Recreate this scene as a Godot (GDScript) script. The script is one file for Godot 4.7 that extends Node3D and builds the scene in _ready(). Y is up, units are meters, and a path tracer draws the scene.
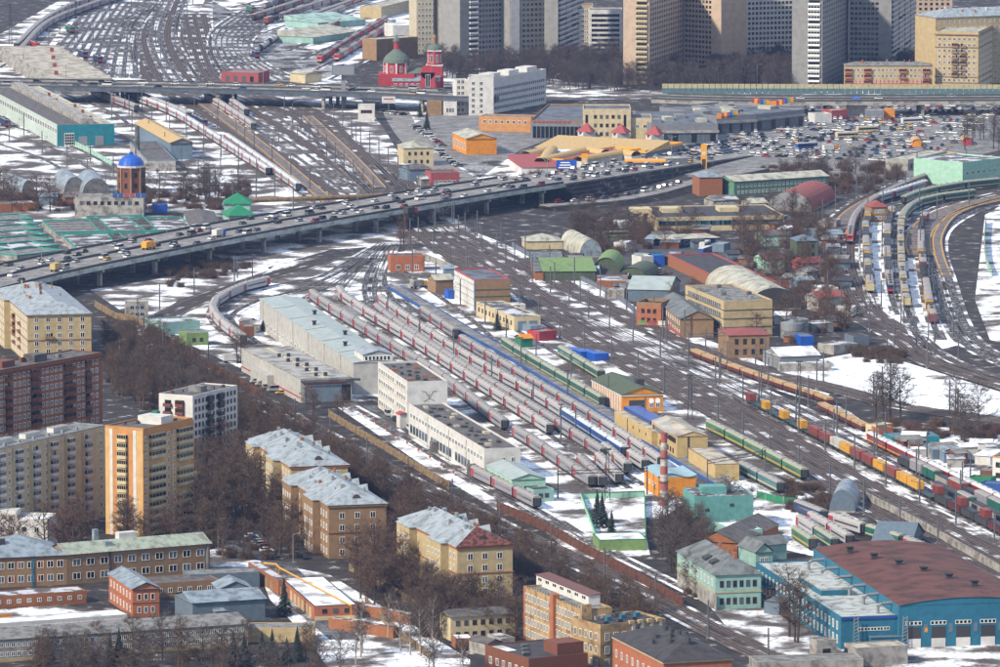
extends Node3D
# A railway district seen from a very tall tower. Metres, y up; the eye stands at (0, 337, 0) and looks towards -z.

var M := {}
var taken := {}
var meshes := {}
var rng := RandomNumberGenerator.new()

func _ready() -> void:
	rng.seed = 20130402
	set_view()
	make_materials()
	make_stock_materials()
	make_ground()
	make_tracks()
	make_roads()
	make_near_houses()
	make_depot()
	make_far_city()
	make_middle()
	make_trains()
	make_walls()
	make_vehicles()
	make_masts()
	make_trees()
	make_small_things()

func set_view() -> void:
	var cam := Camera3D.new()
	cam.name = "camera"
	cam.fov = 5.6992
	cam.near = 10.0
	cam.far = 30000.0
	add_child(cam)
	cam.position = Vector3(0, 337, 0)
	cam.rotation_degrees.x = -7.3018
	cam.current = true
	var env := Environment.new()
	env.background_mode = Environment.BG_SKY
	var sm := ProceduralSkyMaterial.new()
	sm.sky_top_color = Color(0.64, 0.72, 0.85)
	sm.sky_horizon_color = Color(0.87, 0.88, 0.89)
	sm.sky_curve = 0.25
	sm.sky_energy_multiplier = 0.95
	sm.ground_bottom_color = Color(0.35, 0.35, 0.36)
	sm.ground_horizon_color = Color(0.75, 0.79, 0.85)
	var sky := Sky.new()
	sky.sky_material = sm
	env.sky = sky
	env.tonemap_mode = Environment.TONE_MAPPER_LINEAR
	env.tonemap_exposure = 1.68
	env.fog_enabled = true
	env.fog_density = 0.000023
	env.fog_light_color = Color(0.60, 0.74, 0.98)
	env.volumetric_fog_enabled = true
	env.volumetric_fog_density = 0.0
	env.sdfgi_enabled = true
	env.ssao_enabled = true
	env.ssil_enabled = true
	var we := WorldEnvironment.new()
	we.name = "world_environment"
	we.environment = env
	add_child(we)
	var sun := DirectionalLight3D.new()
	sun.name = "sun"
	sun.light_energy = 1.25
	sun.light_angular_distance = 3.0
	sun.light_color = Color(1.0, 0.95, 0.87)
	sun.shadow_enabled = true
	add_child(sun)
	sun.look_at_from_position(Vector3(-0.66, 0.60, 0.50) * 100.0, Vector3.ZERO)

# ---------- materials ----------
func noise_tex(seed_: int, freq: float, ramp: Array, octaves := 4, size := 512, kind := FastNoiseLite.TYPE_SIMPLEX_SMOOTH) -> NoiseTexture2D:
	var n := FastNoiseLite.new()
	n.seed = seed_
	n.noise_type = kind
	n.frequency = freq
	n.fractal_octaves = octaves
	n.fractal_gain = 0.56
	n.domain_warp_enabled = true
	n.domain_warp_amplitude = 18.0
	n.domain_warp_frequency = 0.012
	var t := NoiseTexture2D.new()
	t.width = size
	t.height = size
	t.seamless = true
	t.seamless_blend_skirt = 0.15
	t.noise = n
	var g := Gradient.new()
	var off := PackedFloat32Array()
	var col := PackedColorArray()
	for r in ramp:
		off.append(r[0])
		col.append(r[1])
	g.offsets = off
	g.colors = col
	t.color_ramp = g
	return t

var TX := {}
# albedo given as it would look on a colour chart (sRGB)
func mat(key: String, c: Color, tex := "grime", metres := 24.0, rough := 0.88, metal := 0.0) -> StandardMaterial3D:
	if M.has(key):
		return M[key]
	var m := StandardMaterial3D.new()
	m.resource_name = key
	m.albedo_color = c if key.begins_with("snow") or key == "white_frame" else Color(c.r * 0.87, c.g * 0.865, c.b * 0.86)   # base colours taken down evenly, save snow and white frames
	m.roughness = rough
	m.metallic = metal
	if tex:
		m.albedo_texture = TX[tex]
		m.uv1_triplanar = true
		m.uv1_world_triplanar = true
		m.uv1_scale = Vector3.ONE / metres
	M[key] = m
	return m

func g3(v: float) -> Color:
	return Color(v, v, v)

func make_materials() -> void:
	TX.grime = noise_tex(3, 0.018, [[0.1, Color(0.87, 0.865, 0.86)], [0.45, Color(0.95, 0.95, 0.945)], [0.75, Color(1, 1, 1)]], 5)
	TX.stain = noise_tex(4, 0.012, [[0.22, Color(0.64, 0.63, 0.62)], [0.42, Color(0.84, 0.83, 0.82)], [0.55, Color(0.93, 0.93, 0.92)], [0.75, Color(1, 1, 1)]], 6)
	TX.roofsnow = noise_tex(5, 0.010, [[0.0, Color(0.30, 0.29, 0.28)], [0.50, Color(0.40, 0.39, 0.38)], [0.58, Color(0.80, 0.82, 0.85)], [1.0, Color(0.90, 0.91, 0.93)]], 5)
	TX.rust = noise_tex(6, 0.016, [[0.2, Color(0.36, 0.20, 0.13)], [0.42, Color(0.62, 0.44, 0.33)], [0.6, Color(0.95, 0.93, 0.9)], [1.0, Color(1, 1, 1)]], 5)
	TX.sheet = noise_tex(7, 0.02, [[0.2, Color(0.66, 0.62, 0.58)], [0.36, Color(0.84, 0.84, 0.83)], [0.6, Color(0.96, 0.97, 0.98)], [1.0, Color(1, 1, 1)]], 6)
	var snow := Color(0.92, 0.935, 0.95)
	var snow2 := Color(0.74, 0.74, 0.75)
	var mud := Color(0.30, 0.27, 0.25)
	var mud2 := Color(0.41, 0.38, 0.36)
	var cover := {"snow95": 0.22, "snow75": 0.40, "snow50": 0.50, "snow30": 0.57, "snow12": 0.66}
	var k := 10
	for n in cover:
		var t: float = cover[n]
		TX[n] = noise_tex(k, 0.0055, [[t - 0.18, mud], [t - 0.08, mud2], [t + 0.05, snow2], [t + 0.16, snow], [1.0, Color(0.94, 0.95, 0.97)]], 7, 1024)
		k += 1
	TX.asphalt = noise_tex(20, 0.012, [[0.2, Color(0.44, 0.43, 0.43)], [0.5, Color(0.53, 0.525, 0.52)], [0.7, Color(0.60, 0.595, 0.59)], [1.0, Color(0.66, 0.655, 0.65)]], 6, 1024)
	TX.ballast = noise_tex(21, 0.020, [[0.2, Color(0.19, 0.14, 0.115)], [0.5, Color(0.29, 0.215, 0.175)], [0.74, Color(0.36, 0.28, 0.235)], [0.84, Color(0.60, 0.57, 0.55)], [1.0, Color(0.80, 0.80, 0.81)]], 6, 1024)
	TX.ballast2 = noise_tex(22, 0.020, [[0.2, Color(0.12, 0.115, 0.12)], [0.45, Color(0.20, 0.19, 0.195)], [0.58, Color(0.30, 0.29, 0.295)], [0.62, Color(0.66, 0.67, 0.70)], [1.0, Color(0.84, 0.85, 0.88)]], 6, 1024)
	TX.litter = noise_tex(23, 0.014, [[0.2, Color(0.10, 0.08, 0.07)], [0.5, Color(0.19, 0.155, 0.135)], [0.70, Color(0.27, 0.235, 0.21)], [0.80, Color(0.58, 0.57, 0.57)], [1.0, Color(0.86, 0.87, 0.90)]], 6, 1024)
	for n in ["snow95", "snow75", "snow50", "snow30", "snow12"]:
		mat(n, Color.WHITE, n, 150.0, 0.9)
	mat("asphalt", Color.WHITE, "asphalt", 120.0, 0.85)
	mat("dark_asphalt", Color(0.60, 0.60, 0.61), "asphalt", 90.0, 0.85)
	mat("ballast", Color.WHITE, "ballast", 60.0, 0.95)
	mat("ballast_grey", Color.WHITE, "ballast2", 70.0, 0.95)
	mat("litter", Color.WHITE, "litter", 140.0, 0.95)
	TX.speck = noise_tex(30, 0.07, [[0.25, Color(0.70, 0.69, 0.68)], [0.42, Color(0.90, 0.90, 0.89)], [0.55, Color(1, 1, 1)], [1.0, Color(1, 1, 1)]], 4, 1024)
	for n in ["snow95", "snow75", "snow50", "snow30", "snow12", "litter", "asphalt", "dark_asphalt", "ballast", "ballast_grey"]:
		var sm: StandardMaterial3D = M[n]
		sm.detail_enabled = true
		sm.detail_albedo = TX.speck
		sm.detail_blend_mode = BaseMaterial3D.BLEND_MODE_MUL
	mat("rail", Color(0.46, 0.42, 0.40), "", 1, 0.5, 0.3)
	mat("concrete", Color(0.68, 0.67, 0.65), "stain", 30.0)
	mat("dark_concrete", Color(0.45, 0.45, 0.45), "stain", 30.0)
	mat("white_wall", Color(0.86, 0.86, 0.85), "grime", 40.0)
	mat("cream", Color(0.83, 0.77, 0.62), "grime", 30.0)
	mat("yellow_cream", Color(0.77, 0.69, 0.52), "grime", 30.0)
	mat("tan", Color(0.60, 0.48, 0.35), "grime", 30.0)
	mat("brick_brown", Color(0.62, 0.39, 0.24), "grime", 14.0)
	mat("brick_red", Color(0.48, 0.28, 0.19), "grime", 14.0)
	mat("orange", Color(0.80, 0.57, 0.33), "grime", 30.0)
	mat("bright_orange", Color(0.90, 0.58, 0.14), "grime", 30.0)
	mat("pale_orange", Color(0.86, 0.70, 0.46), "grime", 30.0)
	mat("salmon", Color(0.70, 0.42, 0.28), "grime", 20.0)
	mat("teal", Color(0.08, 0.52, 0.58), "grime", 30.0)
	mat("mint", Color(0.60, 0.76, 0.73), "grime", 30.0)
	mat("turquoise", Color(0.40, 0.65, 0.64), "grime", 24.0)
	mat("depot_blue", Color(0.12, 0.44, 0.56), "grime", 30.0)
	mat("green_roof", Color(0.20, 0.58, 0.54), "grime", 20.0)
	mat("bright_green", Color(0.10, 0.52, 0.36), "grime", 20.0)
	mat("light_green", Color(0.48, 0.60, 0.36), "grime", 20.0)
	mat("olive_roof", Color(0.32, 0.37, 0.28), "grime", 20.0)
	mat("metal_roof", Color(0.68, 0.72, 0.74), "sheet", 34.0, 0.6, 0.1)
	mat("zinc_roof", Color(0.62, 0.68, 0.72), "stain", 26.0, 0.55, 0.15)
	mat("grey_roof", Color(0.55, 0.55, 0.54), "stain", 26.0)
	mat("felt_roof", Color(0.42, 0.40, 0.39), "stain", 22.0)
	mat("dark_roof", Color(0.26, 0.25, 0.26), "stain", 22.0)
	mat("brown_roof", Color(0.41, 0.23, 0.18), "stain", 60.0)
	mat("patchy_roof", Color(0.95, 0.95, 0.95), "roofsnow", 60.0)
	mat("snow_roof", Color(0.90, 0.92, 0.94), "stain", 60.0)
	mat("pale_roof", Color(0.78, 0.75, 0.68), "stain", 50.0)
	mat("white_frame", Color(0.88, 0.88, 0.86), "", 1, 0.6)
	mat("dark_frame", Color(0.30, 0.25, 0.22), "", 1, 0.6)
	mat("glass", Color(0.10, 0.12, 0.15), "", 1, 0.15)
	mat("pane_pale", Color(0.36, 0.40, 0.44), "", 1, 0.2)
	mat("black", Color(0.10, 0.10, 0.11), "", 1, 0.8)
	mat("charcoal", Color(0.22, 0.22, 0.23), "", 1, 0.8)
	mat("steel", Color(0.44, 0.45, 0.46), "", 1, 0.6, 0.3)
	mat("galvanised", Color(0.58, 0.60, 0.61), "", 1, 0.6, 0.3)
	mat("school_roof", Color(0.68, 0.72, 0.65), "sheet", 40.0, 0.6)
	mat("slate_wall", Color(0.40, 0.47, 0.53), "grime", 20.0)
	mat("house_roof", Color(0.47, 0.50, 0.51), "stain", 30.0)
	mat("train_blue", Color(0.10, 0.27, 0.60), "", 1, 0.4)
	mat("chimney_red", Color(0.66, 0.36, 0.32), "grime", 8.0)
	mat("chimney_white", Color(0.80, 0.76, 0.73), "stain", 8.0)
	mat("edge_blue", Color(0.16, 0.34, 0.62), "grime", 12.0)
	mat("mint_green", Color(0.38, 0.56, 0.47), "grime", 24.0)
	mat("trunk", Color(0.28, 0.23, 0.20), "", 1, 0.95)
	mat("birch", Color(0.66, 0.63, 0.59), "", 1, 0.95)
	mat("twig_brown", Color(0.40, 0.325, 0.265), "", 1, 0.95)
	mat("twig_grey", Color(0.40, 0.36, 0.335), "", 1, 0.95)
	mat("twig_red", Color(0.44, 0.345, 0.285), "", 1, 0.95)
	mat("fir", Color(0.10, 0.16, 0.13), "", 1, 0.95)

# a place on the map: metres to the side and away, and its height
func v(x: float, z: float, y := 0.0) -> Vector3:
	return Vector3(x, y, z)

# ---------- naming ----------
func numbered(called: String) -> String:
	var n: int = taken.get(called, 0)
	taken[called] = n + 1
	return called if n == 0 else "%s_%03d" % [called, n]

func tag(o: Node3D, label: String, category: String, group := "") -> void:
	o.set_meta("label", label)
	o.set_meta("category", category)
	if group:
		o.set_meta("group", group)

func thing(called: String, label: String, category: String, at := Vector3.ZERO, turn := 0.0, group := "") -> Node3D:
	var o := Node3D.new()
	o.name = numbered(called)
	add_child(o)
	o.position = at
	o.rotation.y = turn
	tag(o, label, category, group)
	return o

func part(parent: Node3D, called: String, mesh: Mesh, m: Material, at := Vector3.ZERO, turn := 0.0) -> MeshInstance3D:
	var o := MeshInstance3D.new()
	o.name = called
	o.mesh = mesh
	if m:
		o.material_override = m
	o.position = at
	o.rotation.y = turn
	parent.add_child(o, true)
	return o

func structure(called: String, mesh: Mesh, m: Material, at := Vector3.ZERO) -> MeshInstance3D:
	var o := MeshInstance3D.new()
	o.name = numbered(called)
	o.mesh = mesh
	o.material_override = m
	o.position = at
	o.set_meta("kind", "structure")
	add_child(o)
	return o

func copy(o: Node3D, at: Vector3, turn: float, label := "", group := "", base := "") -> Node3D:
	var c: Node3D = o.duplicate()
	c.name = numbered(base if base else str(o.name).get_slice("_0", 0))
	add_child(c)
	c.position = at
	c.rotation.y = turn
	if label:
		c.set_meta("label", label)
	if group:
		c.set_meta("group", group)
	return c

# ---------- shapes ----------
func begin() -> SurfaceTool:
	var st := SurfaceTool.new()
	st.begin(Mesh.PRIMITIVE_TRIANGLES)
	st.set_smooth_group(-1)
	return st

func done(st: SurfaceTool, into: ArrayMesh = null) -> ArrayMesh:
	st.generate_normals()
	return st.commit(into) if into else st.commit()

# corners run anticlockwise as seen from outside
func tri(st: SurfaceTool, a: Vector3, b: Vector3, c: Vector3) -> void:
	st.add_vertex(a)
	st.add_vertex(c)
	st.add_vertex(b)

func quad(st: SurfaceTool, a: Vector3, b: Vector3, c: Vector3, d: Vector3) -> void:
	tri(st, a, b, c)
	tri(st, a, c, d)

func bx(st: SurfaceTool, lo: Vector3, hi: Vector3) -> void:
	var p := []
	for i in 8:
		p.append(Vector3(hi.x if i & 1 else lo.x, hi.y if i & 2 else lo.y, hi.z if i & 4 else lo.z))
	quad(st, p[4], p[5], p[7], p[6])
	quad(st, p[1], p[0], p[2], p[3])
	quad(st, p[5], p[1], p[3], p[7])
	quad(st, p[0], p[4], p[6], p[2])
	quad(st, p[6], p[7], p[3], p[2])
	quad(st, p[0], p[1], p[5], p[4])

func cbx(st: SurfaceTool, c: Vector3, s: Vector3) -> void:
	bx(st, c - s / 2, c + s / 2)

# box between two points on the ground, w wide, from y0 to y1 above them
func bar(st: SurfaceTool, a: Vector3, b: Vector3, w: float, y0: float, y1: float) -> void:
	var d := Vector3(b.x - a.x, 0, b.z - a.z).normalized()
	var n := Vector3(d.z, 0, -d.x) * w / 2
	var lo := Vector3(0, y0, 0)
	var hi := Vector3(0, y1, 0)
	var q := [a - n, b - n, b + n, a + n]
	quad(st, q[0] + hi, q[1] + hi, q[2] + hi, q[3] + hi)
	for i in 4:
		quad(st, q[i] + lo, q[(i + 1) % 4] + lo, q[(i + 1) % 4] + hi, q[i] + hi)

func tube(st: SurfaceTool, a: Vector3, b: Vector3, r0: float, r1: float, sides := 5) -> void:
	var d := (b - a).normalized()
	var u := d.cross(Vector3.RIGHT if absf(d.x) < 0.8 else Vector3.UP).normalized()
	var v := d.cross(u)
	for i in sides:
		var t0 := TAU * i / sides
		var t1 := TAU * (i + 1) / sides
		var e0 := u * cos(t0) + v * sin(t0)
		var e1 := u * cos(t1) + v * sin(t1)
		quad(st, a + e0 * r0, a + e1 * r0, b + e1 * r1, b + e0 * r1)
	if r1 > 0.02:
		for i in range(1, sides - 1):
			var t0 := TAU * i / sides
			var t1 := TAU * (i + 1) / sides
			tri(st, b + u * r1, b + (u * cos(t0) + v * sin(t0)) * r1, b + (u * cos(t1) + v * sin(t1)) * r1)

# profile of (radius, y) turned round the y axis
func lathe(st: SurfaceTool, prof: Array, sides := 16, at := Vector3.ZERO) -> void:
	for k in prof.size() - 1:
		for i in sides:
			var t0 := TAU * i / sides
			var t1 := TAU * (i + 1) / sides
			var a: Vector2 = prof[k]
			var b: Vector2 = prof[k + 1]
			var d0 := Vector3(cos(t0), 0, -sin(t0))
			var d1 := Vector3(cos(t1), 0, -sin(t1))
			quad(st, at + d0 * a.x + Vector3(0, a.y, 0), at + d1 * a.x + Vector3(0, a.y, 0), at + d1 * b.x + Vector3(0, b.y, 0), at + d0 * b.x + Vector3(0, b.y, 0))

func box_mesh(s: Vector3) -> ArrayMesh:
	var key := "b%.2f,%.2f,%.2f" % [s.x, s.y, s.z]
	if not meshes.has(key):
		var st := begin()
		cbx(st, Vector3(0, s.y / 2, 0), s)
		meshes[key] = done(st)
	return meshes[key]

# flat polygon of ground points, y as given
func sheet(pts: Array, y: float) -> ArrayMesh:
	var p2 := PackedVector2Array()
	for p in pts:
		p2.append(Vector2(p.x, p.z))
	var idx := Geometry2D.triangulate_polygon(p2)
	var st := begin()
	for i in range(0, idx.size(), 3):
		var a: Vector2 = p2[idx[i]]
		var b: Vector2 = p2[idx[i + 1]]
		var c: Vector2 = p2[idx[i + 2]]
		if (b - a).cross(c - a) > 0:
			tri(st, Vector3(a.x, y, a.y), Vector3(c.x, y, c.y), Vector3(b.x, y, b.y))
		else:
			tri(st, Vector3(a.x, y, a.y), Vector3(b.x, y, b.y), Vector3(c.x, y, c.y))
	return done(st)

# smooth the corners of a ground line
func smooth(pts: Array, step := 12.0) -> Array:
	var c := Curve3D.new()
	for i in pts.size():
		var t := Vector3.ZERO
		if i > 0 and i < pts.size() - 1:
			t = (pts[i + 1] - pts[i - 1]) / 6.0
			t = t.limit_length(minf(pts[i].distance_to(pts[i + 1]), pts[i].distance_to(pts[i - 1])) * 0.4)
		c.add_point(pts[i], -t, t)
	c.bake_interval = 2.0
	var L := c.get_baked_length()
	var n := maxi(1, int(L / step))
	var out := []
	for i in n + 1:
		out.append(c.sample_baked(L * i / n, true))
	return out

func along(pts: Array, d: float) -> Array:
	var rest := d
	for i in pts.size() - 1:
		var l: float = pts[i].distance_to(pts[i + 1])
		if rest <= l or i == pts.size() - 2:
			return [pts[i].lerp(pts[i + 1], rest / maxf(l, 0.001)), (pts[i + 1] - pts[i]).normalized()]
		rest -= l
	return [pts[0], Vector3.FORWARD]

func length_of(pts: Array) -> float:
	var l := 0.0
	for i in pts.size() - 1:
		l += pts[i].distance_to(pts[i + 1])
	return l

func shifted(pts: Array, d: float) -> Array:
	var out := []
	for i in pts.size():
		var t: Vector3 = (pts[mini(i + 1, pts.size() - 1)] - pts[maxi(i - 1, 0)])
		t.y = 0
		t = t.normalized()
		out.append(pts[i] + Vector3(-t.z, 0, t.x) * d)
	return out

# strip along a line, from offset a to offset b, at heights y0 (bottom) and y1 (top); a thin sheet when y0 == y1
func ribbon(st: SurfaceTool, pts: Array, a: float, b: float, y0: float, y1: float) -> void:
	var p := shifted(pts, a)
	var q := shifted(pts, b)
	var lo := Vector3(0, y0, 0)
	var hi := Vector3(0, y1, 0)
	for i in pts.size() - 1:
		quad(st, p[i] + hi, q[i] + hi, q[i + 1] + hi, p[i + 1] + hi)
		if y1 > y0:
			quad(st, p[i] + lo, p[i] + hi, p[i + 1] + hi, p[i + 1] + lo)
			quad(st, q[i + 1] + lo, q[i + 1] + hi, q[i] + hi, q[i] + lo)
			quad(st, p[i] + lo, p[i + 1] + lo, q[i + 1] + lo, q[i] + lo)
	if y1 > y0:
		var e := pts.size() - 1
		quad(st, p[0] + lo, q[0] + lo, q[0] + hi, p[0] + hi)
		quad(st, q[e] + lo, p[e] + lo, p[e] + hi, q[e] + hi)

# ---------- buildings ----------
# A and B are the ends of the wall that faces the viewer (its y is ignored); the building reaches `depth` behind it.
# In its own axes: x along that wall, z towards the viewer, walls from z = 0 back to z = -depth.
func building(called: String, label: String, category: String, A: Vector3, B: Vector3, depth: float, h: float, wall: String, roof := {}, group := "") -> Dictionary:
	var d := Vector3(B.x - A.x, 0, B.z - A.z)
	var L := d.length()
	var o := thing(called, label, category, Vector3((A.x + B.x) / 2, 0, (A.z + B.z) / 2), atan2(-d.z, d.x), group)
	var b := {"node": o, "L": L, "D": depth, "h": h}
	part(o, "wall", box_mesh(Vector3(L, h, depth)), M[wall], Vector3(0, 0, -depth / 2))
	add_roof(b, roof, wall)
	return b

# the same from the near corner A, the far end C of the wall on its left, and the width w of the wall facing the viewer
func building_l(called: String, label: String, category: String, A: Vector3, C: Vector3, w: float, h: float, wall: String, roof := {}, group := "") -> Dictionary:
	var back := Vector3(C.x - A.x, 0, C.z - A.z)
	var n := back.normalized()
	return building(called, label, category, A, A + Vector3(-n.z, 0, n.x) * w, back.length(), h, wall, roof, group)

# and from the near corner B with the far end C of the wall on its right
func building_r(called: String, label: String, category: String, B: Vector3, C: Vector3, w: float, h: float, wall: String, roof := {}, group := "") -> Dictionary:
	var back := Vector3(C.x - B.x, 0, C.z - B.z)
	var n := back.normalized()
	return building(called, label, category, B - Vector3(-n.z, 0, n.x) * w, B, back.length(), h, wall, roof, group)

func add_roof(b: Dictionary, r: Dictionary, wall: String) -> void:
	var o: Node3D = b.node
	var L: float = b.L
	var D: float = b.D
	var h: float = b.h
	var kind: String = r.get("kind", "flat")
	var m: Material = M[r.get("m", "felt_roof")]
	var e: float = r.get("over", 0.5)
	var rise: float = r.get("rise", 3.0)
	if kind == "none":
		return
	var st := begin()
	var x := L / 2 + e
	var z0 := e
	var z1 := -D - e
	var zm := -D / 2
	if kind == "flat":
		var p: float = r.get("par", 0.5)
		cbx(st, Vector3(0, h + 0.06, zm), Vector3(L - 0.5, 0.12, D - 0.5))
		part(o, "roof", done(st), m)
		var s2 := begin()
		cbx(s2, Vector3(0, h + p / 2, -0.15), Vector3(L, p, 0.3))
		cbx(s2, Vector3(0, h + p / 2, -D + 0.15), Vector3(L, p, 0.3))
		cbx(s2, Vector3(L / 2 - 0.15, h + p / 2, zm), Vector3(0.3, p, D - 0.6))
		cbx(s2, Vector3(-L / 2 + 0.15, h + p / 2, zm), Vector3(0.3, p, D - 0.6))
		part(o, "parapet", done(s2), M[r.get("pm", wall)])
		return
	var a := [Vector3(-x, h, z0), Vector3(x, h, z0), Vector3(x, h, z1), Vector3(-x, h, z1)]
	var top := Vector3(0, h + rise, 0)
	if kind == "gable_x" or kind == "gable_z":
		var r0: Vector3
		var r1: Vector3
		if kind == "gable_x":
			r0 = Vector3(-x, h + rise, zm)
			r1 = Vector3(x, h + rise, zm)
			quad(st, a[0], a[1], r1, r0)
			quad(st, a[2], a[3], r0, r1)
		else:
			r0 = Vector3(0, h + rise, z0)
			r1 = Vector3(0, h + rise, z1)
			quad(st, a[1], a[2], r1, r0)
			quad(st, a[3], a[0], r0, r1)
		quad(st, a[3], a[2], a[1], a[0])
		part(o, "roof", done(st), m)
		var rr := rise * (1.0 - e / (x if kind == "gable_z" else (D / 2 + e)))
		if kind == "gable_x":
			for sx in [-1, 1]:
				var s2 := begin()
				tri(s2, Vector3(sx * L / 2, h, -D), Vector3(sx * L / 2, h, 0), Vector3(sx * L / 2, h + rr, zm))
				part(o, "gable", done(s2), M[r.get("gm", wall)])
		else:
			for z in [0.0, -D]:
				var s2 := begin()
				tri(s2, Vector3(-L / 2, h, z), Vector3(L / 2, h, z), Vector3(0, h + rr, z))
				part(o, "gable", done(s2), M[r.get("gm", wall)])
		return
	elif kind == "hip":
		var i0: Vector3
		var i1: Vector3
		if L >= D:
			i0 = Vector3(-x + D / 2 + e, h + rise, zm)
			i1 = Vector3(x - D / 2 - e, h + rise, zm)
			quad(st, a[0], a[1], i1, i0)
			tri(st, a[1], a[2], i1)
			quad(st, a[2], a[3], i0, i1)
			tri(st, a[3], a[0], i0)
		else:
			i0 = Vector3(0, h + rise, z0 - x)
			i1 = Vector3(0, h + rise, z1 + x)
			tri(st, a[0], a[1], i0)
			quad(st, a[1], a[2], i1, i0)
			tri(st, a[2], a[3], i1)
			quad(st, a[3], a[0], i0, i1)
		quad(st, a[3], a[2], a[1], a[0])
	elif kind == "shed":   # falls towards the viewer
		var u := Vector3(0, rise, 0)
		quad(st, a[0], a[1], a[2] + u, a[3] + u)
		quad(st, a[3], a[2], a[1], a[0])
		quad(st, a[2], a[3], a[3] + u, a[2] + u)
		tri(st, a[1], a[2], a[2] + u)
		tri(st, a[3], a[0], a[3] + u)
	elif kind == "vault_x" or kind == "vault_z":
		var n := 14
		var ends := [begin(), begin()]
		for i in n:
			var t0 := PI * i / n
			var t1 := PI * (i + 1) / n
			if kind == "vault_z":
				var p0 := Vector3(cos(t0) * x, h + sin(t0) * rise, 0)
				var p1 := Vector3(cos(t1) * x, h + sin(t1) * rise, 0)
				quad(st, p0 + Vector3(0, 0, z0), p0 + Vector3(0, 0, z1), p1 + Vector3(0, 0, z1), p1 + Vector3(0, 0, z0))
				for z in [0.0, -D]:
					tri(ends[0 if z == 0.0 else 1], Vector3(0, h, z), p0 * Vector3(0.985, 1, 1) + Vector3(0, 0, z), p1 * Vector3(0.985, 1, 1) + Vector3(0, 0, z))
			else:
				var q0 := Vector3(0, h + sin(t0) * rise, zm + cos(t0) * (D / 2 + e))
				var q1 := Vector3(0, h + sin(t1) * rise, zm + cos(t1) * (D / 2 + e))
				quad(st, q0 + Vector3(-x, 0, 0), q0 + Vector3(x, 0, 0), q1 + Vector3(x, 0, 0), q1 + Vector3(-x, 0, 0))
				for sx in [-L / 2, L / 2]:
					tri(ends[0 if sx < 0 else 1], Vector3(sx, h, zm), q0 * Vector3(1, 1, 1) + Vector3(sx, 0, 0), q1 + Vector3(sx, 0, 0))
		for e2 in ends:
			part(o, "end_wall", done(e2), M[r.get("gm", wall)])
	part(o, "roof", done(st), m)

# one window: frame with two panes; w wide, h high, its back on z = 0
func window_mesh(w: float, h: float, frame: String, pane := "glass") -> ArrayMesh:
	var key := "w%.2f,%.2f,%s,%s" % [w, h, frame, pane]
	if not meshes.has(key):
		var st := begin()
		var t := 0.11
		cbx(st, Vector3(0, t / 2, 0.02), Vector3(w, t, 0.16))
		cbx(st, Vector3(0, h - t / 2, 0.02), Vector3(w, t, 0.16))
		for s in [-1.0, 0.0, 1.0]:
			if s != 0.0 or w > 1.1:
				cbx(st, Vector3(s * (w - t) / 2, h / 2, 0.02), Vector3(t, h - 2 * t, 0.16))
		var am := done(st)
		am.surface_set_material(0, M[frame])
		var s2 := begin()
		quad(s2, Vector3(-w / 2 + t, t, 0.03), Vector3(w / 2 - t, t, 0.03), Vector3(w / 2 - t, h - t, 0.03), Vector3(-w / 2 + t, h - t, 0.03))
		am = done(s2, am)
		am.surface_set_material(1, M[pane])
		meshes[key] = am
	return meshes[key]

# balcony with a parapet and, when glazed, a dark glazed upper half
func balcony_mesh(w: float, panel: String, glazed: bool) -> ArrayMesh:
	var key := "k%.2f,%s,%s" % [w, panel, glazed]
	if not meshes.has(key):
		var st := begin()
		cbx(st, Vector3(0, 0.07, 0.5), Vector3(w, 0.14, 1.1))
		cbx(st, Vector3(0, 0.60, 1.02), Vector3(w, 0.95, 0.08))
		for s in [-1, 1]:
			cbx(st, Vector3(s * (w / 2 - 0.04), 0.60, 0.5), Vector3(0.08, 0.95, 0.96))
		if glazed:
			cbx(st, Vector3(0, 2.35, 0.53), Vector3(w, 0.14, 1.08))
			for i in 5:
				cbx(st, Vector3(-w / 2 + 0.05 + (w - 0.1) * i / 4.0, 1.68, 1.0), Vector3(0.1, 1.2, 0.1))
		var am := done(st)
		am.surface_set_material(0, M[panel])
		var s2 := begin()
		if glazed:
			cbx(s2, Vector3(0, 1.68, 0.5), Vector3(w - 0.1, 1.2, 0.92))
		else:
			quad(s2, Vector3(-w / 2 + 0.2, 0.1, 0.02), Vector3(w / 2 - 0.2, 0.1, 0.02), Vector3(w / 2 - 0.2, 2.2, 0.02), Vector3(-w / 2 + 0.2, 2.2, 0.02))
		am = done(s2, am)
		am.surface_set_material(1, M.glass)
		meshes[key] = am
	return meshes[key]

# where a spot u metres along a wall (from its own left end, seen from outside) lies, and which way it faces
func on_wall(b: Dictionary, face: String, u: float, y: float) -> Array:
	var L: float = b.L
	var D: float = b.D
	match face:
		"f": return [Vector3(-L / 2 + u, y, 0.0), 0.0]
		"r": return [Vector3(L / 2, y, -u), PI / 2]
		"l": return [Vector3(-L / 2, y, -D + u), -PI / 2]
	return [Vector3(L / 2 - u, y, -D), PI]

func wall_len(b: Dictionary, face: String) -> float:
	return b.L if face == "f" or face == "k" else b.D

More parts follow.
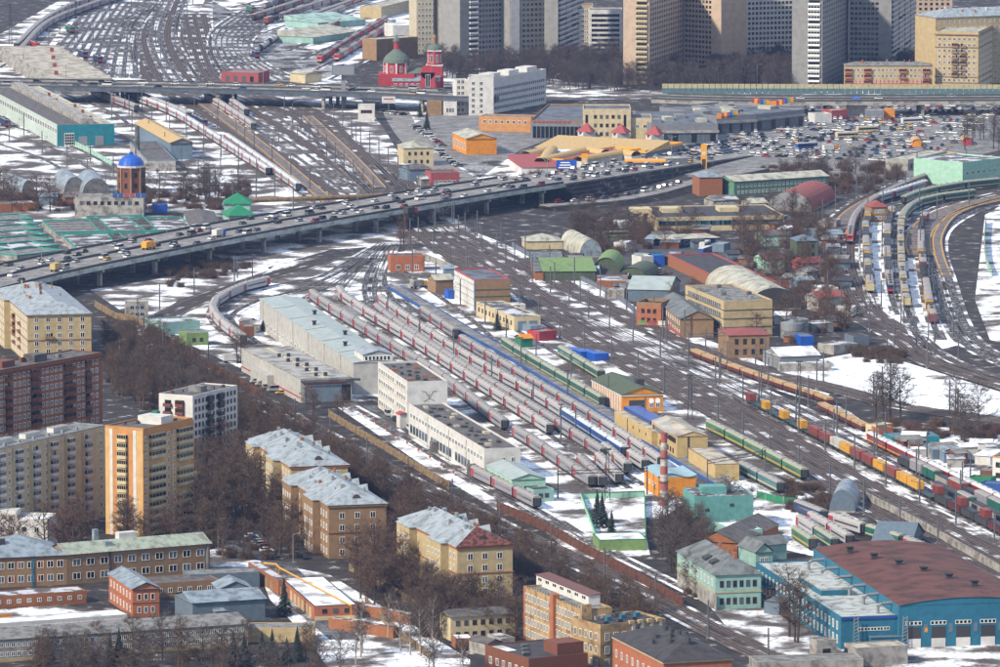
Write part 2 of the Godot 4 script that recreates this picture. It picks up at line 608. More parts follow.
# rows of windows on one wall; s: cols, rows, w, h, y (first sill), fh (storey), m (margin at the ends), frame, skip (columns left out)
func windows(b: Dictionary, face: String, s: Dictionary) -> void:
	var W := wall_len(b, face)
	var m: float = s.get("m", 1.5)
	var m2: float = s.get("m2", m)
	var cols: int = s.cols
	var skip: Array = s.get("skip", [])
	var w: float = s.get("w", 1.4)
	var h: float = s.get("h", 1.6)
	var kind: String = s.get("called", "window")
	for r in int(s.rows):
		for c in cols:
			if c in skip:
				continue
			var u: float = m + (W - m - m2) * (c + 0.5) / cols
			var at := on_wall(b, face, u, s.get("y", 1.2) + r * s.get("fh", 3.0))
			var pane := "pane_pale" if rng.randf() < s.get("pale", 0.22) else "glass"
			part(b.node, kind, window_mesh(w, h, s.get("frame", "white_frame"), pane), null, at[0], at[1])

func balconies(b: Dictionary, face: String, s: Dictionary) -> void:
	for r in int(s.rows):
		for u in s.at:
			var at := on_wall(b, face, u, s.get("y", 3.5) + r * s.get("fh", 3.0))
			var gl: bool = rng.randf() < s.get("glazed", 0.7)
			part(b.node, "balcony", balcony_mesh(s.get("w", 3.0), s.get("panel", "white_frame"), gl), null, at[0], at[1])

# upright stripe, pilaster, band or cornice standing `d` proud of a wall
func trim(b: Dictionary, face: String, called: String, u: float, w: float, y: float, h: float, d: float, m: String) -> void:
	var at := on_wall(b, face, u, y)
	part(b.node, called, box_mesh(Vector3(w, h, d * 2)), M[m], at[0], at[1])

# box standing on the roof at (x, z) in the building's own axes
func on_roof(b: Dictionary, called: String, x: float, z: float, s: Vector3, m: String, y := 0.1) -> MeshInstance3D:
	return part(b.node, called, box_mesh(s), M[m], Vector3(x, b.h + y, z))

# ---------- ground, tracks, roads ----------
func make_ground() -> void:
	var st := begin()
	quad(st, Vector3(-9000, 0, 3000), Vector3(9000, 0, 3000), Vector3(9000, 0, -15000), Vector3(-9000, 0, -15000))
	structure("ground", done(st), M.litter)
	# [name, cover, outline]
	var fields := [
		["snow_field", "snow75", [v(-188.5,-4379), v(-45.8,-4379), v(-58.9,-4019), v(-95.0,-3775), v(-111.2,-3713), v(-152.7,-3750), v(-169.0,-3948)]],
		["snow_field", "snow75", [v(-267.6,-3763), v(-269.4,-4092), v(-264.0,-4328), v(-190.9,-4328), v(-189.8,-4092), v(-155.1,-3725), v(-222.4,-3713)]],
		["snow_field", "snow75", [v(-59.0,-2417), v(-54.1,-2427), v(-10.1,-2240), v(6.6,-2170), v(0.0,-2170), v(-23.9,-2263)]],
		["snow_field", "snow75", [v(43.7,-2641), v(75.8,-2515), v(107.9,-2385), v(165.0,-2143), v(161.9,-2102), v(133.6,-2213), v(99.6,-2360), v(70.9,-2479)]],
		["rail_yard_ground", "snow50", [v(-284.7,-4328), v(-187.7,-4328), v(-98.7,-3880), v(-59.7,-3461), v(-38.0,-3167), v(-8.9,-2965), v(-74.5,-2918), v(-102.6,-2844), v(-166.5,-2997), v(-249.3,-3259), v(-306.7,-4019)]],
		["rail_yard_ground", "snow50", [v(-95.0,-2873), v(-43.7,-2910), v(-8.9,-2973), v(55.6,-2641), v(103.4,-2451), v(139.4,-2311), v(169.9,-2207), v(154.0,-1997), v(122.0,-2185), v(88.8,-2263), v(63.0,-2196), v(52.0,-2153), v(6.6,-2185), v(-35.8,-2373), v(-63.1,-2465), v(-101.5,-2595), v(-115.3,-2689), v(-109.8,-2756)]],
		["snow_field", "snow95", [v(95.9,-2498), v(110.7,-2535), v(139.5,-2574), v(155.1,-2544), v(188.3,-2451), v(183.7,-2391), v(146.3,-2427), v(122.8,-2470)]],
		["snow_field", "snow95", [v(154.9,-3017), v(174.5,-3058), v(195.1,-3058), v(201.6,-3017), v(190.8,-2899), v(183.3,-2739), v(179.6,-2595), v(166.6,-2574), v(151.9,-2657), v(147.5,-2756), v(150.6,-2880)]],
		["snow_field", "snow75", [v(222.7,-3058), v(239.0,-3122), v(199.2,-2595), v(192.5,-2610), v(195.6,-2739)]],
		["snow_field", "snow75", [v(132.3,-2373), v(181.4,-2360), v(169.0,-2196), v(147.6,-2275)]],
		["snow_field", "snow75", [v(-11.2,-2988), v(0.0,-2949), v(41.8,-2783), v(71.5,-2641), v(93.0,-2574), v(103.0,-2533), v(89.8,-2538), v(59.5,-2638), v(25.2,-2794), v(-2.2,-2910)]],
		["snow_field", "snow75", [v(-6.6,-2937), v(25.1,-2780), v(59.3,-2628), v(89.4,-2527), v(122.0,-2454), v(117.5,-2438), v(90.5,-2504), v(55.5,-2635), v(25.0,-2769)]],
		["snow_field", "snow75", [v(-54.0,-2873), v(-39.4,-2910), v(-25.8,-2858), v(15.9,-2641), v(27.1,-2574), v(11.6,-2580), v(-18.3,-2705), v(-41.8,-2780)]],
		["snow_field", "snow50", [v(-170.9,-2773), v(-127.9,-2836), v(-102.7,-2873), v(-98.3,-2844), v(-131.8,-2739), v(-141.1,-2679), v(-154.6,-2705)]],
		["snow_field", "snow75", [v(-141.1,-2679), v(-123.8,-2745), v(-101.0,-2801), v(-88.1,-2790), v(-109.5,-2749), v(-115.7,-2699), v(-110.5,-2641), v(-95.1,-2580), v(-98.9,-2527), v(-121.1,-2595)]],
		["snow_field", "snow50", [v(60.7,-2006), v(80.7,-2053), v(109.8,-1961), v(94.1,-1882), v(74.1,-1882)]],
		["snow_field", "snow75", [v(6.6,-2174), v(19.9,-2196), v(46.2,-2185), v(47.2,-2082), v(25.1,-2072), v(19.1,-2102)]],
		["snow_field", "snow75", [v(67.3,-2229), v(88.8,-2263), v(117.0,-2153), v(103.3,-2072), v(76.6,-2112)]],
		["snow_field", "snow50", [v(106.4,-1927), v(150.3,-1947), v(142.6,-1846), v(100.7,-1846)]],
		["snow_field", "snow75", [v(-76.7,-2072), v(-52.5,-2043), v(-8.6,-1894), v(-8.4,-1846), v(-44.7,-1846), v(-55.4,-1927), v(-69.5,-1997)]],
		["snow_field", "snow50", [v(-98.4,-2102), v(-79.4,-2102), v(-74.1,-2043), v(-93.1,-2053)]],
		["snow_field", "snow50", [v(-149.7,-1979), v(-132.3,-1988), v(-116.5,-1975), v(-130.3,-1958), v(-147.8,-1954)]],
		["snow_field", "snow75", [v(-65.1,-3782), v(-45.7,-3814), v(-29.0,-3880), v(-16.1,-3571), v(10.5,-3515), v(0.0,-3259), v(-34.5,-3283), v(-52.7,-3515)]],
		["snow_field", "snow75", [v(-22.2,-3283), v(9.9,-3317), v(19.4,-3235), v(-9.6,-3189)]],
		["parking_ground", "asphalt", [v(68.9,-3283), v(105.7,-3526), v(141.3,-3629), v(219.2,-3658), v(280.8,-3676), v(251.1,-3283), v(225.5,-3268), v(182.6,-3203), v(154.7,-3221), v(126.7,-3249), v(96.7,-3221)]],
		["parking_ground", "asphalt", [v(-39.7,-3307), v(-51.9,-3461), v(-32.0,-3560), v(10.6,-3526), v(30.9,-3434), v(10.1,-3357), v(-9.7,-3221)]],
		["yard_ground", "dark_asphalt", [v(44.7,-2977), v(97.7,-2957), v(126.3,-2899), v(120.9,-2773), v(82.4,-2739), v(58.4,-2773), v(38.9,-2873)]],
		["market_ground", "snow30", [v(-231.1,-3079), v(-192.1,-3122), v(-124.5,-3071), v(-113.3,-3017), v(-141.2,-2937), v(-190.0,-2873), v(-212.3,-2826)]],
		["yard_ground", "dark_asphalt", [v(-58.5,-2425), v(-47.0,-2438), v(0.0,-2240), v(6.6,-2185), v(-10.1,-2236)]],
		["yard_ground", "dark_asphalt", [v(-75.2,-2072), v(-65.6,-2068), v(-51.3,-1997), v(-40.8,-1927), v(-49.6,-1927), v(-70.1,-2015)]],
		["yard_ground", "dark_asphalt", [v(-95.4,-2218), v(-63.5,-2102), v(-75.2,-2072), v(-99.2,-2153)]],
		["verge", "snow30", [v(-43.6,-4168), v(11.3,-3782), v(77.3,-3688), v(165.2,-3676), v(283.6,-3713), v(279.5,-3658), v(120.0,-3641), v(32.6,-3629), v(-16.6,-3688)]],
	]
	for f in fields:
		structure(f[0], sheet(f[2], 0.04 + 0.004 * (taken.get(f[0], 0) % 5)), M[f[1]])

# one railway track: ballast bed and two rails
func track(line: Array, bed := "ballast_grey", width := 3.4, level := 0.0) -> void:
	var pts := smooth(line, 14.0)
	var o := Node3D.new()
	o.name = numbered("railway_track")
	o.set_meta("kind", "structure")
	add_child(o)
	var st := begin()
	ribbon(st, pts, -width / 2, width / 2, level + 0.05, level + 0.22)
	part(o, "ballast_bed", done(st), M[bed])
	for s in [-1, 1]:
		var s3 := begin()
		ribbon(s3, pts, s * (width / 2 + 0.35) - 0.75, s * (width / 2 + 0.35) + 0.75, level + 0.24, level + 0.24)
		part(o, "snow_strip", done(s3), M.snow50 if bed == "ballast_grey" else M.snow12)
	for s in [-0.76, 0.76]:
		var s2 := begin()
		ribbon(s2, pts, s - 0.09, s + 0.09, level + 0.22, level + 0.40)
		part(o, "rail", done(s2), M.rail)

func tracks(line: Array, offsets: Array, bed := "ballast_grey", width := 3.4) -> void:
	for d in offsets:
		track(shifted(line, d), bed, width)

func yard_lines() -> Array:
	return [
		[v(-55.1,-2933), v(-63.4,-2851), v(-69.3,-2794), v(-79.2,-2742), v(-51.9,-2613), v(-22.4,-2479), v(-2.1,-2368), v(10.5,-2311), v(25.7,-2238), v(33.3,-2205)],
		[v(-53.8,-2933), v(-63.1,-2836), v(-67.9,-2752), v(-57.4,-2689), v(-36.3,-2595), v(-10.8,-2473), v(17.3,-2340), v(34.1,-2259), v(41.9,-2220)],
		[v(-51.9,-2930), v(-58.1,-2801), v(-51.0,-2689), v(-16.7,-2518), v(10.8,-2396), v(33.2,-2291), v(47.0,-2227)],
		[v(-50.2,-2930), v(-54.0,-2808), v(-50.3,-2722), v(-16.9,-2553), v(9.6,-2443), v(21.9,-2385), v(48.7,-2256), v(53.9,-2231)],
		[v(-48.4,-2930), v(-50.6,-2808), v(-40.7,-2705), v(-16.4,-2592), v(7.5,-2482), v(32.9,-2370), v(54.0,-2263)],
		[v(-42.0,-2739), v(-32.7,-2682), v(-20.5,-2619), v(-11.6,-2580)],
		[v(-45.0,-2851), v(-12.0,-2666), v(1.9,-2574), v(35.4,-2419), v(52.8,-2335)],
		[v(-8.1,-2699), v(22.0,-2559), v(36.7,-2487), v(57.6,-2391), v(72.8,-2355), v(102.1,-2234), v(117.7,-2166)],
		[v(50.3,-2385), v(69.6,-2306), v(80.6,-2254), v(98.8,-2181)],
		[v(-20.7,-2282), v(-10.8,-2245), v(11.2,-2172), v(25.5,-2112)],
		[v(-57.8,-2427), v(-42.9,-2373), v(-22.8,-2287), v(-10.1,-2236), v(13.0,-2149), v(37.6,-2072), v(60.4,-1997)],
		[v(14.0,-2320), v(26.0,-2268), v(30.4,-2236), v(33.5,-2218)], [v(25.1,-2315), v(32.3,-2275), v(37.8,-2234)], [v(29.8,-2325), v(34.7,-2299), v(41.5,-2254)],
		[v(55.5,-2635), v(72.8,-2559), v(97.2,-2482), v(119.8,-2417), v(128.7,-2357), v(139.1,-2306)],
		[v(40.1,-2666), v(76.2,-2530), v(102.7,-2435), v(128.3,-2325), v(164.1,-2174), v(178.7,-2112)],
		[v(24.4,-2699), v(54.4,-2580), v(89.6,-2427), v(112.2,-2325), v(139.1,-2205), v(159.8,-2116), v(173.8,-2053)],
	]

func make_tracks() -> void:
	tracks([v(-192.9,-4215), v(-175.5,-3948), v(-153.2,-3719), v(-103.5,-3560), v(-78.4,-3372), v(-59.0,-3221), v(-41.8,-3092), v(-24.5,-2965), v(0.0,-2826), v(36.3,-2625), v(63.4,-2507), v(92.8,-2368), v(106.0,-2296), v(127.9,-2189), v(156.1,-2066), v(169.9,-2006)], [-5.4, 0.0, 5.4, 10.6], "ballast", 5.3)
	tracks([v(-59.1,-3283), v(-45.0,-3158), v(-31.8,-3029), v(0.0,-2895), v(33.1,-2749), v(63.1,-2619), v(91.4,-2530), v(122.3,-2468), v(144.7,-2419), v(179.2,-2378), v(198.8,-2355)], [-4.6, 0.6], "ballast", 5.2)
	tracks(shifted(yard_lines()[15], -1.5), [5.0])
	tracks(shifted(yard_lines()[16], -1.5), [-5.2])
	tracks([v(261.7,-3357), v(224.5,-3268), v(182.9,-3149), v(160.3,-3050), v(150.8,-2953), v(145.2,-2826), v(147.3,-2699), v(160.4,-2613), v(167.8,-2544), v(187.3,-2487), v(205.7,-2438)], [-5.0, 0.5, 6.0], "ballast", 4.6)
	tracks([v(254.5,-3140), v(233.0,-3105), v(214.9,-3058), v(200.0,-2992), v(192.8,-2910), v(189.2,-2797), v(185.7,-2666), v(188.4,-2586), v(203.9,-2507)], [0.0, 5.5, 21.0], "ballast_grey", 4.4)
	for l in [[v(201.5,-3122), v(181.5,-3101), v(167.4,-3029), v(160.5,-2918), v(153.9,-2766), v(153.0,-2705)], [v(217.1,-3144), v(188.2,-3096), v(177.4,-3029), v(168.6,-2899), v(162.0,-2756), v(161.0,-2689)], [v(225.6,-3131), v(197.5,-3096), v(183.3,-3029), v(173.6,-2880), v(166.2,-2722), v(165.5,-2657)], [v(211.2,-3058), v(193.3,-3029), v(184.6,-2918), v(177.6,-2773), v(173.7,-2673), v(172.8,-2610)]]:
		track(l)
	# central yard
	for l in yard_lines():
		track(shifted(l, -1.5))
	track([v(-53.0,-2941), v(-66.7,-2866), v(-77.0,-2815), v(-90.3,-2794), v(-104.1,-2769), v(-112.7,-2735), v(-116.5,-2699), v(-112.7,-2657), v(-103.2,-2607), v(-85.8,-2533)])
	track([v(-51.3,-2941), v(-68.2,-2836), v(-83.4,-2773), v(-98.0,-2739), v(-107.2,-2699), v(-107.5,-2666), v(-92.8,-2592)])
	track([v(-50.4,-2941), v(-65.7,-2822), v(-78.6,-2752), v(-93.4,-2699), v(-94.6,-2641)])
	tracks([v(-73.8,-2888), v(-85.7,-2851), v(-101.4,-2811), v(-123.5,-2739), v(-136.2,-2679), v(-138.3,-2641), v(-129.7,-2580), v(-113.6,-2515), v(-88.0,-2433), v(-59.9,-2335), v(-33.9,-2245), v(0.0,-2138), v(18.9,-2082), v(42.6,-2011), v(64.5,-1937), v(85.2,-1874), v(99.4,-1823)], [-2.6, 2.6], "ballast", 4.8)
	# far yard in front of and behind the upper road bridge
	for i in 10:
		track([v(-264.3,-4312).lerp(v(-219.2,-4312), i / 9.0), v(-261.4,-4062).lerp(v(-221.6,-4092), i / 9.0), v(-264.8,-3763).lerp(v(-205.7,-3763), i / 9.0)])
	for i in 6:
		track([v(-226.5,-4328).lerp(v(-203.9,-4328), i / 5.0), v(-222.5,-4062).lerp(v(-194.8,-4019), i / 5.0), v(-195.9,-3738).lerp(v(-164.6,-3725), i / 5.0), v(-160.0,-3560).lerp(v(-132.3,-3605), i / 5.0), v(-114.4,-3317).lerp(v(-85.3,-3347), i / 5.0), v(-79.7,-3122).lerp(v(-56.9,-3158), i / 5.0)], "ballast" if i in [0, 1, 4] else "ballast_grey", 5.6 if i in [0, 1, 4] else 3.4)
	for l in [[v(-295.2,-3866), v(-286.0,-3948), v(-282.4,-4122), v(-270.3,-4263), v(-247.8,-4362)], [v(-286.5,-3827), v(-281.0,-3927), v(-278.3,-4107), v(-261.8,-4238), v(-235.7,-4379)], [v(-263.7,-3450), v(-227.2,-3367), v(-197.4,-3249)], [v(-259.8,-3398), v(-228.8,-3317), v(-208.7,-3235)], [v(-268.6,-3515), v(-224.1,-3398), v(-188.8,-3268), v(-166.3,-3167)],
		[v(-201.1,-3629), v(-168.6,-3515), v(-116.0,-3249), v(-83.8,-3101)], [v(-211.3,-3664), v(-189.1,-3605), v(-153.5,-3471), v(-109.2,-3235), v(-78.1,-3058)], [v(-227.8,-3664), v(-198.0,-3571), v(-184.4,-3515)], [v(-241.9,-3670), v(-208.0,-3560), v(-193.1,-3482)]]:
		track(l)
	for i in 8:
		track([v(-161.9,-4246).lerp(v(-129.4,-4328), i / 7.0), v(-174.5,-4092).lerp(v(-150.3,-4019), i / 7.0), v(-168.7,-3914).lerp(v(-137.8,-3866), i / 7.0), v(-151.1,-3738).lerp(v(-112.3,-3750), i / 7.0)])
	for i in 9:
		track([v(-172.1,-4263).lerp(v(-95.5,-3750), i / 8.0), v(-131.4,-4396).lerp(v(-49.0,-4092), i / 8.0)])

# a road bridge: deck, kerbed parapets, central barrier; pts run along the middle of the deck at deck level
func bridge(called: String, label: String, line: Array, width: float, fascia: String, pier_gap: float, pier_from: float, pier_to: float, median := true) -> Array:
	var pts := smooth(line, 16.0)
	var o := thing(called, label, "bridge")
	var st := begin()
	ribbon(st, pts, -width / 2, width / 2, -1.9, 0.0)
	part(o, "deck", done(st), M[fascia])
	var s2 := begin()
	ribbon(s2, pts, -width / 2 + 1.6, width / 2 - 1.6, 0.05, 0.05)
	part(o, "carriageway", done(s2), M.road)
	for s in [-1, 1]:
		var s3 := begin()
		ribbon(s3, pts, s * (width / 2 - 0.5) - 0.25, s * (width / 2 - 0.5) + 0.25, 0.0, 1.0)
		part(o, "parapet", done(s3), M.road_barrier)
		var s4 := begin()
		ribbon(s4, pts, s * (width / 2 - 1.5) - 0.1, s * (width / 2 - 1.5) + 0.1, 0.0, 0.2)
		part(o, "kerb", done(s4), M.concrete)
	if median:
		var s5 := begin()
		ribbon(s5, pts, -0.45, 0.45, 0.05, 0.95)
		part(o, "median_barrier", done(s5), M.road_barrier)
	for k in 6:   # painted lane lines
		var off := (k - 2.5) * width / 8.0
		var s6 := begin()
		var L := length_of(pts)
		var d := 0.0
		while d < L - 6.0:
			var p := along(pts, d)
			var q := along(pts, d + 5.0)
			var n := Vector3(-p[1].z, 0, p[1].x) * off + Vector3(0, 0.07, 0)
			var w := Vector3(-p[1].z, 0, p[1].x) * 0.12
			quad(s6, p[0] + n - w, p[0] + n + w, q[0] + n + w, q[0] + n - w)
			d += 14.0
		part(o, "lane_line", done(s6), M.road_paint).set_meta("kind", "stuff")
	var d2 := pier_from
	var L2 := length_of(pts)
	while d2 < minf(pier_to, L2):
		var p := along(pts, d2)
		var n := Vector3(-p[1].z, 0, p[1].x)
		var s7 := begin()
		bar(s7, p[0] - n * (width / 2 - 1.0), p[0] + n * (width / 2 - 1.0), 1.8, -3.3, -1.9)
		var g: float = -p[0].y
		var c := -width / 2 + 3.0
		while c < width / 2:
			bar(s7, p[0] + n * (c - 0.9), p[0] + n * (c + 0.9), 1.5, g, -3.3)
			c += (width - 6.0) / 3.0
		part(o, "pier", done(s7), M.concrete)
		d2 += pier_gap
	return pts

var ring_road := []
var upper_road := []

func make_roads() -> void:
	mat("road", Color(1.0, 0.99, 0.97), "asphalt", 80.0)
	mat("road_barrier", Color(0.30, 0.30, 0.31), "grime", 20.0)
	mat("road_paint", Color(0.8, 0.8, 0.78), "grime", 10.0)
	mat("fascia", Color(0.76, 0.80, 0.78), "stain", 40.0)
	mat("fascia_blue", Color(0.35, 0.40, 0.46), "stain", 40.0)
	# wide ring-road flyover: middle of the deck, 9 m up
	ring_road = bridge("ring_road_flyover", "wide grey multi-lane flyover crossing above the railway tracks, full of cars", [v(-226.7,-2692,9), v(-195.5,-2768,9), v(-158.0,-2842,9), v(-110.0,-2930,9), v(-58.8,-3012,9), v(-13.9,-3082,9), v(14.1,-3122,9)], 39.0, "fascia", 46.0, 20.0, 900.0)
	upper_road = bridge("upper_flyover", "long dark road bridge over the far rail yard behind the teal shed", [v(-294.2,-3638,9), v(-238.9,-3626,9), v(-162.2,-3611,9), v(-80.7,-3590,9), v(-21.4,-3564,9), v(0.0,-3561,9)], 40.0, "fascia_blue", 60.0, 30.0, 520.0)
	bridge("avenue_flyover", "avenue bridge with a noise barrier above the market car park", [v(85.3,-3560,8), v(127.6,-3548,8), v(191.4,-3548,8), v(266.0,-3551,8), v(297.9,-3551,8)], 30.0, "concrete", 50.0, 40.0, 900.0)
	# the ring road runs on as an embankment towards the parking place
	for r in [["embankment_road", 9.0, [v(13.1,-3123,8.6), v(38.1,-3173,7), v(68.1,-3244,4), v(99.4,-3315,1.2), v(123.4,-3358,0.1)], 38.0], ["slip_road", 2.0, [v(20.8,-3082,2), v(51.2,-3104,2), v(70.6,-3134,2), v(95.8,-3193,2), v(126.7,-3249,2)], 9.0], ["street", 0.1, [v(120.8,-3356,0.1), v(163.4,-3407,0.1), v(208.1,-3470,0.1), v(272.8,-3570,0.1)], 30.0], ["street", 0.1, [v(-56.2,-3570,0.1), v(-46.3,-3433,0.1), v(-29.5,-3282,0.1), v(-14.4,-3202,0.1)], 14.0]]:
		var st := begin()
		ribbon(st, smooth(r[2], 16.0), -r[3] / 2, r[3] / 2, -minf(r[1], 0.6), 0.0)
		if r[1] > 1.0:
			var s2 := begin()
			for k in 5:
				ribbon(s2, smooth(r[2], 16.0), -r[3] / 2 - 1.0 - k * 1.6, r[3] / 2 + 1.0 + k * 1.6, -r[1], -0.5 - k * r[1] * 0.2)
			structure("embankment_slope", done(s2), M.litter)
		structure(r[0], done(st), M.road)

# ---------- houses of the near quarter ----------
# chimneys and vents scattered over a pitched roof (they start inside the slope)
func chimneys(b: Dictionary, n: int, rise: float, ms: Array, hip := true) -> void:
	for i in n:
		var x: float = rng.randf_range(-0.36, 0.36) * b.L
		var z: float = -rng.randf_range(0.12, 0.9) * b.D
		var up: float = rise * (1.0 - absf(x) / (b.L / 2)) if b.D > b.L else rise * (1.0 - absf(z + b.D / 2) / (b.D / 2))
		var s := Vector3(rng.randf_range(0.5, 1.0), rng.randf_range(1.4, 2.2), rng.randf_range(0.5, 1.6))
		part(b.node, "chimney", box_mesh(Vector3(snappedf(s.x, 0.25), snappedf(s.y, 0.25), snappedf(s.z, 0.5) + 0.3)), M[ms[i % ms.size()]], Vector3(x, b.h + up - 0.6, z))

# box built out from a wall, with a low pitched roof of its own
func bay(b: Dictionary, face: String, u: float, w: float, out: float, h: float, wall: String, roofm: String, rise := 2.6) -> Dictionary:
	var at := on_wall(b, face, u, 0.0)
	var o := Node3D.new()
	o.name = "bay"
	b.node.add_child(o, true)
	o.position = at[0]
	o.rotation.y = at[1]
	part(o, "bay_wall", box_mesh(Vector3(w, h, out)), M[wall], Vector3(0, 0, out / 2))
	var st := begin()
	var x := w / 2 + 0.4
	var z := out + 0.4
	quad(st, Vector3(-x, h, z), Vector3(x, h, z), Vector3(x * 0.45, h + rise, -w * 0.4), Vector3(-x * 0.45, h + rise, -w * 0.4))
	tri(st, Vector3(x, h, z), Vector3(x, h, -w * 0.4), Vector3(x * 0.45, h + rise, -w * 0.4))
	tri(st, Vector3(-x, h, -w * 0.4), Vector3(-x, h, z), Vector3(-x * 0.45, h + rise, -w * 0.4))
	part(o, "bay_roof", done(st), M[roofm])
	return {"node": o, "L": w, "D": out, "h": h, "bay": true}

func bay_windows(b: Dictionary, s: Dictionary) -> void:
	for r in int(s.rows):
		for c in int(s.cols):
			var u: float = -b.L / 2 + b.L * (c + 0.5) / s.cols
			part(b.node, "window", window_mesh(s.get("w", 1.4), s.get("h", 1.7), "white_frame", "glass"), null, Vector3(u, s.y + r * s.fh, b.D), 0.0)

func lintel_band(b: Dictionary, y: float, m: String, t := 0.35, d := 0.25) -> void:
	var o: Node3D = b.node
	var st := begin()
	cbx(st, Vector3(0, y, d / 2 + 0.003), Vector3(b.L + 2 * d, t, d))
	cbx(st, Vector3(b.L / 2 + d / 2 + 0.003, y, -b.D / 2), Vector3(d, t, b.D))
	cbx(st, Vector3(-b.L / 2 - d / 2 - 0.003, y, -b.D / 2), Vector3(d, t, b.D))
	part(o, "cornice", done(st), M[m])

func make_near_houses() -> void:
	var b: Dictionary
	# brown brick apartment block running off the picture
	b = building("brick_apartment_block", "long brown brick nine-storey apartment block with flat roof and balconies", "building", v(-181.1,-2297,28), v(-141.0,-2355,28), 14.0, 28.0, "brick_brown", {"m": "felt_roof", "par": 0.5, "pm": "brick_red"})
	windows(b, "f", {"cols": 26, "rows": 9, "w": 1.5, "h": 1.7, "y": 1.0, "fh": 2.95, "m": 2.0, "skip": [6, 11, 12, 18, 19, 23], "frame": "white_frame", "pale": 0.3})
	balconies(b, "f", {"at": [17.0, 31.0, 33.5, 50.0, 52.7, 62.0], "rows": 7, "y": 6.8, "fh": 2.95, "w": 2.8, "panel": "brick_red", "glazed": 0.45})
	lintel_band(b, 27.3, "brick_red", 0.5)
	lintel_band(b, 26.0, "brick_red", 0.3)
	for i in 24:
		trim(b, "f", "frieze_panel", 2.0 + i * b.L / 25.0, 1.4, 26.3, 0.6, 0.12, "brick_red")
	on_roof(b, "lift_house", 6.0, -7.0, Vector3(7, 2.6, 5), "felt_roof")
	on_roof(b, "lift_house", -12.0, -7.0, Vector3(7, 2.2, 5), "brick_red")
	on_roof(b, "vent", 18.0, -6.0, Vector3(2, 1.4, 1.2), "grey_roof")
	on_roof(b, "vent", 1.0, -9.0, Vector3(2, 1.6, 1.2), "brick_red")

	# long cream panel block joined to the orange tower
	b = building("panel_apartment_block", "long pale cream panel apartment block with ribbed white vent houses on its flat roof", "building", v(-164.7,-2096,30), v(-128.4,-2159,30), 12.5, 30.0, "cream", {"m": "grey_roof", "par": 0.4, "pm": "zinc_roof"})
	windows(b, "f", {"cols": 20, "rows": 10, "w": 1.3, "h": 1.6, "y": 0.9, "fh": 2.9, "m": 1.0, "skip": [3, 6, 9, 12, 15, 18], "pale": 0.3})
	balconies(b, "f", {"at": [12.2, 22.2, 32.0, 42.2, 52.0, 62.0], "rows": 9, "y": 3.1, "fh": 2.9, "w": 3.2, "panel": "white_wall", "glazed": 0.75})
	for u in [9.0, 19.0, 29.0, 39.0, 49.0, 59.0]:
		trim(b, "f", "pilaster", u, 0.9, 0.0, 29.6, 0.15, "yellow_cream")
	for x in [-28.0, -14.0, 2.0, 18.0]:
		var o: Node3D = on_roof(b, "vent_house", x, -6.5, Vector3(8.5, 1.5, 2.6), "white_wall")
		for i in 9:
			part(o, "rib", box_mesh(Vector3(0.25, 0.25, 2.9)), M.galvanised, Vector3(-4.0 + i, 1.5, 0))
	for i in 7:
		on_roof(b, "vent", -26.0 + i * 8.3, -3.0, Vector3(0.8, 0.9, 0.8), "galvanised")

	# orange tower
	b = building_r("orange_tower_block", "tall orange twelve-storey apartment tower with pale vertical stripes and glazed balconies", "building", v(-113.9,-2117,34.5), v(-99.2,-2142,34.5), 14.6, 34.5, "orange", {"m": "felt_roof", "par": 0.7, "pm": "orange"})
	for s in [[0.9, 1.7, "pale_orange"], [2.3, 1.1, "white_wall"], [11.3, 1.2, "white_wall"], [13.2, 2.4, "pale_orange"]]:
		trim(b, "f", "stripe", s[0], s[1], 0.0, 34.3, 0.06, s[2])
	balconies(b, "f", {"at": [6.8], "rows": 12, "y": 0.4, "fh": 2.72, "w": 3.4, "panel": "cream", "glazed": 1.0})
	trim(b, "r", "pale_field", 14.75, 26.0, 0.0, 31.2, 0.06, "pale_orange")
	for s in [[1.2, 1.2], [17.2, 1.2]]:
		for r in 12:
			var at := on_wall(b, "r", s[0] if s[0] < 2 else 17.9, 0.9 + r * 2.72)
			part(b.node, "window", window_mesh(1.2, 1.6, "white_frame"), null, at[0] + Vector3(0.07, 0, 0), at[1])
	balconies(b, "r", {"at": [7.6, 23.6], "rows": 12, "y": 0.4, "fh": 2.72, "w": 8.2, "panel": "cream", "glazed": 0.95})
	for r in 12:
		var at := on_wall(b, "r", 14.6, 0.5 + r * 2.72)
		part(b.node, "window", window_mesh(1.5, 2.0, "white_frame", "pane_pale"), null, at[0] + Vector3(0.07, 0, 0), at[1])
	trim(b, "r", "stripe", 29.0, 1.0, 0.0, 34.3, 0.09, "orange")
	trim(b, "r", "stripe", 15.8, 0.8, 0.0, 34.3, 0.09, "orange")
	on_roof(b, "lift_house", 1.5, -16.0, Vector3(9, 2.6, 7), "white_wall")
	on_roof(b, "antenna_cover", -1.0, -20.0, Vector3(2, 3.2, 2), "bright_green")
	for i in 5:
		on_roof(b, "vent", -5.0 + i * 2.4, -8.0 - i * 3.7, Vector3(0.8, 1.0, 0.8), "dark_roof")

	# white tower
	b = building_r("white_tower_block", "white nine-storey panel apartment house with dark balcony stacks beside the brick block", "building", v(-104.8,-2264,25), v(-90.6,-2291,25), 13.4, 25.0, "white_wall", {"m": "felt_roof", "par": 0.5})
	balconies(b, "f", {"at": [3.6, 8.4], "rows": 8, "y": 2.2, "fh": 2.72, "w": 3.0, "panel": "brick_red", "glazed": 0.6})
	windows(b, "r", {"cols": 12, "rows": 9, "w": 1.3, "h": 1.6, "y": 0.8, "fh": 2.7, "m": 0.8, "skip": [4, 7], "frame": "dark_frame", "pale": 0.1})
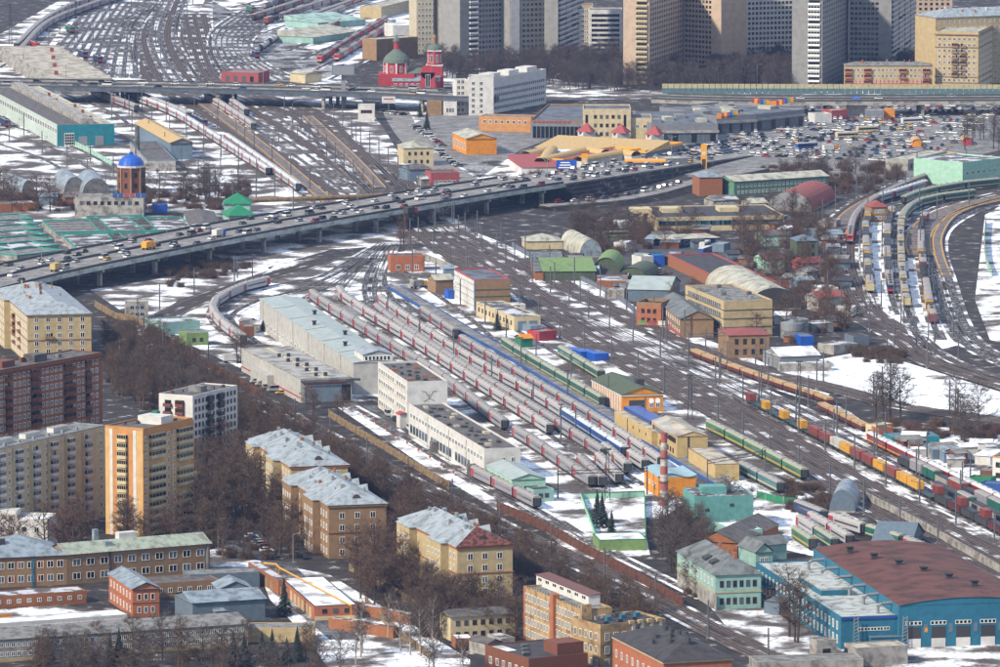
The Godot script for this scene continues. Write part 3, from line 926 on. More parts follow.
	balconies(b, "r", {"at": [11.3, 18.5], "rows": 8, "y": 3.0, "fh": 2.7, "w": 3.0, "panel": "charcoal", "glazed": 0.5})
	on_roof(b, "lift_house", 1.0, -13.0, Vector3(5, 2.0, 4), "grey_roof")
	for i in 6:
		on_roof(b, "vent", -4.0 + i * 1.7, -4.0 - i * 4.1, Vector3(1.0, 1.1, 0.9), ["brick_red", "felt_roof", "dark_roof"][i % 3])

	# four yellow houses with pitched metal roofs
	b = building_l("yellow_stone_house", "cream yellow house with pale metal hip roof and red chimney caps beside the flyover", "building", v(-180.3,-2537,19), v(-197.8,-2620,19), 24.5, 19.0, "yellow_cream", {"kind": "hip", "m": "metal_roof", "rise": 4.2, "over": 0.6})
	windows(b, "f", {"cols": 5, "rows": 6, "w": 1.6, "h": 1.9, "y": 0.8, "fh": 3.05, "m": 1.2})
	windows(b, "l", {"cols": 20, "rows": 6, "w": 1.5, "h": 1.9, "y": 0.8, "fh": 3.05, "m": 1.5})
	balconies(b, "l", {"at": [16.0, 30.0, 48.0, 64.0], "rows": 4, "y": 3.6, "fh": 3.05, "w": 3.0, "panel": "brick_brown", "glazed": 0.4})
	balconies(b, "f", {"at": [8.2], "rows": 1, "y": 9.6, "fh": 3.05, "w": 3.2, "panel": "tan", "glazed": 0.0})
	lintel_band(b, 9.2, "tan")
	lintel_band(b, 18.6, "tan", 0.5, 0.4)
	chimneys(b, 16, 4.2, ["brick_red", "galvanised", "yellow_cream", "brick_brown"])
	var y := bay(b, "l", 30.0, 14.0, 2.5, 19.0, "yellow_cream", "metal_roof", 3.0)
	bay_windows(y, {"cols": 3, "rows": 6, "y": 0.8, "fh": 3.05})
	var houses := [
		["bright yellow house with pale metal hip roof and tall dark brick flue at its corner", v(-67.9,-2150,18), v(-83.4,-2213,18), 19.0, 18.0, "yellow_cream", 5, 4, "metal_roof"],
		["drab tan four-storey house with pale metal hip roof and a half-round dormer", v(-53.6,-2074,17), v(-68.7,-2134,17), 18.4, 17.0, "tan", 4, 3, "metal_roof"],
		["yellow four-storey house with white metal roof whose end slope is rusty red", v(-12.9,-1998,16), v(-31.2,-2054,16), 17.6, 16.0, "yellow_cream", 4, 3, "metal_roof"],
	]
	for i in 3:
		var s: Array = houses[i]
		b = building_l("yellow_stone_house", s[0], "building", s[1], s[2], s[3], s[4], s[5], {"kind": "hip", "m": s[8], "rise": 4.6, "over": 0.7})
		var fh: float = (s[4] - 1.6) / s[6]
		windows(b, "f", {"cols": s[7], "rows": s[6], "w": 1.7, "h": 2.0, "y": 1.0, "fh": fh, "m": 1.8})
		windows(b, "l", {"cols": 15, "rows": s[6], "w": 1.5, "h": 2.0, "y": 1.0, "fh": fh, "m": 1.2, "skip": [5, 6]})
		lintel_band(b, s[4] - 0.4, "salmon" if i != 1 else "tan", 0.6, 0.45)
		lintel_band(b, 1.0 + fh * 2 - 0.5, "salmon" if i != 1 else "brick_brown", 0.3)
		chimneys(b, 15, 4.6, ["galvanised", "zinc_roof", "galvanised", "brick_brown"])
		for u in [12.0, 44.0]:
			y = bay(b, "l", u, 13.0, 2.6, s[4], s[5], s[8], 3.6)
			bay_windows(y, {"cols": 4, "rows": s[6], "y": 1.0, "fh": fh})
		var st := begin()   # half-round dormer on the end slope
		lathe(st, [Vector2(1.3, 0.0), Vector2(1.3, 0.15), Vector2(0.0, 0.15)], 14)
		var dm := part(b.node, "dormer", done(st), M.dark_frame if i != 2 else M.charcoal, Vector3(0.3, b.h + 1.5, -2.6))
		dm.rotation.x = PI / 2
		for k in 3:   # triangular dormers on the far slope
			var s2 := begin()
			tri(s2, Vector3(-1.6, 0, 1.4), Vector3(1.6, 0, 1.4), Vector3(0, 2.2, 1.4))
			tri(s2, Vector3(1.6, 0, 1.4), Vector3(0, 1.6, -2.4), Vector3(0, 2.2, 1.4))
			tri(s2, Vector3(0, 1.6, -2.4), Vector3(-1.6, 0, 1.4), Vector3(0, 2.2, 1.4))
			part(b.node, "dormer", done(s2), M.metal_roof, Vector3(b.L * 0.33, b.h + 1.4, -b.D * (0.3 + 0.2 * k)), PI / 2)
		if i == 0:
			part(b.node, "brick_flue", box_mesh(Vector3(2.6, 15.5, 2.2)), M.brick_red, Vector3(-b.L / 2 + 1.2, 0.0, 3.2))
		if i == 2:
			var s3 := begin()
			var x: float = b.L / 2 + 0.7
			var up := Vector3(0, 0.06, 0.06)
			tri(s3, Vector3(-x, b.h, 0.7) + up, Vector3(x, b.h, 0.7) + up, Vector3(0, b.h + 4.6, 0.7 - x) + up)
			part(b.node, "rusty_slope", done(s3), mat("rusty_roof", Color(0.50, 0.30, 0.26), "rust", 14.0))

	# two-storey school with a long seamed roof
	b = building("school_building", "long two-storey brown brick school with pale green seamed metal roof", "building", v(-132.6,-2025,9.3), v(-89.7,-2047,9.3), 13.0, 9.3, "tan", {"kind": "gable_x", "m": "school_roof", "rise": 2.6, "over": 0.6, "gm": "tan"})
	windows(b, "f", {"cols": 10, "rows": 2, "w": 2.6, "h": 2.1, "y": 1.4, "fh": 4.2, "m": 1.0, "pale": 0.5})
	trim(b, "f", "downpipe", 14.5, 0.5, 0.0, 9.0, 0.3, "charcoal")
	trim(b, "f", "downpipe", 47.3, 0.5, 0.0, 9.0, 0.3, "zinc_roof")
	for i in 26:
		var st := begin()
		bx(st, Vector3(-0.06, 0, 0), Vector3(0.06, 0.12, 7.4))
		var seam := part(b.node, "roof_seam", done(st), M.school_roof, Vector3(-b.L / 2 + 1.0 + i * (b.L - 2.0) / 25.0, b.h + 2.6, -6.5))
		seam.rotation.x = atan2(2.6, 7.1)
	on_roof(b, "roof_hatch", -9.0, -3.5, Vector3(2.2, 1.6, 2.0), "zinc_roof", 0.9)
	on_roof(b, "vent_turret", -11.0, -8.0, Vector3(1.6, 4.6, 1.6), "zinc_roof", 1.2)
	on_roof(b, "skylight", 0.0, -9.5, Vector3(6.0, 2.6, 3.0), "white_wall", 1.4)
	b = building("school_wing", "two-storey brown school wing with a bluish hipped metal roof, some windows broken", "building", v(-157.3,-2018,9.3), v(-132.5,-2025,9.3), 26.0, 9.3, "tan", {"kind": "hip", "m": "zinc_roof", "rise": 5.0, "over": 0.7})
	windows(b, "f", {"cols": 8, "rows": 2, "w": 2.0, "h": 2.1, "y": 1.4, "fh": 4.2, "m": 0.6, "pale": 0.5, "frame": "white_frame"})
	trim(b, "f", "downpipe", 15.0, 0.6, 0.0, 9.0, 0.3, "depot_blue")
	on_roof(b, "vent", -6.0, -8.0, Vector3(2.2, 4.0, 2.2), "charcoal", 0.5)
	for u in [2.2, 9.0, 16.6]:
		trim(b, "f", "brick_patch", u, 0.9, 1.3, 2.2, 0.08, "salmon")
		trim(b, "f", "brick_patch", u + 1.6, 0.9, 5.5, 2.2, 0.08, "salmon")
	b = building("white_pavilion", "white flat-roofed pavilion standing behind the school wing", "building", v(-161.6,-2096,9), v(-143.1,-2093,9), 14.0, 9.0, "white_wall", {"m": "snow_roof", "par": 0.5})
	on_roof(b, "roof_house", -5.0, -7.0, Vector3(7, 2.4, 6), "white_wall")
	windows(b, "f", {"cols": 4, "rows": 2, "y": 1.5, "fh": 3.8, "w": 1.6, "h": 1.8})

	# small orange house
	b = building_l("orange_house", "small two-storey orange brick house with grey-blue gable roof", "house", v(-109.2,-1965,8.6), v(-117.9,-1994,8.6), 8.2, 8.6, "salmon", {"kind": "gable_z", "m": "zinc_roof", "rise": 2.0, "over": 0.6})
	windows(b, "f", {"cols": 3, "rows": 2, "w": 1.1, "h": 1.9, "y": 1.3, "fh": 3.9, "m": 1.0, "pale": 0.1})
	windows(b, "l", {"cols": 7, "rows": 2, "w": 1.2, "h": 1.9, "y": 1.3, "fh": 3.9, "m": 1.0, "pale": 0.6})
	lintel_band(b, 4.4, "brick_brown", 0.25, 0.15)
	# low sheds in front of the school
	b = building("glazed_workshop", "low white workshop with a ribbon of windows and snow on its roof", "building", v(-148.8,-1927,4.4), v(-109.6,-1944,4.4), 9.0, 4.4, "white_wall", {"m": "snow_roof", "par": 0.3})
	windows(b, "f", {"cols": 26, "rows": 1, "w": 1.2, "h": 1.9, "y": 1.6, "m": 1.0, "pale": 0.4})
	b = building("long_workshop", "long grey-roofed low workshop with two window ribbons and a yellow plinth", "building", v(-147.4,-1888,6.6), v(-73.1,-1917,6.6), 10.0, 6.6, "concrete", {"kind": "shed", "m": "grey_roof", "rise": 1.7, "over": 0.5})
	windows(b, "f", {"cols": 46, "rows": 2, "w": 1.2, "h": 1.4, "y": 1.5, "fh": 2.7, "m": 1.0, "pale": 0.45})
	trim(b, "f", "plinth", b.L / 2, b.L - 0.5, 0.0, 1.0, 0.15, "yellow_cream")
	b = building("blue_grey_shed", "blue-grey metal shed with pale ridge roof beside the garages", "building", v(-90.8,-1953,6.5), v(-69.7,-1961,6.5), 17.0, 6.5, "slate_wall", {"kind": "gable_x", "m": "zinc_roof", "rise": 2.2, "over": 0.6})
	y = bay(b, "f", 8.0, 3.4, 2.5, 4.0, "slate_wall", "zinc_roof", 0.8)
	b = building("slate_hut", "small slate-blue hut with steep pale roof behind the blue-grey shed", "building", v(-84.1,-1980,6), v(-74.4,-1982,6), 12.0, 6.0, "slate_wall", {"kind": "gable_z", "m": "zinc_roof", "rise": 2.4})
	b = building("low_brown_annex", "low tan annex with flat grey roof between the school and the orange house", "building", v(-105.6,-2000,4.2), v(-85.3,-2008,4.2), 12.0, 4.2, "tan", {"m": "felt_roof", "par": 0.3})
	windows(b, "f", {"cols": 6, "rows": 1, "w": 1.4, "h": 1.4, "y": 1.4})
	b = building("low_grey_annex", "low grey flat-roofed annex against the school's end", "building", v(-94.6,-2014,4.6), v(-73.4,-2020,4.6), 9.0, 4.6, "slate_wall", {"m": "grey_roof", "par": 0.3})
	b = building("low_brick_shed", "low snow-edged brick shed at the foot of the school wing", "building", v(-152.1,-1980,3.6), v(-124.5,-1991,3.6), 9.0, 3.6, "brick_brown", {"m": "patchy_roof", "par": 0.3})
	windows(b, "f", {"cols": 9, "rows": 1, "w": 1.3, "h": 1.2, "y": 1.4, "m": 0.5, "pale": 0.5})
	b = building("yellow_kiosk", "little yellow kiosk with white cornice at the workshop yard", "kiosk", v(-149.1,-1946,4.2), v(-143.8,-1948,4.2), 6.0, 4.2, "bright_orange", {"m": "snow_roof", "par": 0.4, "pm": "white_wall"})
	windows(b, "f", {"cols": 2, "rows": 1, "w": 1.4, "h": 1.6, "y": 1.2})

	# garages under snow
	b = building_l("garage_row", "long row of brick garages with snow-covered flat roof and a yellow gas pipe", "garage", v(-55.1,-1960,4.2), v(-66.4,-2011,4.2), 13.0, 4.2, "salmon", {"m": "snow_roof", "par": 0.25, "pm": "dark_roof"})
	for i in 8:
		trim(b, "l", "garage_door", 4.0 + i * 6.0, 3.6, 0.1, 3.0, 0.08, "yellow_cream")
	windows(b, "f", {"cols": 3, "rows": 1, "w": 1.5, "h": 1.4, "y": 2.0, "frame": "dark_frame"})
	trim(b, "f", "plinth", b.L / 2, b.L - 0.4, 0.0, 1.2, 0.1, "cream")
	b = building("garage_row", "short row of brick garages with half-melted snow roof behind the gas pipe", "garage", v(-67.2,-2006,4.2), v(-63.9,-2007,4.2), 36.0, 4.2, "brick_brown", {"m": "patchy_roof", "par": 0.25})
	for i in 5:
		trim(b, "l", "garage_door", 4.0 + i * 6.0, 3.6, 0.1, 3.0, 0.08, "tan")
	var gp := begin()
	var pipe: Array = [v(-72.6,-2034,5.2), v(-68.7,-2032,5.2), v(-67.7,-2026,5.2), v(-55.5,-1990,5.2), v(-44.1,-1956,5.2)]
	for i in pipe.size() - 1:
		tube(gp, pipe[i], pipe[i + 1], 0.28, 0.28, 6)
	for i in pipe.size():
		tube(gp, pipe[i] * Vector3(1, 0, 1), pipe[i], 0.12, 0.12, 5)
	var pp := part(self, "gas_pipe", done(gp), mat("pipe_yellow", Color(0.85, 0.62, 0.12), "", 1, 0.6))
	tag(pp, "yellow gas pipe on posts running over the snowy garage roofs", "pipe")
	b = building("storage_hall", "low pale storage hall with a snow-flecked slab roof in the wooded yard", "building", v(-73.5,-1923,4), v(-54.0,-1923,4), 9.0, 4.0, "yellow_cream", {"m": "grey_roof", "par": 0.3})
	for s in [[v(-42.8,-1970,3), v(-40.1,-1972,3), 40.0, "low snow-roofed shed row between birches"], [v(-31.2,-1929,3), v(-29.4,-1931,3), 26.0, "narrow snow-roofed shed in front of the fence"], [v(-26.6,-1952,3), v(-24.3,-1954,3), 36.0, "snow-roofed shed row running along the plank fence"]]:
		building("snowy_shed", s[3], "shed", s[0], s[1], s[2], 3.0, "brick_brown", {"m": "patchy_roof", "par": 0.2})
	# small yard at the lower middle
	b = building("cream_office", "cream two-storey office with dark gable roof beside the brick yard", "building", v(-14.4,-1925,7), v(4.4,-1932,7), 9.0, 7.0, "cream", {"kind": "gable_x", "m": "felt_roof", "rise": 1.6})
	windows(b, "f", {"cols": 7, "rows": 2, "w": 1.3, "h": 1.5, "y": 1.0, "fh": 3.3, "m": 1.0, "frame": "dark_frame"})
	b = building("tool_hut", "grey hut with dark lean-to roof next to the cream office", "shed", v(-3.6,-1900,3.6), v(0.5,-1903,3.6), 9.0, 3.6, "concrete", {"kind": "gable_z", "m": "felt_roof", "rise": 1.2})
	b = building("tool_hut", "small hut with a bright snow roof next to the cream office", "shed", v(-12.7,-1911,3), v(-7.8,-1912,3), 7.0, 3.0, "brick_brown", {"m": "snow_roof", "par": 0.2})
	b = building("tool_hut", "hut with corrugated roof and snow streaks at the yard corner", "shed", v(0.4,-1910,3.2), v(4.3,-1912,3.2), 9.0, 3.2, "concrete", {"m": "patchy_roof", "par": 0.2})

	# factory building
	mat("old_cream", Color(0.74, 0.62, 0.44), "stain", 26.0)
	b = building_l("factory_building", "long cream four-storey factory with flat roof and a brown-roofed rooftop gallery", "building", v(23.2,-1888,15), v(6.9,-1929,15), 9.5, 15.0, "old_cream", {"m": "grey_roof", "par": 0.7})
	windows(b, "l", {"cols": 18, "rows": 4, "w": 1.4, "h": 2.2, "y": 1.2, "fh": 3.5, "m": 1.0, "skip": [8, 9], "pale": 0.35})
	windows(b, "f", {"cols": 2, "rows": 4, "w": 1.2, "h": 2.0, "y": 1.2, "fh": 3.5, "m": 0.6})
	trim(b, "l", "brick_shaft", 24.0, 2.4, 0.0, 17.0, 1.0, "salmon")
	trim(b, "l", "brick_edge", 0.8, 1.4, 0.0, 15.4, 0.15, "salmon")
	trim(b, "f", "stair_tower", 1.5, 3.0, 0.0, 17.0, 0.6, "old_cream")
	var gal: Node3D = on_roof(b, "rooftop_gallery", 2.6, -28.0, Vector3(3.6, 3.0, 40.0), "white_wall")
	var gs := begin()
	var gx := 2.3
	quad(gs, Vector3(-gx, 3.0, 20.4), Vector3(gx, 3.4, 20.4), Vector3(gx, 3.4, -20.4), Vector3(-gx, 3.0, -20.4))
	quad(gs, Vector3(gx, 3.3, 20.4), Vector3(gx, 3.4, 20.4), Vector3(gx, 3.4, -20.4), Vector3(gx, 3.3, -20.4))
	part(gal, "gallery_roof", done(gs), mat("gallery_roof", Color(0.46, 0.30, 0.27), "grime", 12.0))
	for i in 7:
		part(gal, "gallery_window", window_mesh(3.0, 1.2, "white_frame"), null, Vector3(-1.8, 1.3, -17.0 + i * 5.6), -PI / 2)
	for i in 24:
		trim(b, "l", "railing_post", 1.0 + i * 2.0, 0.12, 15.6, 0.9, 0.06, "charcoal")
	b = building("factory_wing", "tan brick factory wing with pale pilasters and a cluttered dark roof", "building", v(28.5,-1876,12.5), v(47.3,-1887,12.5), 16.0, 12.5, "old_cream", {"m": "dark_roof", "par": 0.7})
	windows(b, "f", {"cols": 7, "rows": 3, "w": 1.5, "h": 2.3, "y": 0.8, "fh": 3.8, "m": 0.8})
	windows(b, "l", {"cols": 5, "rows": 3, "w": 1.4, "h": 2.2, "y": 0.8, "fh": 3.8, "m": 0.8})
	for i in 4:
		var u: float = b.L * (0.5 + 0.14 * i)
		trim(b, "f", "pilaster", u, 0.9, 8.6, 4.0, 0.35, "white_wall")
		trim(b, "f", "pilaster_cap", u - 0.6, 1.6, 12.6, 1.0, 0.5, "yellow_cream")
	for i in 9:
		on_roof(b, ["duct", "vent", "crate"][i % 3], -7.0 + i * 1.8, -4.0 - (i * 7 % 10), Vector3(1.6, 0.8 + 0.2 * (i % 3), 1.4), ["dark_roof", "grey_roof", "depot_blue"][i % 3])
	b = building_l("red_brick_house", "red brick house with a black hip roof and row of black chimneys", "building", v(45.3,-1826,11.5), v(31.9,-1868,11.5), 20.0, 11.5, "salmon", {"kind": "hip", "m": "dark_roof", "rise": 4.4, "over": 0.7})
	windows(b, "f", {"cols": 8, "rows": 2, "w": 1.4, "h": 2.2, "y": 1.5, "fh": 4.4, "m": 1.0})
	windows(b, "l", {"cols": 9, "rows": 2, "w": 1.4, "h": 2.2, "y": 1.5, "fh": 4.4, "m": 1.0})
	lintel_band(b, 11.2, "cream", 0.5, 0.4)
	chimneys(b, 12, 4.4, ["charcoal", "dark_roof"])
	b = building("black_roof_workshop", "low red brick workshop under a flat black roof with snow scraps", "building", v(8.1,-1857,6.5), v(24.8,-1866,6.5), 26.0, 6.5, "brick_red", {"m": "dark_roof", "par": 0.4})
	windows(b, "l", {"cols": 6, "rows": 1, "w": 1.6, "h": 2.0, "y": 2.0})
	on_roof(b, "brick_lift_house", 5.0, -6.0, Vector3(8.5, 3.4, 8), "brick_red")
	for i in 6:
		on_roof(b, "duct", -7.0 + 1.3 * i, -6.0 - 2.6 * i, Vector3(2.2, 0.7, 0.9), ["charcoal", "grey_roof"][i % 2])
	on_roof(b, "snow_patch", -7.0, -19.0, Vector3(3.0, 0.12, 9.0), "snow_roof")
	b = building("sentry_tower", "small square grey cabin on the embankment beside the factory", "cabin", v(33.5,-1986,5), v(36.4,-1987,5), 3.4, 5.0, "zinc_roof", {"m": "grey_roof", "par": 0.3})
	windows(b, "f", {"cols": 1, "rows": 1, "w": 1.6, "h": 1.2, "y": 2.9})

	# turquoise houses by the line
	b = building_l("turquoise_house", "turquoise two-storey house with grey hip roof, chimneys and roof lights", "building", v(64.4,-1979,10.5), v(54.2,-2024,10.5), 14.2, 10.5, "mint", {"kind": "hip", "m": "house_roof", "rise": 4.6, "over": 0.6})
	windows(b, "f", {"cols": 6, "rows": 2, "w": 1.2, "h": 2.0, "y": 1.5, "fh": 5.2, "m": 1.0, "frame": "dark_frame"})
	windows(b, "l", {"cols": 10, "rows": 2, "w": 1.5, "h": 2.2, "y": 1.5, "fh": 5.2, "m": 1.5, "pale": 0.8})
	lintel_band(b, 5.2, "yellow_cream", 0.4, 0.2)
	trim(b, "l", "worn_plinth", 24.0, 47.0, 0.0, 4.6, 0.12, "concrete")
	for z in [-12.0, -20.0]:
		var rl: Node3D = on_roof(b, "roof_light", -4.2, z, Vector3(2.4, 1.0, 4.2), "charcoal", 1.7)
		rl.rotation.z = 0.35
	for z in [-6.0, -13.0, -24.0]:
		on_roof(b, "chimney", 0.6, z, Vector3(0.9, 2.0, 0.9), "salmon", 3.8)
	b = building("turquoise_block", "plain turquoise plastered block with tall flat walls and bare trees in front", "building", v(62.5,-2128,11), v(81.5,-2131,11), 20.0, 11.0, "turquoise", {"m": "patchy_roof", "par": 0.5})
	for s in [[4.2, 6.5], [12.2, 8.0]]:
		trim(b, "f", "vent_grille", s[0], 1.4, s[1], 1.0, 0.1, "charcoal")
	on_roof(b, "roof_house", -2.0, -9.0, Vector3(8, 2.6, 6), "turquoise")
	b = building("felt_roof_hall", "old hall with a broad grey felt gable roof behind the turquoise house", "building", v(61.4,-2079,5), v(74.4,-2074,5), 40.0, 5.0, "brick_brown", {"kind": "gable_z", "m": "felt_roof", "rise": 3.4})
	b = building("mint_annex", "small mint annex with a flat snow roof", "building", v(74.2,-2091,6), v(83.0,-2094,6), 18.0, 6.0, "mint", {"m": "snow_roof", "par": 0.4})
	b = building("mint_cottage", "mint cottage with two crossing grey gables", "building", v(76.0,-2074,5), v(79.5,-2068,5), 12.0, 5.0, "mint", {"kind": "gable_z", "m": "house_roof", "rise": 2.4})
	b = building("mint_cottage", "mint cottage with a single steep grey gable beside the big depot", "building", v(79.5,-2058,4.6), v(84.9,-2060,4.6), 14.0, 4.6, "mint", {"kind": "gable_z", "m": "house_roof", "rise": 3.0})
	windows(b, "f", {"cols": 2, "rows": 1, "w": 1.2, "h": 1.5, "y": 1.4})

	# big blue depot
	mat("annex_roof", Color(0.76, 0.78, 0.76), "sheet", 50.0)
	var A := v(98.0,-1900,11)
	var B := v(145.5,-1905,11)
	b = building_l("blue_depot", "large bright blue depot with brown barrel roof and grey rolling doors", "building", v(115.4,-1913,12.5), v(95.5,-2017,12.5), 40.0, 12.5, "depot_blue", {"kind": "none", "m": "brown_roof"})
	var rs := begin()
	var n := 16
	for i in n:
		var x0: float = -b.L / 2 + b.L * i / n
		var x1: float = -b.L / 2 + b.L * (i + 1) / n
		var y0: float = b.h + 1.9 * (1.0 - pow(2.0 * i / n - 1.0, 2.0))
		var y1: float = b.h + 1.9 * (1.0 - pow(2.0 * (i + 1) / n - 1.0, 2.0))
		quad(rs, Vector3(x0, y0, 0.4), Vector3(x1, y1, 0.4), Vector3(x1, y1, -b.D), Vector3(x0, y0, -b.D))
	part(b.node, "barrel_roof", done(rs), M.brown_roof)
	var gw := begin()
	for i in n:
		var x0: float = -b.L / 2 + b.L * i / n
		var x1: float = -b.L / 2 + b.L * (i + 1) / n
		var y0: float = b.h + 1.9 * (1.0 - pow(2.0 * i / n - 1.0, 2.0))
		var y1: float = b.h + 1.9 * (1.0 - pow(2.0 * (i + 1) / n - 1.0, 2.0))
		quad(gw, Vector3(x0, b.h - 0.1, 0.1), Vector3(x1, b.h - 0.1, 0.1), Vector3(x1, y1 - 0.05, 0.1), Vector3(x0, y0 - 0.05, 0.1))
	part(b.node, "front_gable", done(gw), M.depot_blue)
	for i in 5:
		var u := 4.5 + i * 7.4
		trim(b, "f", "rolling_door", u, 4.2, 2.6, 3.4, 0.1, "charcoal")
		trim(b, "f", "door_sill_panel", u, 4.2, 0.0, 2.6, 0.16, "white_wall")
		for k in 4:
			var at := on_wall(b, "f", u - 1.8 + k * 1.2, 6.6)
			part(b.node, "window", window_mesh(1.1, 1.1, "white_frame"), null, at[0], at[1])
		trim(b, "f", "pillar_vent", u + 3.7, 1.2, 4.2, 2.6, 0.1, "slate_wall")
	trim(b, "f", "notice", 8.2, 1.0, 4.6, 1.1, 0.14, "bright_orange")
	for k in 6:
		var v: Node3D = on_roof(b, "roof_vent", -b.L / 2 + 7.0 + k * 4.2, -88.0 + k * 13.5, Vector3(1.7, 1.1, 1.7), "charcoal", 1.6)
		part(v, "vent_cowl", box_mesh(Vector3(2.2, 0.35, 2.2)), M.black, Vector3(0, 1.25, 0))
	var low := building_l("blue_depot_annex", "lower blue wing of the depot under a pale flat roof with curved grey ducts", "building", v(98.6,-1911,9), v(77.7,-2010,9), 19.6, 9.0, "depot_blue", {"m": "annex_roof", "par": 0.5, "pm": "depot_blue"})
	windows(low, "l", {"cols": 22, "rows": 2, "w": 1.6, "h": 2.4, "y": 1.2, "fh": 4.0, "m": 2.0, "pale": 0.7})
	windows(low, "f", {"cols": 5, "rows": 1, "w": 1.8, "h": 1.0, "y": 5.2, "m": 5.0, "pale": 0.1})
	trim(low, "f", "porch", 14.0, 11.0, 0.0, 3.4, 2.0, "depot_blue")
	trim(low, "f", "porch_roof", 14.0, 11.6, 3.4, 0.25, 2.3, "slate_wall")
	trim(low, "f", "blue_fascia", low.L / 2, low.L, 8.6, 0.7, 0.3, "train_blue")
	for k in 6:
		var st := begin()
		tube(st, Vector3(0, 0, 0), Vector3(0, 2.2, 0), 0.5, 0.5, 8)
		tube(st, Vector3(0, 2.2, 0), Vector3(1.2, 2.9, 0), 0.5, 0.5, 8)
		tube(st, Vector3(1.2, 2.9, 0), Vector3(5.2, 2.9, 0), 0.5, 0.5, 8)
		part(low.node, "duct", done(st), M.galvanised, Vector3(low.L / 2 - 7.0, low.h, -6.0 - k * 16.0), 0.2)
	var lf: Node3D = on_roof(low, "raised_roof", -1.0, -52.0, Vector3(9, 2.2, 26), "annex_roof")
	part(lf, "raised_wall", box_mesh(Vector3(9.2, 1.6, 26.2)), M.depot_blue, Vector3(0, 0, 0))
	var ld := begin()
	for s in [-0.9, 0.9]:
		tube(ld, Vector3(s, 0, 0), Vector3(s * 0.6, 9.5, 0), 0.12, 0.12, 5)
	for k in 9:
		tube(ld, Vector3(-0.85, k + 0.5, 0), Vector3(0.85, k + 1.3, 0), 0.08, 0.08, 4)
	part(low.node, "fire_ladder", done(ld), M.galvanised, Vector3(-low.L / 2 + 4.2, 0, 1.4))
	part(low.node, "fire_ladder", low.node.get_node("fire_ladder").mesh, M.galvanised, Vector3(-low.L / 2 + 18.6, 0, 2.4))
	# concrete sheds at the very front
	b = building("concrete_shed", "flat concrete pump house with a raised pale roof box in front of the depot", "building", v(101.3,-1882,5), v(116.5,-1887,5), 9.0, 5.0, "concrete", {"m": "pale_roof", "par": 0.5})
	b = building("concrete_shed", "long low concrete shed with a stained slab roof along the bottom yard", "building", v(72.4,-1868,3.6), v(103.1,-1873,3.6), 10.0, 3.6, "concrete", {"m": "grey_roof", "par": 0.4})
	b = building("concrete_tower", "square mossy concrete stair tower in front of the blue depot", "building", v(90.3,-1883,7), v(96.0,-1885,7), 5.5, 7.0, "concrete", {"m": "grey_roof", "par": 0.5})
	windows(b, "f", {"cols": 1, "rows": 1, "w": 2.4, "h": 1.2, "y": 3.8, "frame": "dark_frame"})
	b = building("lean_to", "small slate lean-to beside the turquoise house", "shed", v(78.8,-1973,4), v(83.2,-1969,4), 10.0, 4.0, "slate_wall", {"kind": "gable_z", "m": "house_roof", "rise": 1.4})

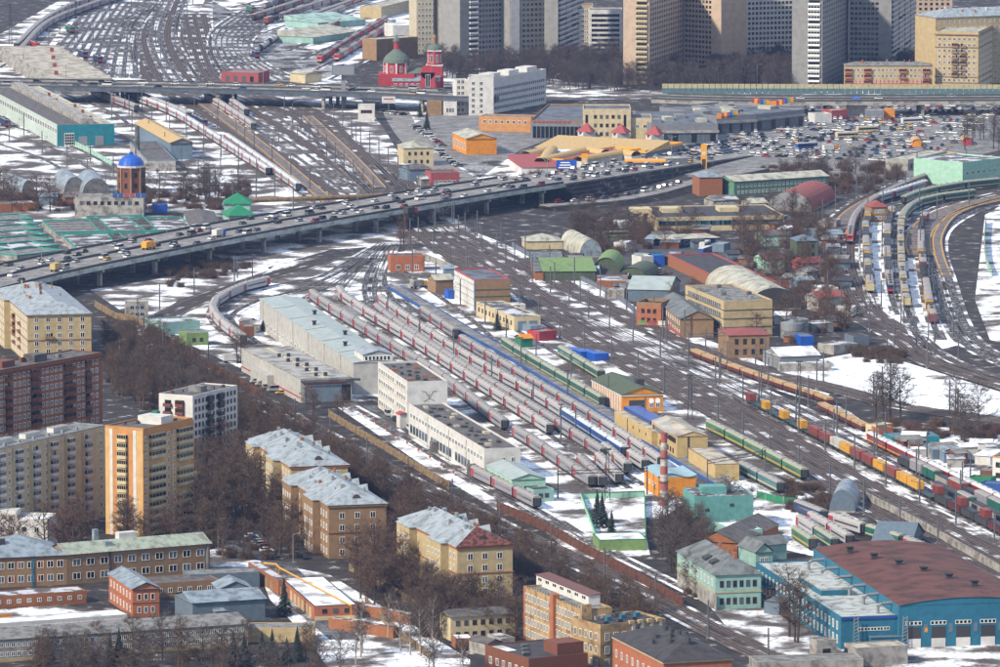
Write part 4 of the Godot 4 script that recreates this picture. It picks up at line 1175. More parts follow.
# ---------- carriage depot in the middle ----------
func make_depot() -> void:
	mat("hall_roof", Color(0.68, 0.73, 0.72), "grime", 60.0, 0.6)
	mat("hall_wall", Color(0.74, 0.74, 0.72), "grime", 40.0)
	mat("flat_grey", Color(0.70, 0.70, 0.68), "stain", 60.0)
	mat("red_paint", Color(0.70, 0.16, 0.17), "", 1, 0.5)
	mat("beige", Color(0.80, 0.70, 0.48), "grime", 26.0)
	mat("pale_mint", Color(0.66, 0.84, 0.76), "grime", 26.0)
	mat("blue_grey", Color(0.45, 0.53, 0.60), "grime", 26.0)
	var b: Dictionary
	b = building_l("carriage_hall", "very long pale grey carriage hall with a low green-grey metal roof", "building", v(-54.1,-2451,12), v(-95.7,-2646,12), 16.5, 12.0, "hall_wall", {"kind": "gable_z", "m": "hall_roof", "rise": 1.0, "over": 0.3})
	windows(b, "l", {"cols": 14, "rows": 1, "w": 3.0, "h": 1.8, "y": 2.2, "m": 4.0, "m2": 70.0, "pale": 0.1})
	for i in 6:
		trim(b, "l", "wall_rib", 8.0 + i * b.D / 6.0, 0.5, 0.0, 11.8, 0.12, "concrete")
	for i in 4:
		var v: Node3D = on_roof(b, "roof_vent", -3.0 + 6.0 * (i % 2), -b.D * (0.22 + 0.16 * i), Vector3(1.2, 1.4, 1.2), "dark_roof", 0.5)
		part(v, "vent_hat", box_mesh(Vector3(1.8, 0.3, 1.8)), M.charcoal, Vector3(0, 1.5, 0))
	for i in 5:
		var s := begin()
		bx(s, Vector3(-8.3, 0, -0.1), Vector3(0, 0.1, 0.1))
		var sm := part(b.node, "roof_seam", done(s), M.dark_concrete, Vector3(0, b.h + 1.05, -b.D * (0.15 + 0.17 * i)))
		sm.rotation.z = atan2(1.0, 8.3)
	var dm: Node3D = on_roof(b, "clerestory", 1.0, -9.0, Vector3(11.0, 3.0, 17.0), "white_wall", -0.2)
	var ds := begin()
	for sx in [-1, 1]:
		quad(ds, Vector3(sx * 6.0, 3.0, 9.0), Vector3(0, 4.6, 9.0), Vector3(0, 4.6, -9.0), Vector3(sx * 6.0, 3.0, -9.0))
	tri(ds, Vector3(-5.6, 3.0, 8.55), Vector3(5.6, 3.0, 8.55), Vector3(0, 4.4, 8.55))
	part(dm, "clerestory_roof", done(ds), M.metal_roof)
	for i in 7:
		part(dm, "window", window_mesh(1.1, 1.7, "white_frame"), null, Vector3(-4.3 + i * 1.4, 0.8, 8.5))

	b = building_l("wash_hall", "wide low grey hall with red trim and blue-grey train doors", "building", v(-73.0,-2430,8.5), v(-98.0,-2518,8.5), 19.4, 8.5, "hall_wall", {"m": "flat_grey", "par": 0.4, "pm": "concrete"})
	trim(b, "l", "red_stripe", b.D / 2, b.D - 1.0, 1.6, 0.45, 0.08, "red_paint")
	trim(b, "f", "red_stripe", b.L * 0.48, b.L * 0.84, 6.6, 0.4, 0.16, "red_paint")
	for i in 4:
		trim(b, "f", "train_door", 3.2 + i * 3.5, 3.2, 0.1, 6.0, 0.10, "blue_grey")
	trim(b, "f", "open_gate", 17.2, 3.4, 0.1, 6.2, 0.06, "black")
	trim(b, "f", "canopy", b.L / 2 + 1.5, b.L + 3.0, 7.6, 0.8, 1.2, "dark_concrete")
	for k in 2:
		for i in 5:
			on_roof(b, "roof_vent", -1.8 + 3.6 * k, -8.0 - i * 14.0, Vector3(1.2, 1.3, 1.2), "charcoal")
	on_roof(b, "ridge_strip", 0.0, -b.D / 2, Vector3(0.7, 0.25, b.D - 4.0), "cream")
	trim(b, "l", "lean_to", 38.0, 26.0, 0.0, 5.0, 2.6, "hall_wall")

	b = building_l("white_office", "white four-storey depot office with dark cluttered flat roof and grey wall emblem", "building", v(-33.0,-2364,16), v(-44.4,-2418,16), 14.6, 16.0, "white_wall", {"m": "felt_roof", "par": 0.8})
	windows(b, "l", {"cols": 12, "rows": 4, "w": 3.2, "h": 1.9, "y": 1.4, "fh": 3.9, "m": 1.5, "m2": 3.0, "skip": [7], "pale": 0.6})
	for r in 4:
		trim(b, "l", "sill_band", b.D / 2, b.D - 2.0, 1.0 + r * 3.9, 0.3, 0.1, "cream")
	var em := begin()   # grey emblem on the end wall
	for s in [-1, 1]:
		tube(em, Vector3(0, 1.4, 0), Vector3(s * 1.2, 3.8, 0), 0.14, 0.14, 4)
		tube(em, Vector3(s * 1.2, 3.8, 0), Vector3(s * 2.6, 4.0, 0), 0.14, 0.14, 4)
		tube(em, Vector3(0, 1.4, 0), Vector3(s * 2.0, 0.4, 0), 0.14, 0.14, 4)
	tube(em, Vector3(0, 1.4, 0), Vector3(0, 3.0, 0), 0.14, 0.14, 4)
	part(b.node, "emblem", done(em), M.galvanised, Vector3(0.6, 9.2, 0.05))
	for i in 16:
		on_roof(b, ["duct", "vent", "pipe"][i % 3], -5.5 + (i * 37 % 11), -3.0 - (i * 53 % 46), Vector3(1.0 + 0.5 * (i % 3), 0.6 + 0.3 * (i % 2), 1.6), ["dark_roof", "charcoal", "brick_brown"][i % 3])
	b = building_l("white_office_wing", "long white two-storey depot wing with patchy flat roof and ribbon windows", "building", v(-5.3,-2237,10.5), v(-32.3,-2348,10.5), 12.6, 10.5, "white_wall", {"m": "felt_roof", "par": 0.7})
	windows(b, "l", {"cols": 24, "rows": 1, "w": 3.2, "h": 1.7, "y": 6.6, "m": 2.0, "pale": 0.75})
	windows(b, "l", {"cols": 24, "rows": 1, "w": 3.4, "h": 3.0, "y": 1.2, "m": 2.0, "skip": [6, 14, 20], "frame": "blue_grey", "pale": 0.2})
	for u in [30.0, 62.0, 88.0]:
		trim(b, "l", "wall_joint", u, 0.4, 0.0, 10.4, 0.15, "concrete")
	for u in [44.0, 100.0]:
		trim(b, "l", "porch", u, 4.0, 0.0, 3.8, 2.2, "dark_concrete")
	trim(b, "f", "outer_stair", 3.0, 4.6, 3.6, 0.5, 1.4, "charcoal")
	trim(b, "f", "outer_stair", 1.6, 1.8, 0.0, 3.6, 1.2, "charcoal")
	windows(b, "f", {"cols": 2, "rows": 2, "w": 1.2, "h": 1.6, "y": 2.2, "fh": 4.2, "m": 5.0, "m2": 1.0})
	for i in 26:
		on_roof(b, ["duct", "vent", "pipe"][i % 3], -4.2 + (i * 31 % 9), -4.0 - (i * 41 % 104), Vector3(0.9 + 0.4 * (i % 4), 0.5 + 0.25 * (i % 2), 1.2 + (i % 3)), ["dark_roof", "charcoal", "pale_roof"][i % 3])
	b = building("entrance_porch", "small porch with red roof against the white depot office", "porch", v(-35.6,-2364,5), v(-32.8,-2365,5), 4.0, 5.0, "white_wall", {"kind": "gable_z", "m": "red_paint", "rise": 0.8})
	b = building_l("mint_shed", "mint green metal shed with pale gable roof at the end of the white wing", "building", v(3.9,-2201,6), v(-4.4,-2234,6), 11.6, 6.0, "pale_mint", {"kind": "gable_z", "m": "hall_roof", "rise": 1.8, "over": 0.4})
	trim(b, "f", "gate", 6.5, 4.4, 0.1, 3.6, 0.1, "charcoal")
	b = building("mint_hut", "small weathered mint hut with flat dark roof beside the last carriages", "hut", v(11.1,-2190,4), v(17.9,-2193,4), 6.0, 4.0, "mint", {"m": "dark_roof", "par": 0.3})
	windows(b, "f", {"cols": 2, "rows": 1, "w": 1.4, "h": 1.5, "y": 1.4, "frame": "dark_frame"})

	# boiler house row between the platform and the main line
	b = building_l("yellow_workshop", "bright yellow workshop with dark green roof, white pilasters and arched windows", "building", v(44.2,-2402,6.8), v(33.8,-2444,6.8), 15.4, 6.8, "bright_orange", {"kind": "gable_z", "m": "olive_roof", "rise": 2.6, "over": 0.5})
	for i in 12:
		trim(b, "l", "pilaster", 2.0 + i * (b.D - 4.0) / 11.0, 1.5, 0.0, 6.4, 0.3, "white_wall")
	trim(b, "f", "workshop_gate", 5.6, 6.0, 0.1, 4.6, 0.08, "charcoal")
	for u in [11.0, 13.4]:
		var at := on_wall(b, "f", u, 1.8)
		part(b.node, "window", window_mesh(1.6, 2.4, "white_frame", "pane_pale"), null, at[0], at[1])
		var cs := begin()
		lathe(cs, [Vector2(0.95, -0.1), Vector2(0.95, 0.1), Vector2(0.0, 0.1)], 14)
		var ar := part(b.node, "window_arch", done(cs), M.white_frame, at[0] + Vector3(0, 2.5, 0.02))
		ar.rotation.x = PI / 2
	lintel_band(b, 6.5, "white_wall", 0.5, 0.35)
	on_roof(b, "roof_box", 2.5, -14.0, Vector3(3.0, 2.2, 3.0), "charcoal", 1.6)
	b = building_l("beige_annex", "beige boiler-house annex with a blue corrugated canopy on its roof", "building", v(52.9,-2313,6), v(40.8,-2364,6), 9.0, 6.0, "beige", {"m": "pale_roof", "par": 0.3})
	var cp: Node3D = on_roof(b, "blue_canopy", 2.0, -34.0, Vector3(6.0, 1.2, 38.0), "train_blue", 0.6)
	for i in 3:
		trim(b, "l", "hatch", b.D - 8.0 - i * 9.0, 1.0, 3.6, 1.0, 0.08, "charcoal")
	trim(b, "l", "wall_joint", b.D * 0.36, 0.5, 0.0, 6.2, 0.2, "dark_concrete")
	b = building_l("beige_boiler_house", "beige two-storey boiler house with grey gable roof and row of dark windows", "building", v(61.0,-2284,8.6), v(53.1,-2323,8.6), 10.8, 8.6, "beige", {"kind": "gable_z", "m": "pale_roof", "rise": 1.6, "over": 0.3})
	windows(b, "l", {"cols": 13, "rows": 1, "w": 2.6, "h": 1.8, "y": 5.8, "m": 2.0, "frame": "dark_frame"})
	windows(b, "l", {"cols": 8, "rows": 1, "w": 1.8, "h": 1.8, "y": 2.0, "m": 4.0, "frame": "dark_frame", "skip": [1, 4]})
	trim(b, "f", "wall_ladder", 4.0, 0.6, 0.0, 8.4, 0.15, "charcoal")
	b = building_l("beige_store", "plain beige flat-roofed store beside the boiler house", "building", v(72.6,-2237,5.6), v(64.6,-2276,5.6), 8.4, 5.6, "beige", {"m": "pale_roof", "par": 0.3, "pm": "tan"})
	windows(b, "f", {"cols": 1, "rows": 1, "w": 1.6, "h": 1.2, "y": 1.0})
	b = building_l("orange_pavilion", "bright orange pavilion with wavy pale blue roof at the foot of the chimney", "building", v(52.6,-2202,6.6), v(48.4,-2222,6.6), 12.8, 6.6, "bright_orange", {"kind": "none"})
	var pr := begin()
	for i in 12:
		var x0: float = -b.L / 2 - 0.4 + (b.L + 0.8) * i / 12.0
		var x1: float = -b.L / 2 - 0.4 + (b.L + 0.8) * (i + 1) / 12.0
		var y0: float = b.h + 0.7 + 0.7 * sin(i / 12.0 * TAU * 1.1 - 0.6)
		var y1: float = b.h + 0.7 + 0.7 * sin((i + 1) / 12.0 * TAU * 1.1 - 0.6)
		quad(pr, Vector3(x0, y0, 0.5), Vector3(x1, y1, 0.5), Vector3(x1, y1, -b.D - 0.5), Vector3(x0, y0, -b.D - 0.5))
		quad(pr, Vector3(x0, b.h - 0.1, 0.02), Vector3(x1, b.h - 0.1, 0.02), Vector3(x1, y1, 0.02), Vector3(x0, y0, 0.02))
	part(b.node, "wavy_roof", done(pr), mat("wavy_roof", Color(0.60, 0.74, 0.78), "grime", 16.0, 0.5))
	windows(b, "l", {"cols": 4, "rows": 1, "w": 1.6, "h": 1.4, "y": 2.8})
	# striped chimney
	var ch := thing("striped_chimney", "tall red and white banded brick chimney beside the orange pavilion", "chimney", v(54.0,-2183))
	for i in 9:
		var st := begin()
		var r0 := 1.45 - 0.045 * i
		lathe(st, [Vector2(r0, i * 2.65), Vector2(r0 - 0.045, (i + 1) * 2.65)], 16)
		part(ch, "band", done(st), M.chimney_red if i % 2 == 0 else M.chimney_white)
	var st2 := begin()
	lathe(st2, [Vector2(1.06, 23.85), Vector2(1.2, 23.9), Vector2(1.2, 24.4), Vector2(0.8, 24.4), Vector2(0.8, 22.0)], 16)
	part(ch, "rim", done(st2), M.chimney_red)
	for y in [8.0, 16.0]:
		var s4 := begin()
		lathe(s4, [Vector2(1.2, y), Vector2(1.75, y), Vector2(1.75, y + 0.18), Vector2(1.2, y + 0.18)], 16)
		part(ch, "platform_ring", done(s4), M.charcoal)
	# steam over the boiler house
	# long raised platform with blue edges
	var pts := smooth([v(-44.2,-2776), v(-27.6,-2699), v(-11.9,-2625), v(0.0,-2577), v(22.4,-2473), v(41.3,-2383), v(55.8,-2311), v(74.5,-2225)], 20.0)
	var pf := thing("long_platform", "long narrow grey platform with bright blue edges between green and grey trains", "platform")
	var ps := begin()
	ribbon(ps, pts, -2.6, 2.6, 0.05, 1.2)
	part(pf, "platform_slab", done(ps), M.asphalt)
	for s in [-1, 1]:
		var es := begin()
		ribbon(es, pts, s * 2.75 - 0.14, s * 2.75 + 0.14, 0.3, 1.5)
		part(pf, "blue_edge", done(es), M.edge_blue)
	# walled sports court
	var ct := thing("fenced_court", "snowy yard court inside a green and white board fence", "fence", Vector3.ZERO)
	var cor: Array = [v(27.0,-2197), v(48.0,-2202), v(46.4,-2107), v(31.0,-2105)]
	var flo := sheet(cor, 0.06)
	part(ct, "court_floor", flo, M.snow75)
	for i in 4:
		var ws := begin()
		bar(ws, cor[i], cor[(i + 1) % 4], 0.25, 0.0, 1.9)
		part(ct, "board_fence", done(ws), M.pale_mint)
		var w2 := begin()
		bar(w2, cor[i], cor[(i + 1) % 4], 0.35, 1.9, 2.2)
		part(ct, "fence_rail", done(w2), M.bright_green)
	b = building("green_hut_row", "low green boarded shed with a snow roof below the sports court", "shed", v(31.3,-2089,3.4), v(46.4,-2091,3.4), 14.0, 3.4, "light_green", {"m": "snow_roof", "par": 0.3, "pm": "bright_green"})

# ---------- the far city: towers, church, market, avenue ----------
# kind b: P and Q are the two ends of the wall facing the viewer; l / r: P is the near corner, Q the far end of the wall on its left / right
func put(kind: String, called: String, label: String, P: Vector3, Q: Vector3, size: float, h: float, wall: String, roof := {}, win := {}, category := "building", group := "") -> Dictionary:
	var b: Dictionary
	if kind == "b":
		b = building(called, label, category, P, Q, size, h, wall, roof, group)
	elif kind == "l":
		b = building_l(called, label, category, P, Q, size, h, wall, roof, group)
	else:
		b = building_r(called, label, category, P, Q, size, h, wall, roof, group)
	for f in win:
		windows(b, f, win[f])
	return b

func make_far_city() -> void:
	mat("tower_pink", Color(0.80, 0.71, 0.62), "grime", 40.0)
	mat("tower_grey", Color(0.60, 0.60, 0.59), "grime", 40.0)
	mat("tower_beige", Color(0.80, 0.76, 0.66), "grime", 40.0)
	mat("tower_white", Color(0.88, 0.88, 0.87), "grime", 40.0)
	mat("church_red", Color(0.70, 0.22, 0.26), "grime", 20.0)
	mat("church_green", Color(0.40, 0.46, 0.41), "grime", 20.0)
	mat("gold", Color(0.80, 0.62, 0.25), "", 1, 0.35, 0.6)
	mat("tent_tan", Color(0.80, 0.68, 0.46), "grime", 20.0)
	mat("tent_red", Color(0.66, 0.32, 0.32), "grime", 20.0)
	mat("sign_yellow", Color(0.95, 0.66, 0.10), "", 1, 0.5)
	mat("retail_grey", Color(0.52, 0.53, 0.56), "grime", 30.0)
	mat("retail_roof", Color(0.42, 0.45, 0.50), "stain", 60.0)
	mat("barrier_cream", Color(0.76, 0.73, 0.58), "grime", 20.0)
	mat("barrier_teal", Color(0.36, 0.50, 0.53), "grime", 20.0)
	mat("rust_roof", Color(0.60, 0.30, 0.27), "grime", 24.0)
	mat("blue_dome", Color(0.08, 0.36, 0.78), "grime", 20.0, 0.45)
	mat("white_green", Color(0.76, 0.82, 0.79), "grime", 40.0)
	mat("pale_teal", Color(0.66, 0.80, 0.77), "stain", 60.0)
	mat("light_roof", Color(0.76, 0.76, 0.70), "stain", 40.0)
	var fr := {"frame": "white_frame", "pale": 0.25}
	var b: Dictionary
	# apartment towers, nearest to the avenue first
	var w1 := {"cols": 7, "rows": 17, "w": 1.5, "h": 1.5, "y": 1.2, "fh": 2.85, "m": 1.0, "frame": "dark_frame"}
	b = put("r", "apartment_tower", "pinkish apartment tower with a yellowish balcony column and blank end wall", v(83.0,-3719), v(105.7,-3795), 15.0, 56.0, "tower_pink", {}, {"r": {"cols": 16, "rows": 17, "w": 2.0, "h": 1.5, "y": 1.2, "fh": 2.85, "m": 1.5, "frame": "dark_frame"}})
	balconies(b, "f", {"at": [10.8], "rows": 18, "y": 1.0, "fh": 2.85, "w": 6.4, "panel": "cream", "glazed": 0.8})
	b = put("b", "apartment_tower", "pinkish apartment tower half hidden behind the one with the yellow balconies", v(104.4,-3788), v(124.7,-3769), 22.0, 60.0, "tower_pink", {}, {"f": {"cols": 8, "rows": 18, "w": 1.6, "h": 1.6, "y": 1.2, "fh": 2.85, "m": 0.5, "m2": 7.0, "frame": "dark_frame"}})
	b = put("b", "apartment_tower", "narrow apartment slab with bright orange balcony fronts", v(124.8,-3788), v(138.5,-3840), 16.0, 60.0, "tower_white")
	balconies(b, "f", {"at": [5.0, 17.0, 29.0, 41.0], "rows": 18, "y": 1.0, "fh": 2.85, "w": 9.6, "panel": "orange", "glazed": 0.8})
	b = put("b", "apartment_tower", "broad white gridded apartment slab rising over dark trees", v(135.6,-3853), v(169.6,-3866), 18.0, 62.0, "tower_white", {}, {"f": {"cols": 15, "rows": 18, "w": 1.5, "h": 1.6, "y": 2.0, "fh": 2.9, "m": 0.6, "frame": "dark_frame"}})
	b = put("r", "apartment_tower", "grey apartment tower with blank end wall and white balcony column by the avenue", v(178.2,-3695), v(196.7,-3775), 17.0, 58.0, "tower_grey", {}, {"r": {"cols": 14, "rows": 17, "w": 1.8, "h": 1.5, "y": 1.2, "fh": 2.85, "m": 1.0, "frame": "dark_frame", "pale": 0.35}})
	balconies(b, "f", {"at": [12.4], "rows": 18, "y": 1.0, "fh": 2.85, "w": 6.6, "panel": "white_frame", "glazed": 0.6})
	b = put("r", "apartment_tower", "grey apartment tower with slanting white balcony side behind the grey one", v(220.3,-3763), v(239.0,-3866), 24.0, 64.0, "tower_grey", {}, {"f": {"cols": 7, "rows": 18, "w": 1.7, "h": 1.5, "y": 1.2, "fh": 2.85, "m": 0.5, "m2": 7.0, "frame": "dark_frame", "pale": 0.4}})
	balconies(b, "r", {"at": [14.0, 42.0, 70.0, 98.0], "rows": 19, "y": 1.0, "fh": 2.85, "w": 24.0, "panel": "tower_white", "glazed": 0.9})
	b = put("b", "apartment_tower", "dim brownish tower far behind the yellow corner house", v(239.8,-3907), v(264.3,-3907), 18.0, 60.0, "tower_pink", {}, {"f": w1})
	b = put("b", "apartment_tower", "small pale apartment house far behind the yellow corner house", v(263.8,-3934), v(300.3,-3934), 18.0, 22.0, "tower_white", {}, {"f": {"cols": 12, "rows": 7, "w": 1.5, "h": 1.5, "y": 1.2, "fh": 3.0}})
	b = put("b", "apartment_tower", "beige ribbed tower with a dark stair strip beside the church", v(-48.9,-3920), v(-22.9,-3927), 18.0, 50.0, "tower_beige", {}, {"f": {"cols": 12, "rows": 12, "w": 1.4, "h": 1.8, "y": 1.2, "fh": 3.4, "m": 0.5, "skip": [5]}})
	trim(b, "f", "stair_strip", b.L * 0.42, 2.2, 0.0, 49.0, 0.2, "charcoal")
	b = put("b", "apartment_tower", "grey slab tower with one white balcony column near the church", v(-22.9,-3827), v(6.9,-3853), 18.0, 58.0, "tower_grey", {}, {"f": {"cols": 10, "rows": 16, "w": 1.5, "h": 1.5, "y": 1.2, "fh": 3.0, "m": 14.0, "m2": 0.6, "frame": "dark_frame", "pale": 0.4}})
	balconies(b, "f", {"at": [10.0], "rows": 17, "y": 1.0, "fh": 3.0, "w": 6.4, "panel": "white_frame", "glazed": 0.6})
	b = put("b", "apartment_tower", "grey slab tower with a white window strip above the long white office", v(5.7,-3840), v(27.1,-3853), 18.0, 58.0, "tower_grey", {}, {"f": {"cols": 6, "rows": 16, "w": 1.5, "h": 1.5, "y": 1.2, "fh": 3.0, "m": 8.0, "m2": 0.6, "frame": "dark_frame", "pale": 0.4}})
	trim(b, "f", "white_strip", 3.4, 6.0, 0.0, 57.0, 0.2, "tower_white")
	b = put("r", "apartment_tower", "grey tower end with slanted white balconies over the leafless park", v(33.3,-3840), v(47.4,-3907), 8.0, 58.0, "tower_grey")
	balconies(b, "r", {"at": [10.0, 28.0, 46.0, 64.0], "rows": 18, "y": 1.0, "fh": 2.9, "w": 16.0, "panel": "tower_white", "glazed": 0.9})
	b = put("b", "apartment_house", "mid-height white apartment house with dark loggias between taller towers", v(52.3,-3927), v(71.7,-3927), 16.0, 25.0, "tower_white", {}, {"f": {"cols": 10, "rows": 8, "w": 1.7, "h": 1.7, "y": 1.0, "fh": 2.9, "frame": "dark_frame"}})
	b = put("b", "apartment_house", "far cream house peeping out between grey and white towers", v(47.6,-3976), v(55.3,-3976), 14.0, 24.0, "yellow_cream", {}, {"f": {"cols": 4, "rows": 7, "w": 1.4, "h": 1.6, "y": 1.0, "fh": 3.2}})
	# yellow houses on the avenue
	b = put("b", "avenue_house", "long low cream and red brick house with balconies along the avenue", v(190.3,-3682), v(238.3,-3682), 13.0, 14.0, "yellow_cream", {"kind": "hip", "m": "grey_roof", "rise": 1.8}, {"f": {"cols": 20, "rows": 4, "w": 1.3, "h": 1.7, "y": 1.2, "fh": 3.2, "skip": [5, 14]}})
	trim(b, "f", "brick_base", b.L / 2, b.L - 0.2, 0.0, 6.2, 0.06, "salmon")
	balconies(b, "f", {"at": [1.8, 12.4, 31.8, 44.6], "rows": 3, "y": 3.6, "fh": 3.2, "w": 4.0, "panel": "salmon", "glazed": 0.7})
	chimneys(b, 9, 1.8, ["salmon", "grey_roof"])
	b = put("r", "corner_house", "stately yellow nine-storey corner house with heavy cornice and balconies", v(263.6,-3682), v(279.7,-3750), 24.0, 32.0, "yellow_cream", {"m": "light_roof", "par": 0.8}, {"f": {"cols": 8, "rows": 9, "w": 1.4, "h": 1.8, "y": 1.6, "fh": 3.25, "m": 1.0}, "r": {"cols": 14, "rows": 9, "w": 1.4, "h": 1.8, "y": 1.6, "fh": 3.25, "m": 2.0}})
	balconies(b, "f", {"at": [11.0, 15.5], "rows": 6, "y": 7.6, "fh": 3.25, "w": 3.4, "panel": "tan", "glazed": 0.5})
	for y in [4.4, 7.6, 24.0, 31.0]:
		lintel_band(b, y, "tan", 0.5, 0.7 if y > 30 else 0.3)
	b = put("b", "corner_house_wing", "taller yellow rear wing with a snow-white roof behind the corner house", v(241.9,-3713), v(296.7,-3738), 24.0, 38.0, "yellow_cream", {"kind": "hip", "m": "metal_roof", "rise": 4.0}, {"f": {"cols": 18, "rows": 10, "w": 1.3, "h": 1.8, "y": 2.0, "fh": 3.6}})
	chimneys(b, 12, 4.0, ["salmon", "white_wall"])
	# long white office with ribbon windows
	b = building("ribbon_office", "long white six-storey office block with horizontal dark window ribbons", "building", v(-3.9,-3550,18), v(24.9,-3608,18), 15.0, 18.0, "white_wall", {"m": "light_roof", "par": 0.8})
	for r in 4:
		trim(b, "f", "window_ribbon", b.L / 2, b.L - 3.0, 2.0 + r * 3.4, 1.5, 0.05, "pane_pale")
		for i in 26:
			trim(b, "f", "mullion", 2.5 + i * (b.L - 5.0) / 25.0, 0.7, 2.0 + r * 3.4, 1.5, 0.1, "white_wall")
	for i in 3:
		on_roof(b, "roof_house", -20.0 + i * 22.0, -8.0, Vector3(12, 2.4, 7), "white_wall")
	for s in [["tall white stair wing of the ribbon office", v(-16.6,-3539,22), v(-3.4,-3539,19), 22.0], ["blank white end wing of the ribbon office", v(-23.2,-3548,19), v(-16.6,-3549,19), 19.0]]:
		b = put("b", "office_stair_wing", s[0], s[1], s[2], 14.0, s[3] - 2.0, "white_wall", {"m": "light_roof", "par": 0.8})
		for r in 6:
			for u in [b.L * 0.18, b.L * 0.5]:
				var at := on_wall(b, "f", u, 1.2 + r * 3.0)
				part(b.node, "window", window_mesh(1.6, 1.9, "white_frame"), null, at[0], at[1])
	put("b", "boundary_house", "blank beige wall house beside the white office", v(-30.1,-3539), v(-22.9,-3539), 10.0, 7.0, "white_wall", {"m": "light_roof"}, {"f": {"cols": 3, "rows": 1, "w": 1.4, "h": 2.6, "y": 1.6}})
	put("b", "boundary_house", "windowless tan box house under the upper flyover", v(-38.9,-3544), v(-30.9,-3544), 10.0, 7.4, "tan", {"m": "light_roof"})
	put("b", "orange_market_house", "long low orange house with a red-orange base below the white office", v(-10.9,-3455), v(16.0,-3447), 14.0, 7.4, "orange", {"m": "grey_roof", "par": 0.4}, {"f": {"cols": 8, "rows": 1, "w": 1.6, "h": 1.8, "y": 4.2}})
	b = put("l", "orange_warehouse", "bright orange metal warehouse with pale cream gable roof", v(-16.8,-3332,8), v(-23.9,-3364,8), 15.5, 8.0, "bright_orange", {"kind": "gable_z", "m": "light_roof", "rise": 2.4, "gm": "bright_orange"}, {"l": {"cols": 5, "rows": 1, "w": 3.0, "h": 3.6, "y": 2.0, "pale": 1.0}})
	# market hall, cream office and shopping centre
	b = put("b", "market_hall", "broad dark-roofed market hall with brown fascia over a glass front", v(15.6,-3416), v(43.2,-3413), 90.0, 8.5, "retail_grey", {"m": "retail_roof", "par": 1.0, "pm": "tan"})
	for i in 12:
		trim(b, "f", "glass_bay", 1.0 + (i + 0.5) * (b.L - 2.0) / 12.0, (b.L - 2.0) / 12.0 - 0.4, 0.3, 6.0, 0.1, "glass")
	for i in 9:
		trim(b, "f", "red_letter", 2.0 + i * 2.2, 1.4, 8.2, 0.9, 0.3, "tent_red")
	b = put("b", "cream_office_block", "cream cubic three-storey office with small square windows in the market", v(42.6,-3403), v(66.7,-3403), 26.0, 15.6, "cream", {"m": "retail_roof", "par": 0.8}, {"f": {"cols": 7, "rows": 3, "w": 1.5, "h": 1.9, "y": 2.6, "fh": 4.4, "skip": [0, 6], "frame": "dark_frame"}})
	for u in [1.6, b.L - 3.0]:
		trim(b, "f", "glass_strip", u, 1.3, 5.0, 8.4, 0.1, "glass")
	put("b", "cream_office_wing", "lower cream wing with two windows beside the cubic office", v(66.7,-3405), v(77.4,-3405), 22.0, 11.0, "cream", {"m": "retail_roof", "par": 0.6}, {"f": {"cols": 2, "rows": 1, "w": 1.8, "h": 1.8, "y": 6.4}})
	for s in [["low grey shopping hall with a tall glazed front", v(77.0,-3388), v(110.8,-3392), 70.0, 9.0], ["grey shopping hall wing beneath coloured roof signs", v(111.5,-3438), v(132.2,-3449), 60.0, 8.6], ["stepped grey shopping pavilion near the avenue bridge", v(132.4,-3454), v(158.8,-3482), 60.0, 8.0]]:
		b = put("b", "shopping_hall", s[0], s[1], s[2], s[3], s[4], "retail_grey", {"m": "retail_roof", "par": 0.8, "pm": "retail_grey"})
		for i in 10:
			trim(b, "f", "glass_bay", 1.0 + (i + 0.5) * (b.L - 2.0) / 10.0, (b.L - 2.0) / 10.0 - 0.35, 0.4, 4.6, 0.1, "pane_pale" if i % 3 else "glass")
		trim(b, "f", "fascia", b.L / 2, b.L + 1.0, 5.4, 1.2, 0.8, "concrete")
		for i in 4:
			on_roof(b, "roof_unit", -b.L * 0.36 + i * b.L * 0.23, -20.0 - 11.0 * (i % 3), Vector3(5, 1.8, 9), "light_roof" if i % 2 else "retail_grey")
	# rows of coloured roof letters
	var cols := ["car_red", "bright_orange", "light_green", "blue_dome", "tent_red", "sign_yellow"]
	for s in [[v(112.2,-3418,10), v(122.5,-3432,10), 7], [v(133.4,-3510,9.5), v(142.1,-3493,9.5), 6], [v(143.4,-3493,9.5), v(154.8,-3516,9.5), 7]]:
		var sg := thing("roof_sign", ["row of rainbow letters on the grey shopping hall roof", "string of orange and green flags on the pavilion roof", "blue and red sign blocks on the pavilion's roof edge"][taken.get("roof_sign", 0)], "sign", s[0])
		for i in int(s[2]):
			part(sg, "sign_block", box_mesh(Vector3(2.4, 2.6, 0.6)), M[cols[(i * 5 + int(s[2])) % 6]], (s[1] - s[0]) * i / float(s[2]))
	# market tents
	b = put("b", "tent_roof", "long tan pitched awning over the market stalls", v(17.6,-3329,4), v(71.9,-3301,4), 26.0, 4.0, "retail_grey", {"kind": "shed", "m": "tent_tan", "rise": 4.0, "over": 0.6})
	b = put("l", "tent_roof", "red sloping market roof at the corner of the snow lot", v(10.5,-3232,4), v(4.5,-3274,4), 19.0, 4.0, "white_wall", {"kind": "shed", "m": "tent_red", "rise": 2.2})
	for i in 3:
		var pc := thing("pyramid_roof", "small red pyramid roof over the market arcade", "roof", [v(44.3,-3403), v(61.6,-3396), v(78.6,-3387)][i], 0.4, "red pyramid roofs of the market")
		part(pc, "booth", box_mesh(Vector3(7, 5, 7)), M.white_wall)
		var st := begin()
		lathe(st, [Vector2(6.2, 5.0), Vector2(0.0, 9.5)], 4)
		part(pc, "roof", done(st), M.tent_red)
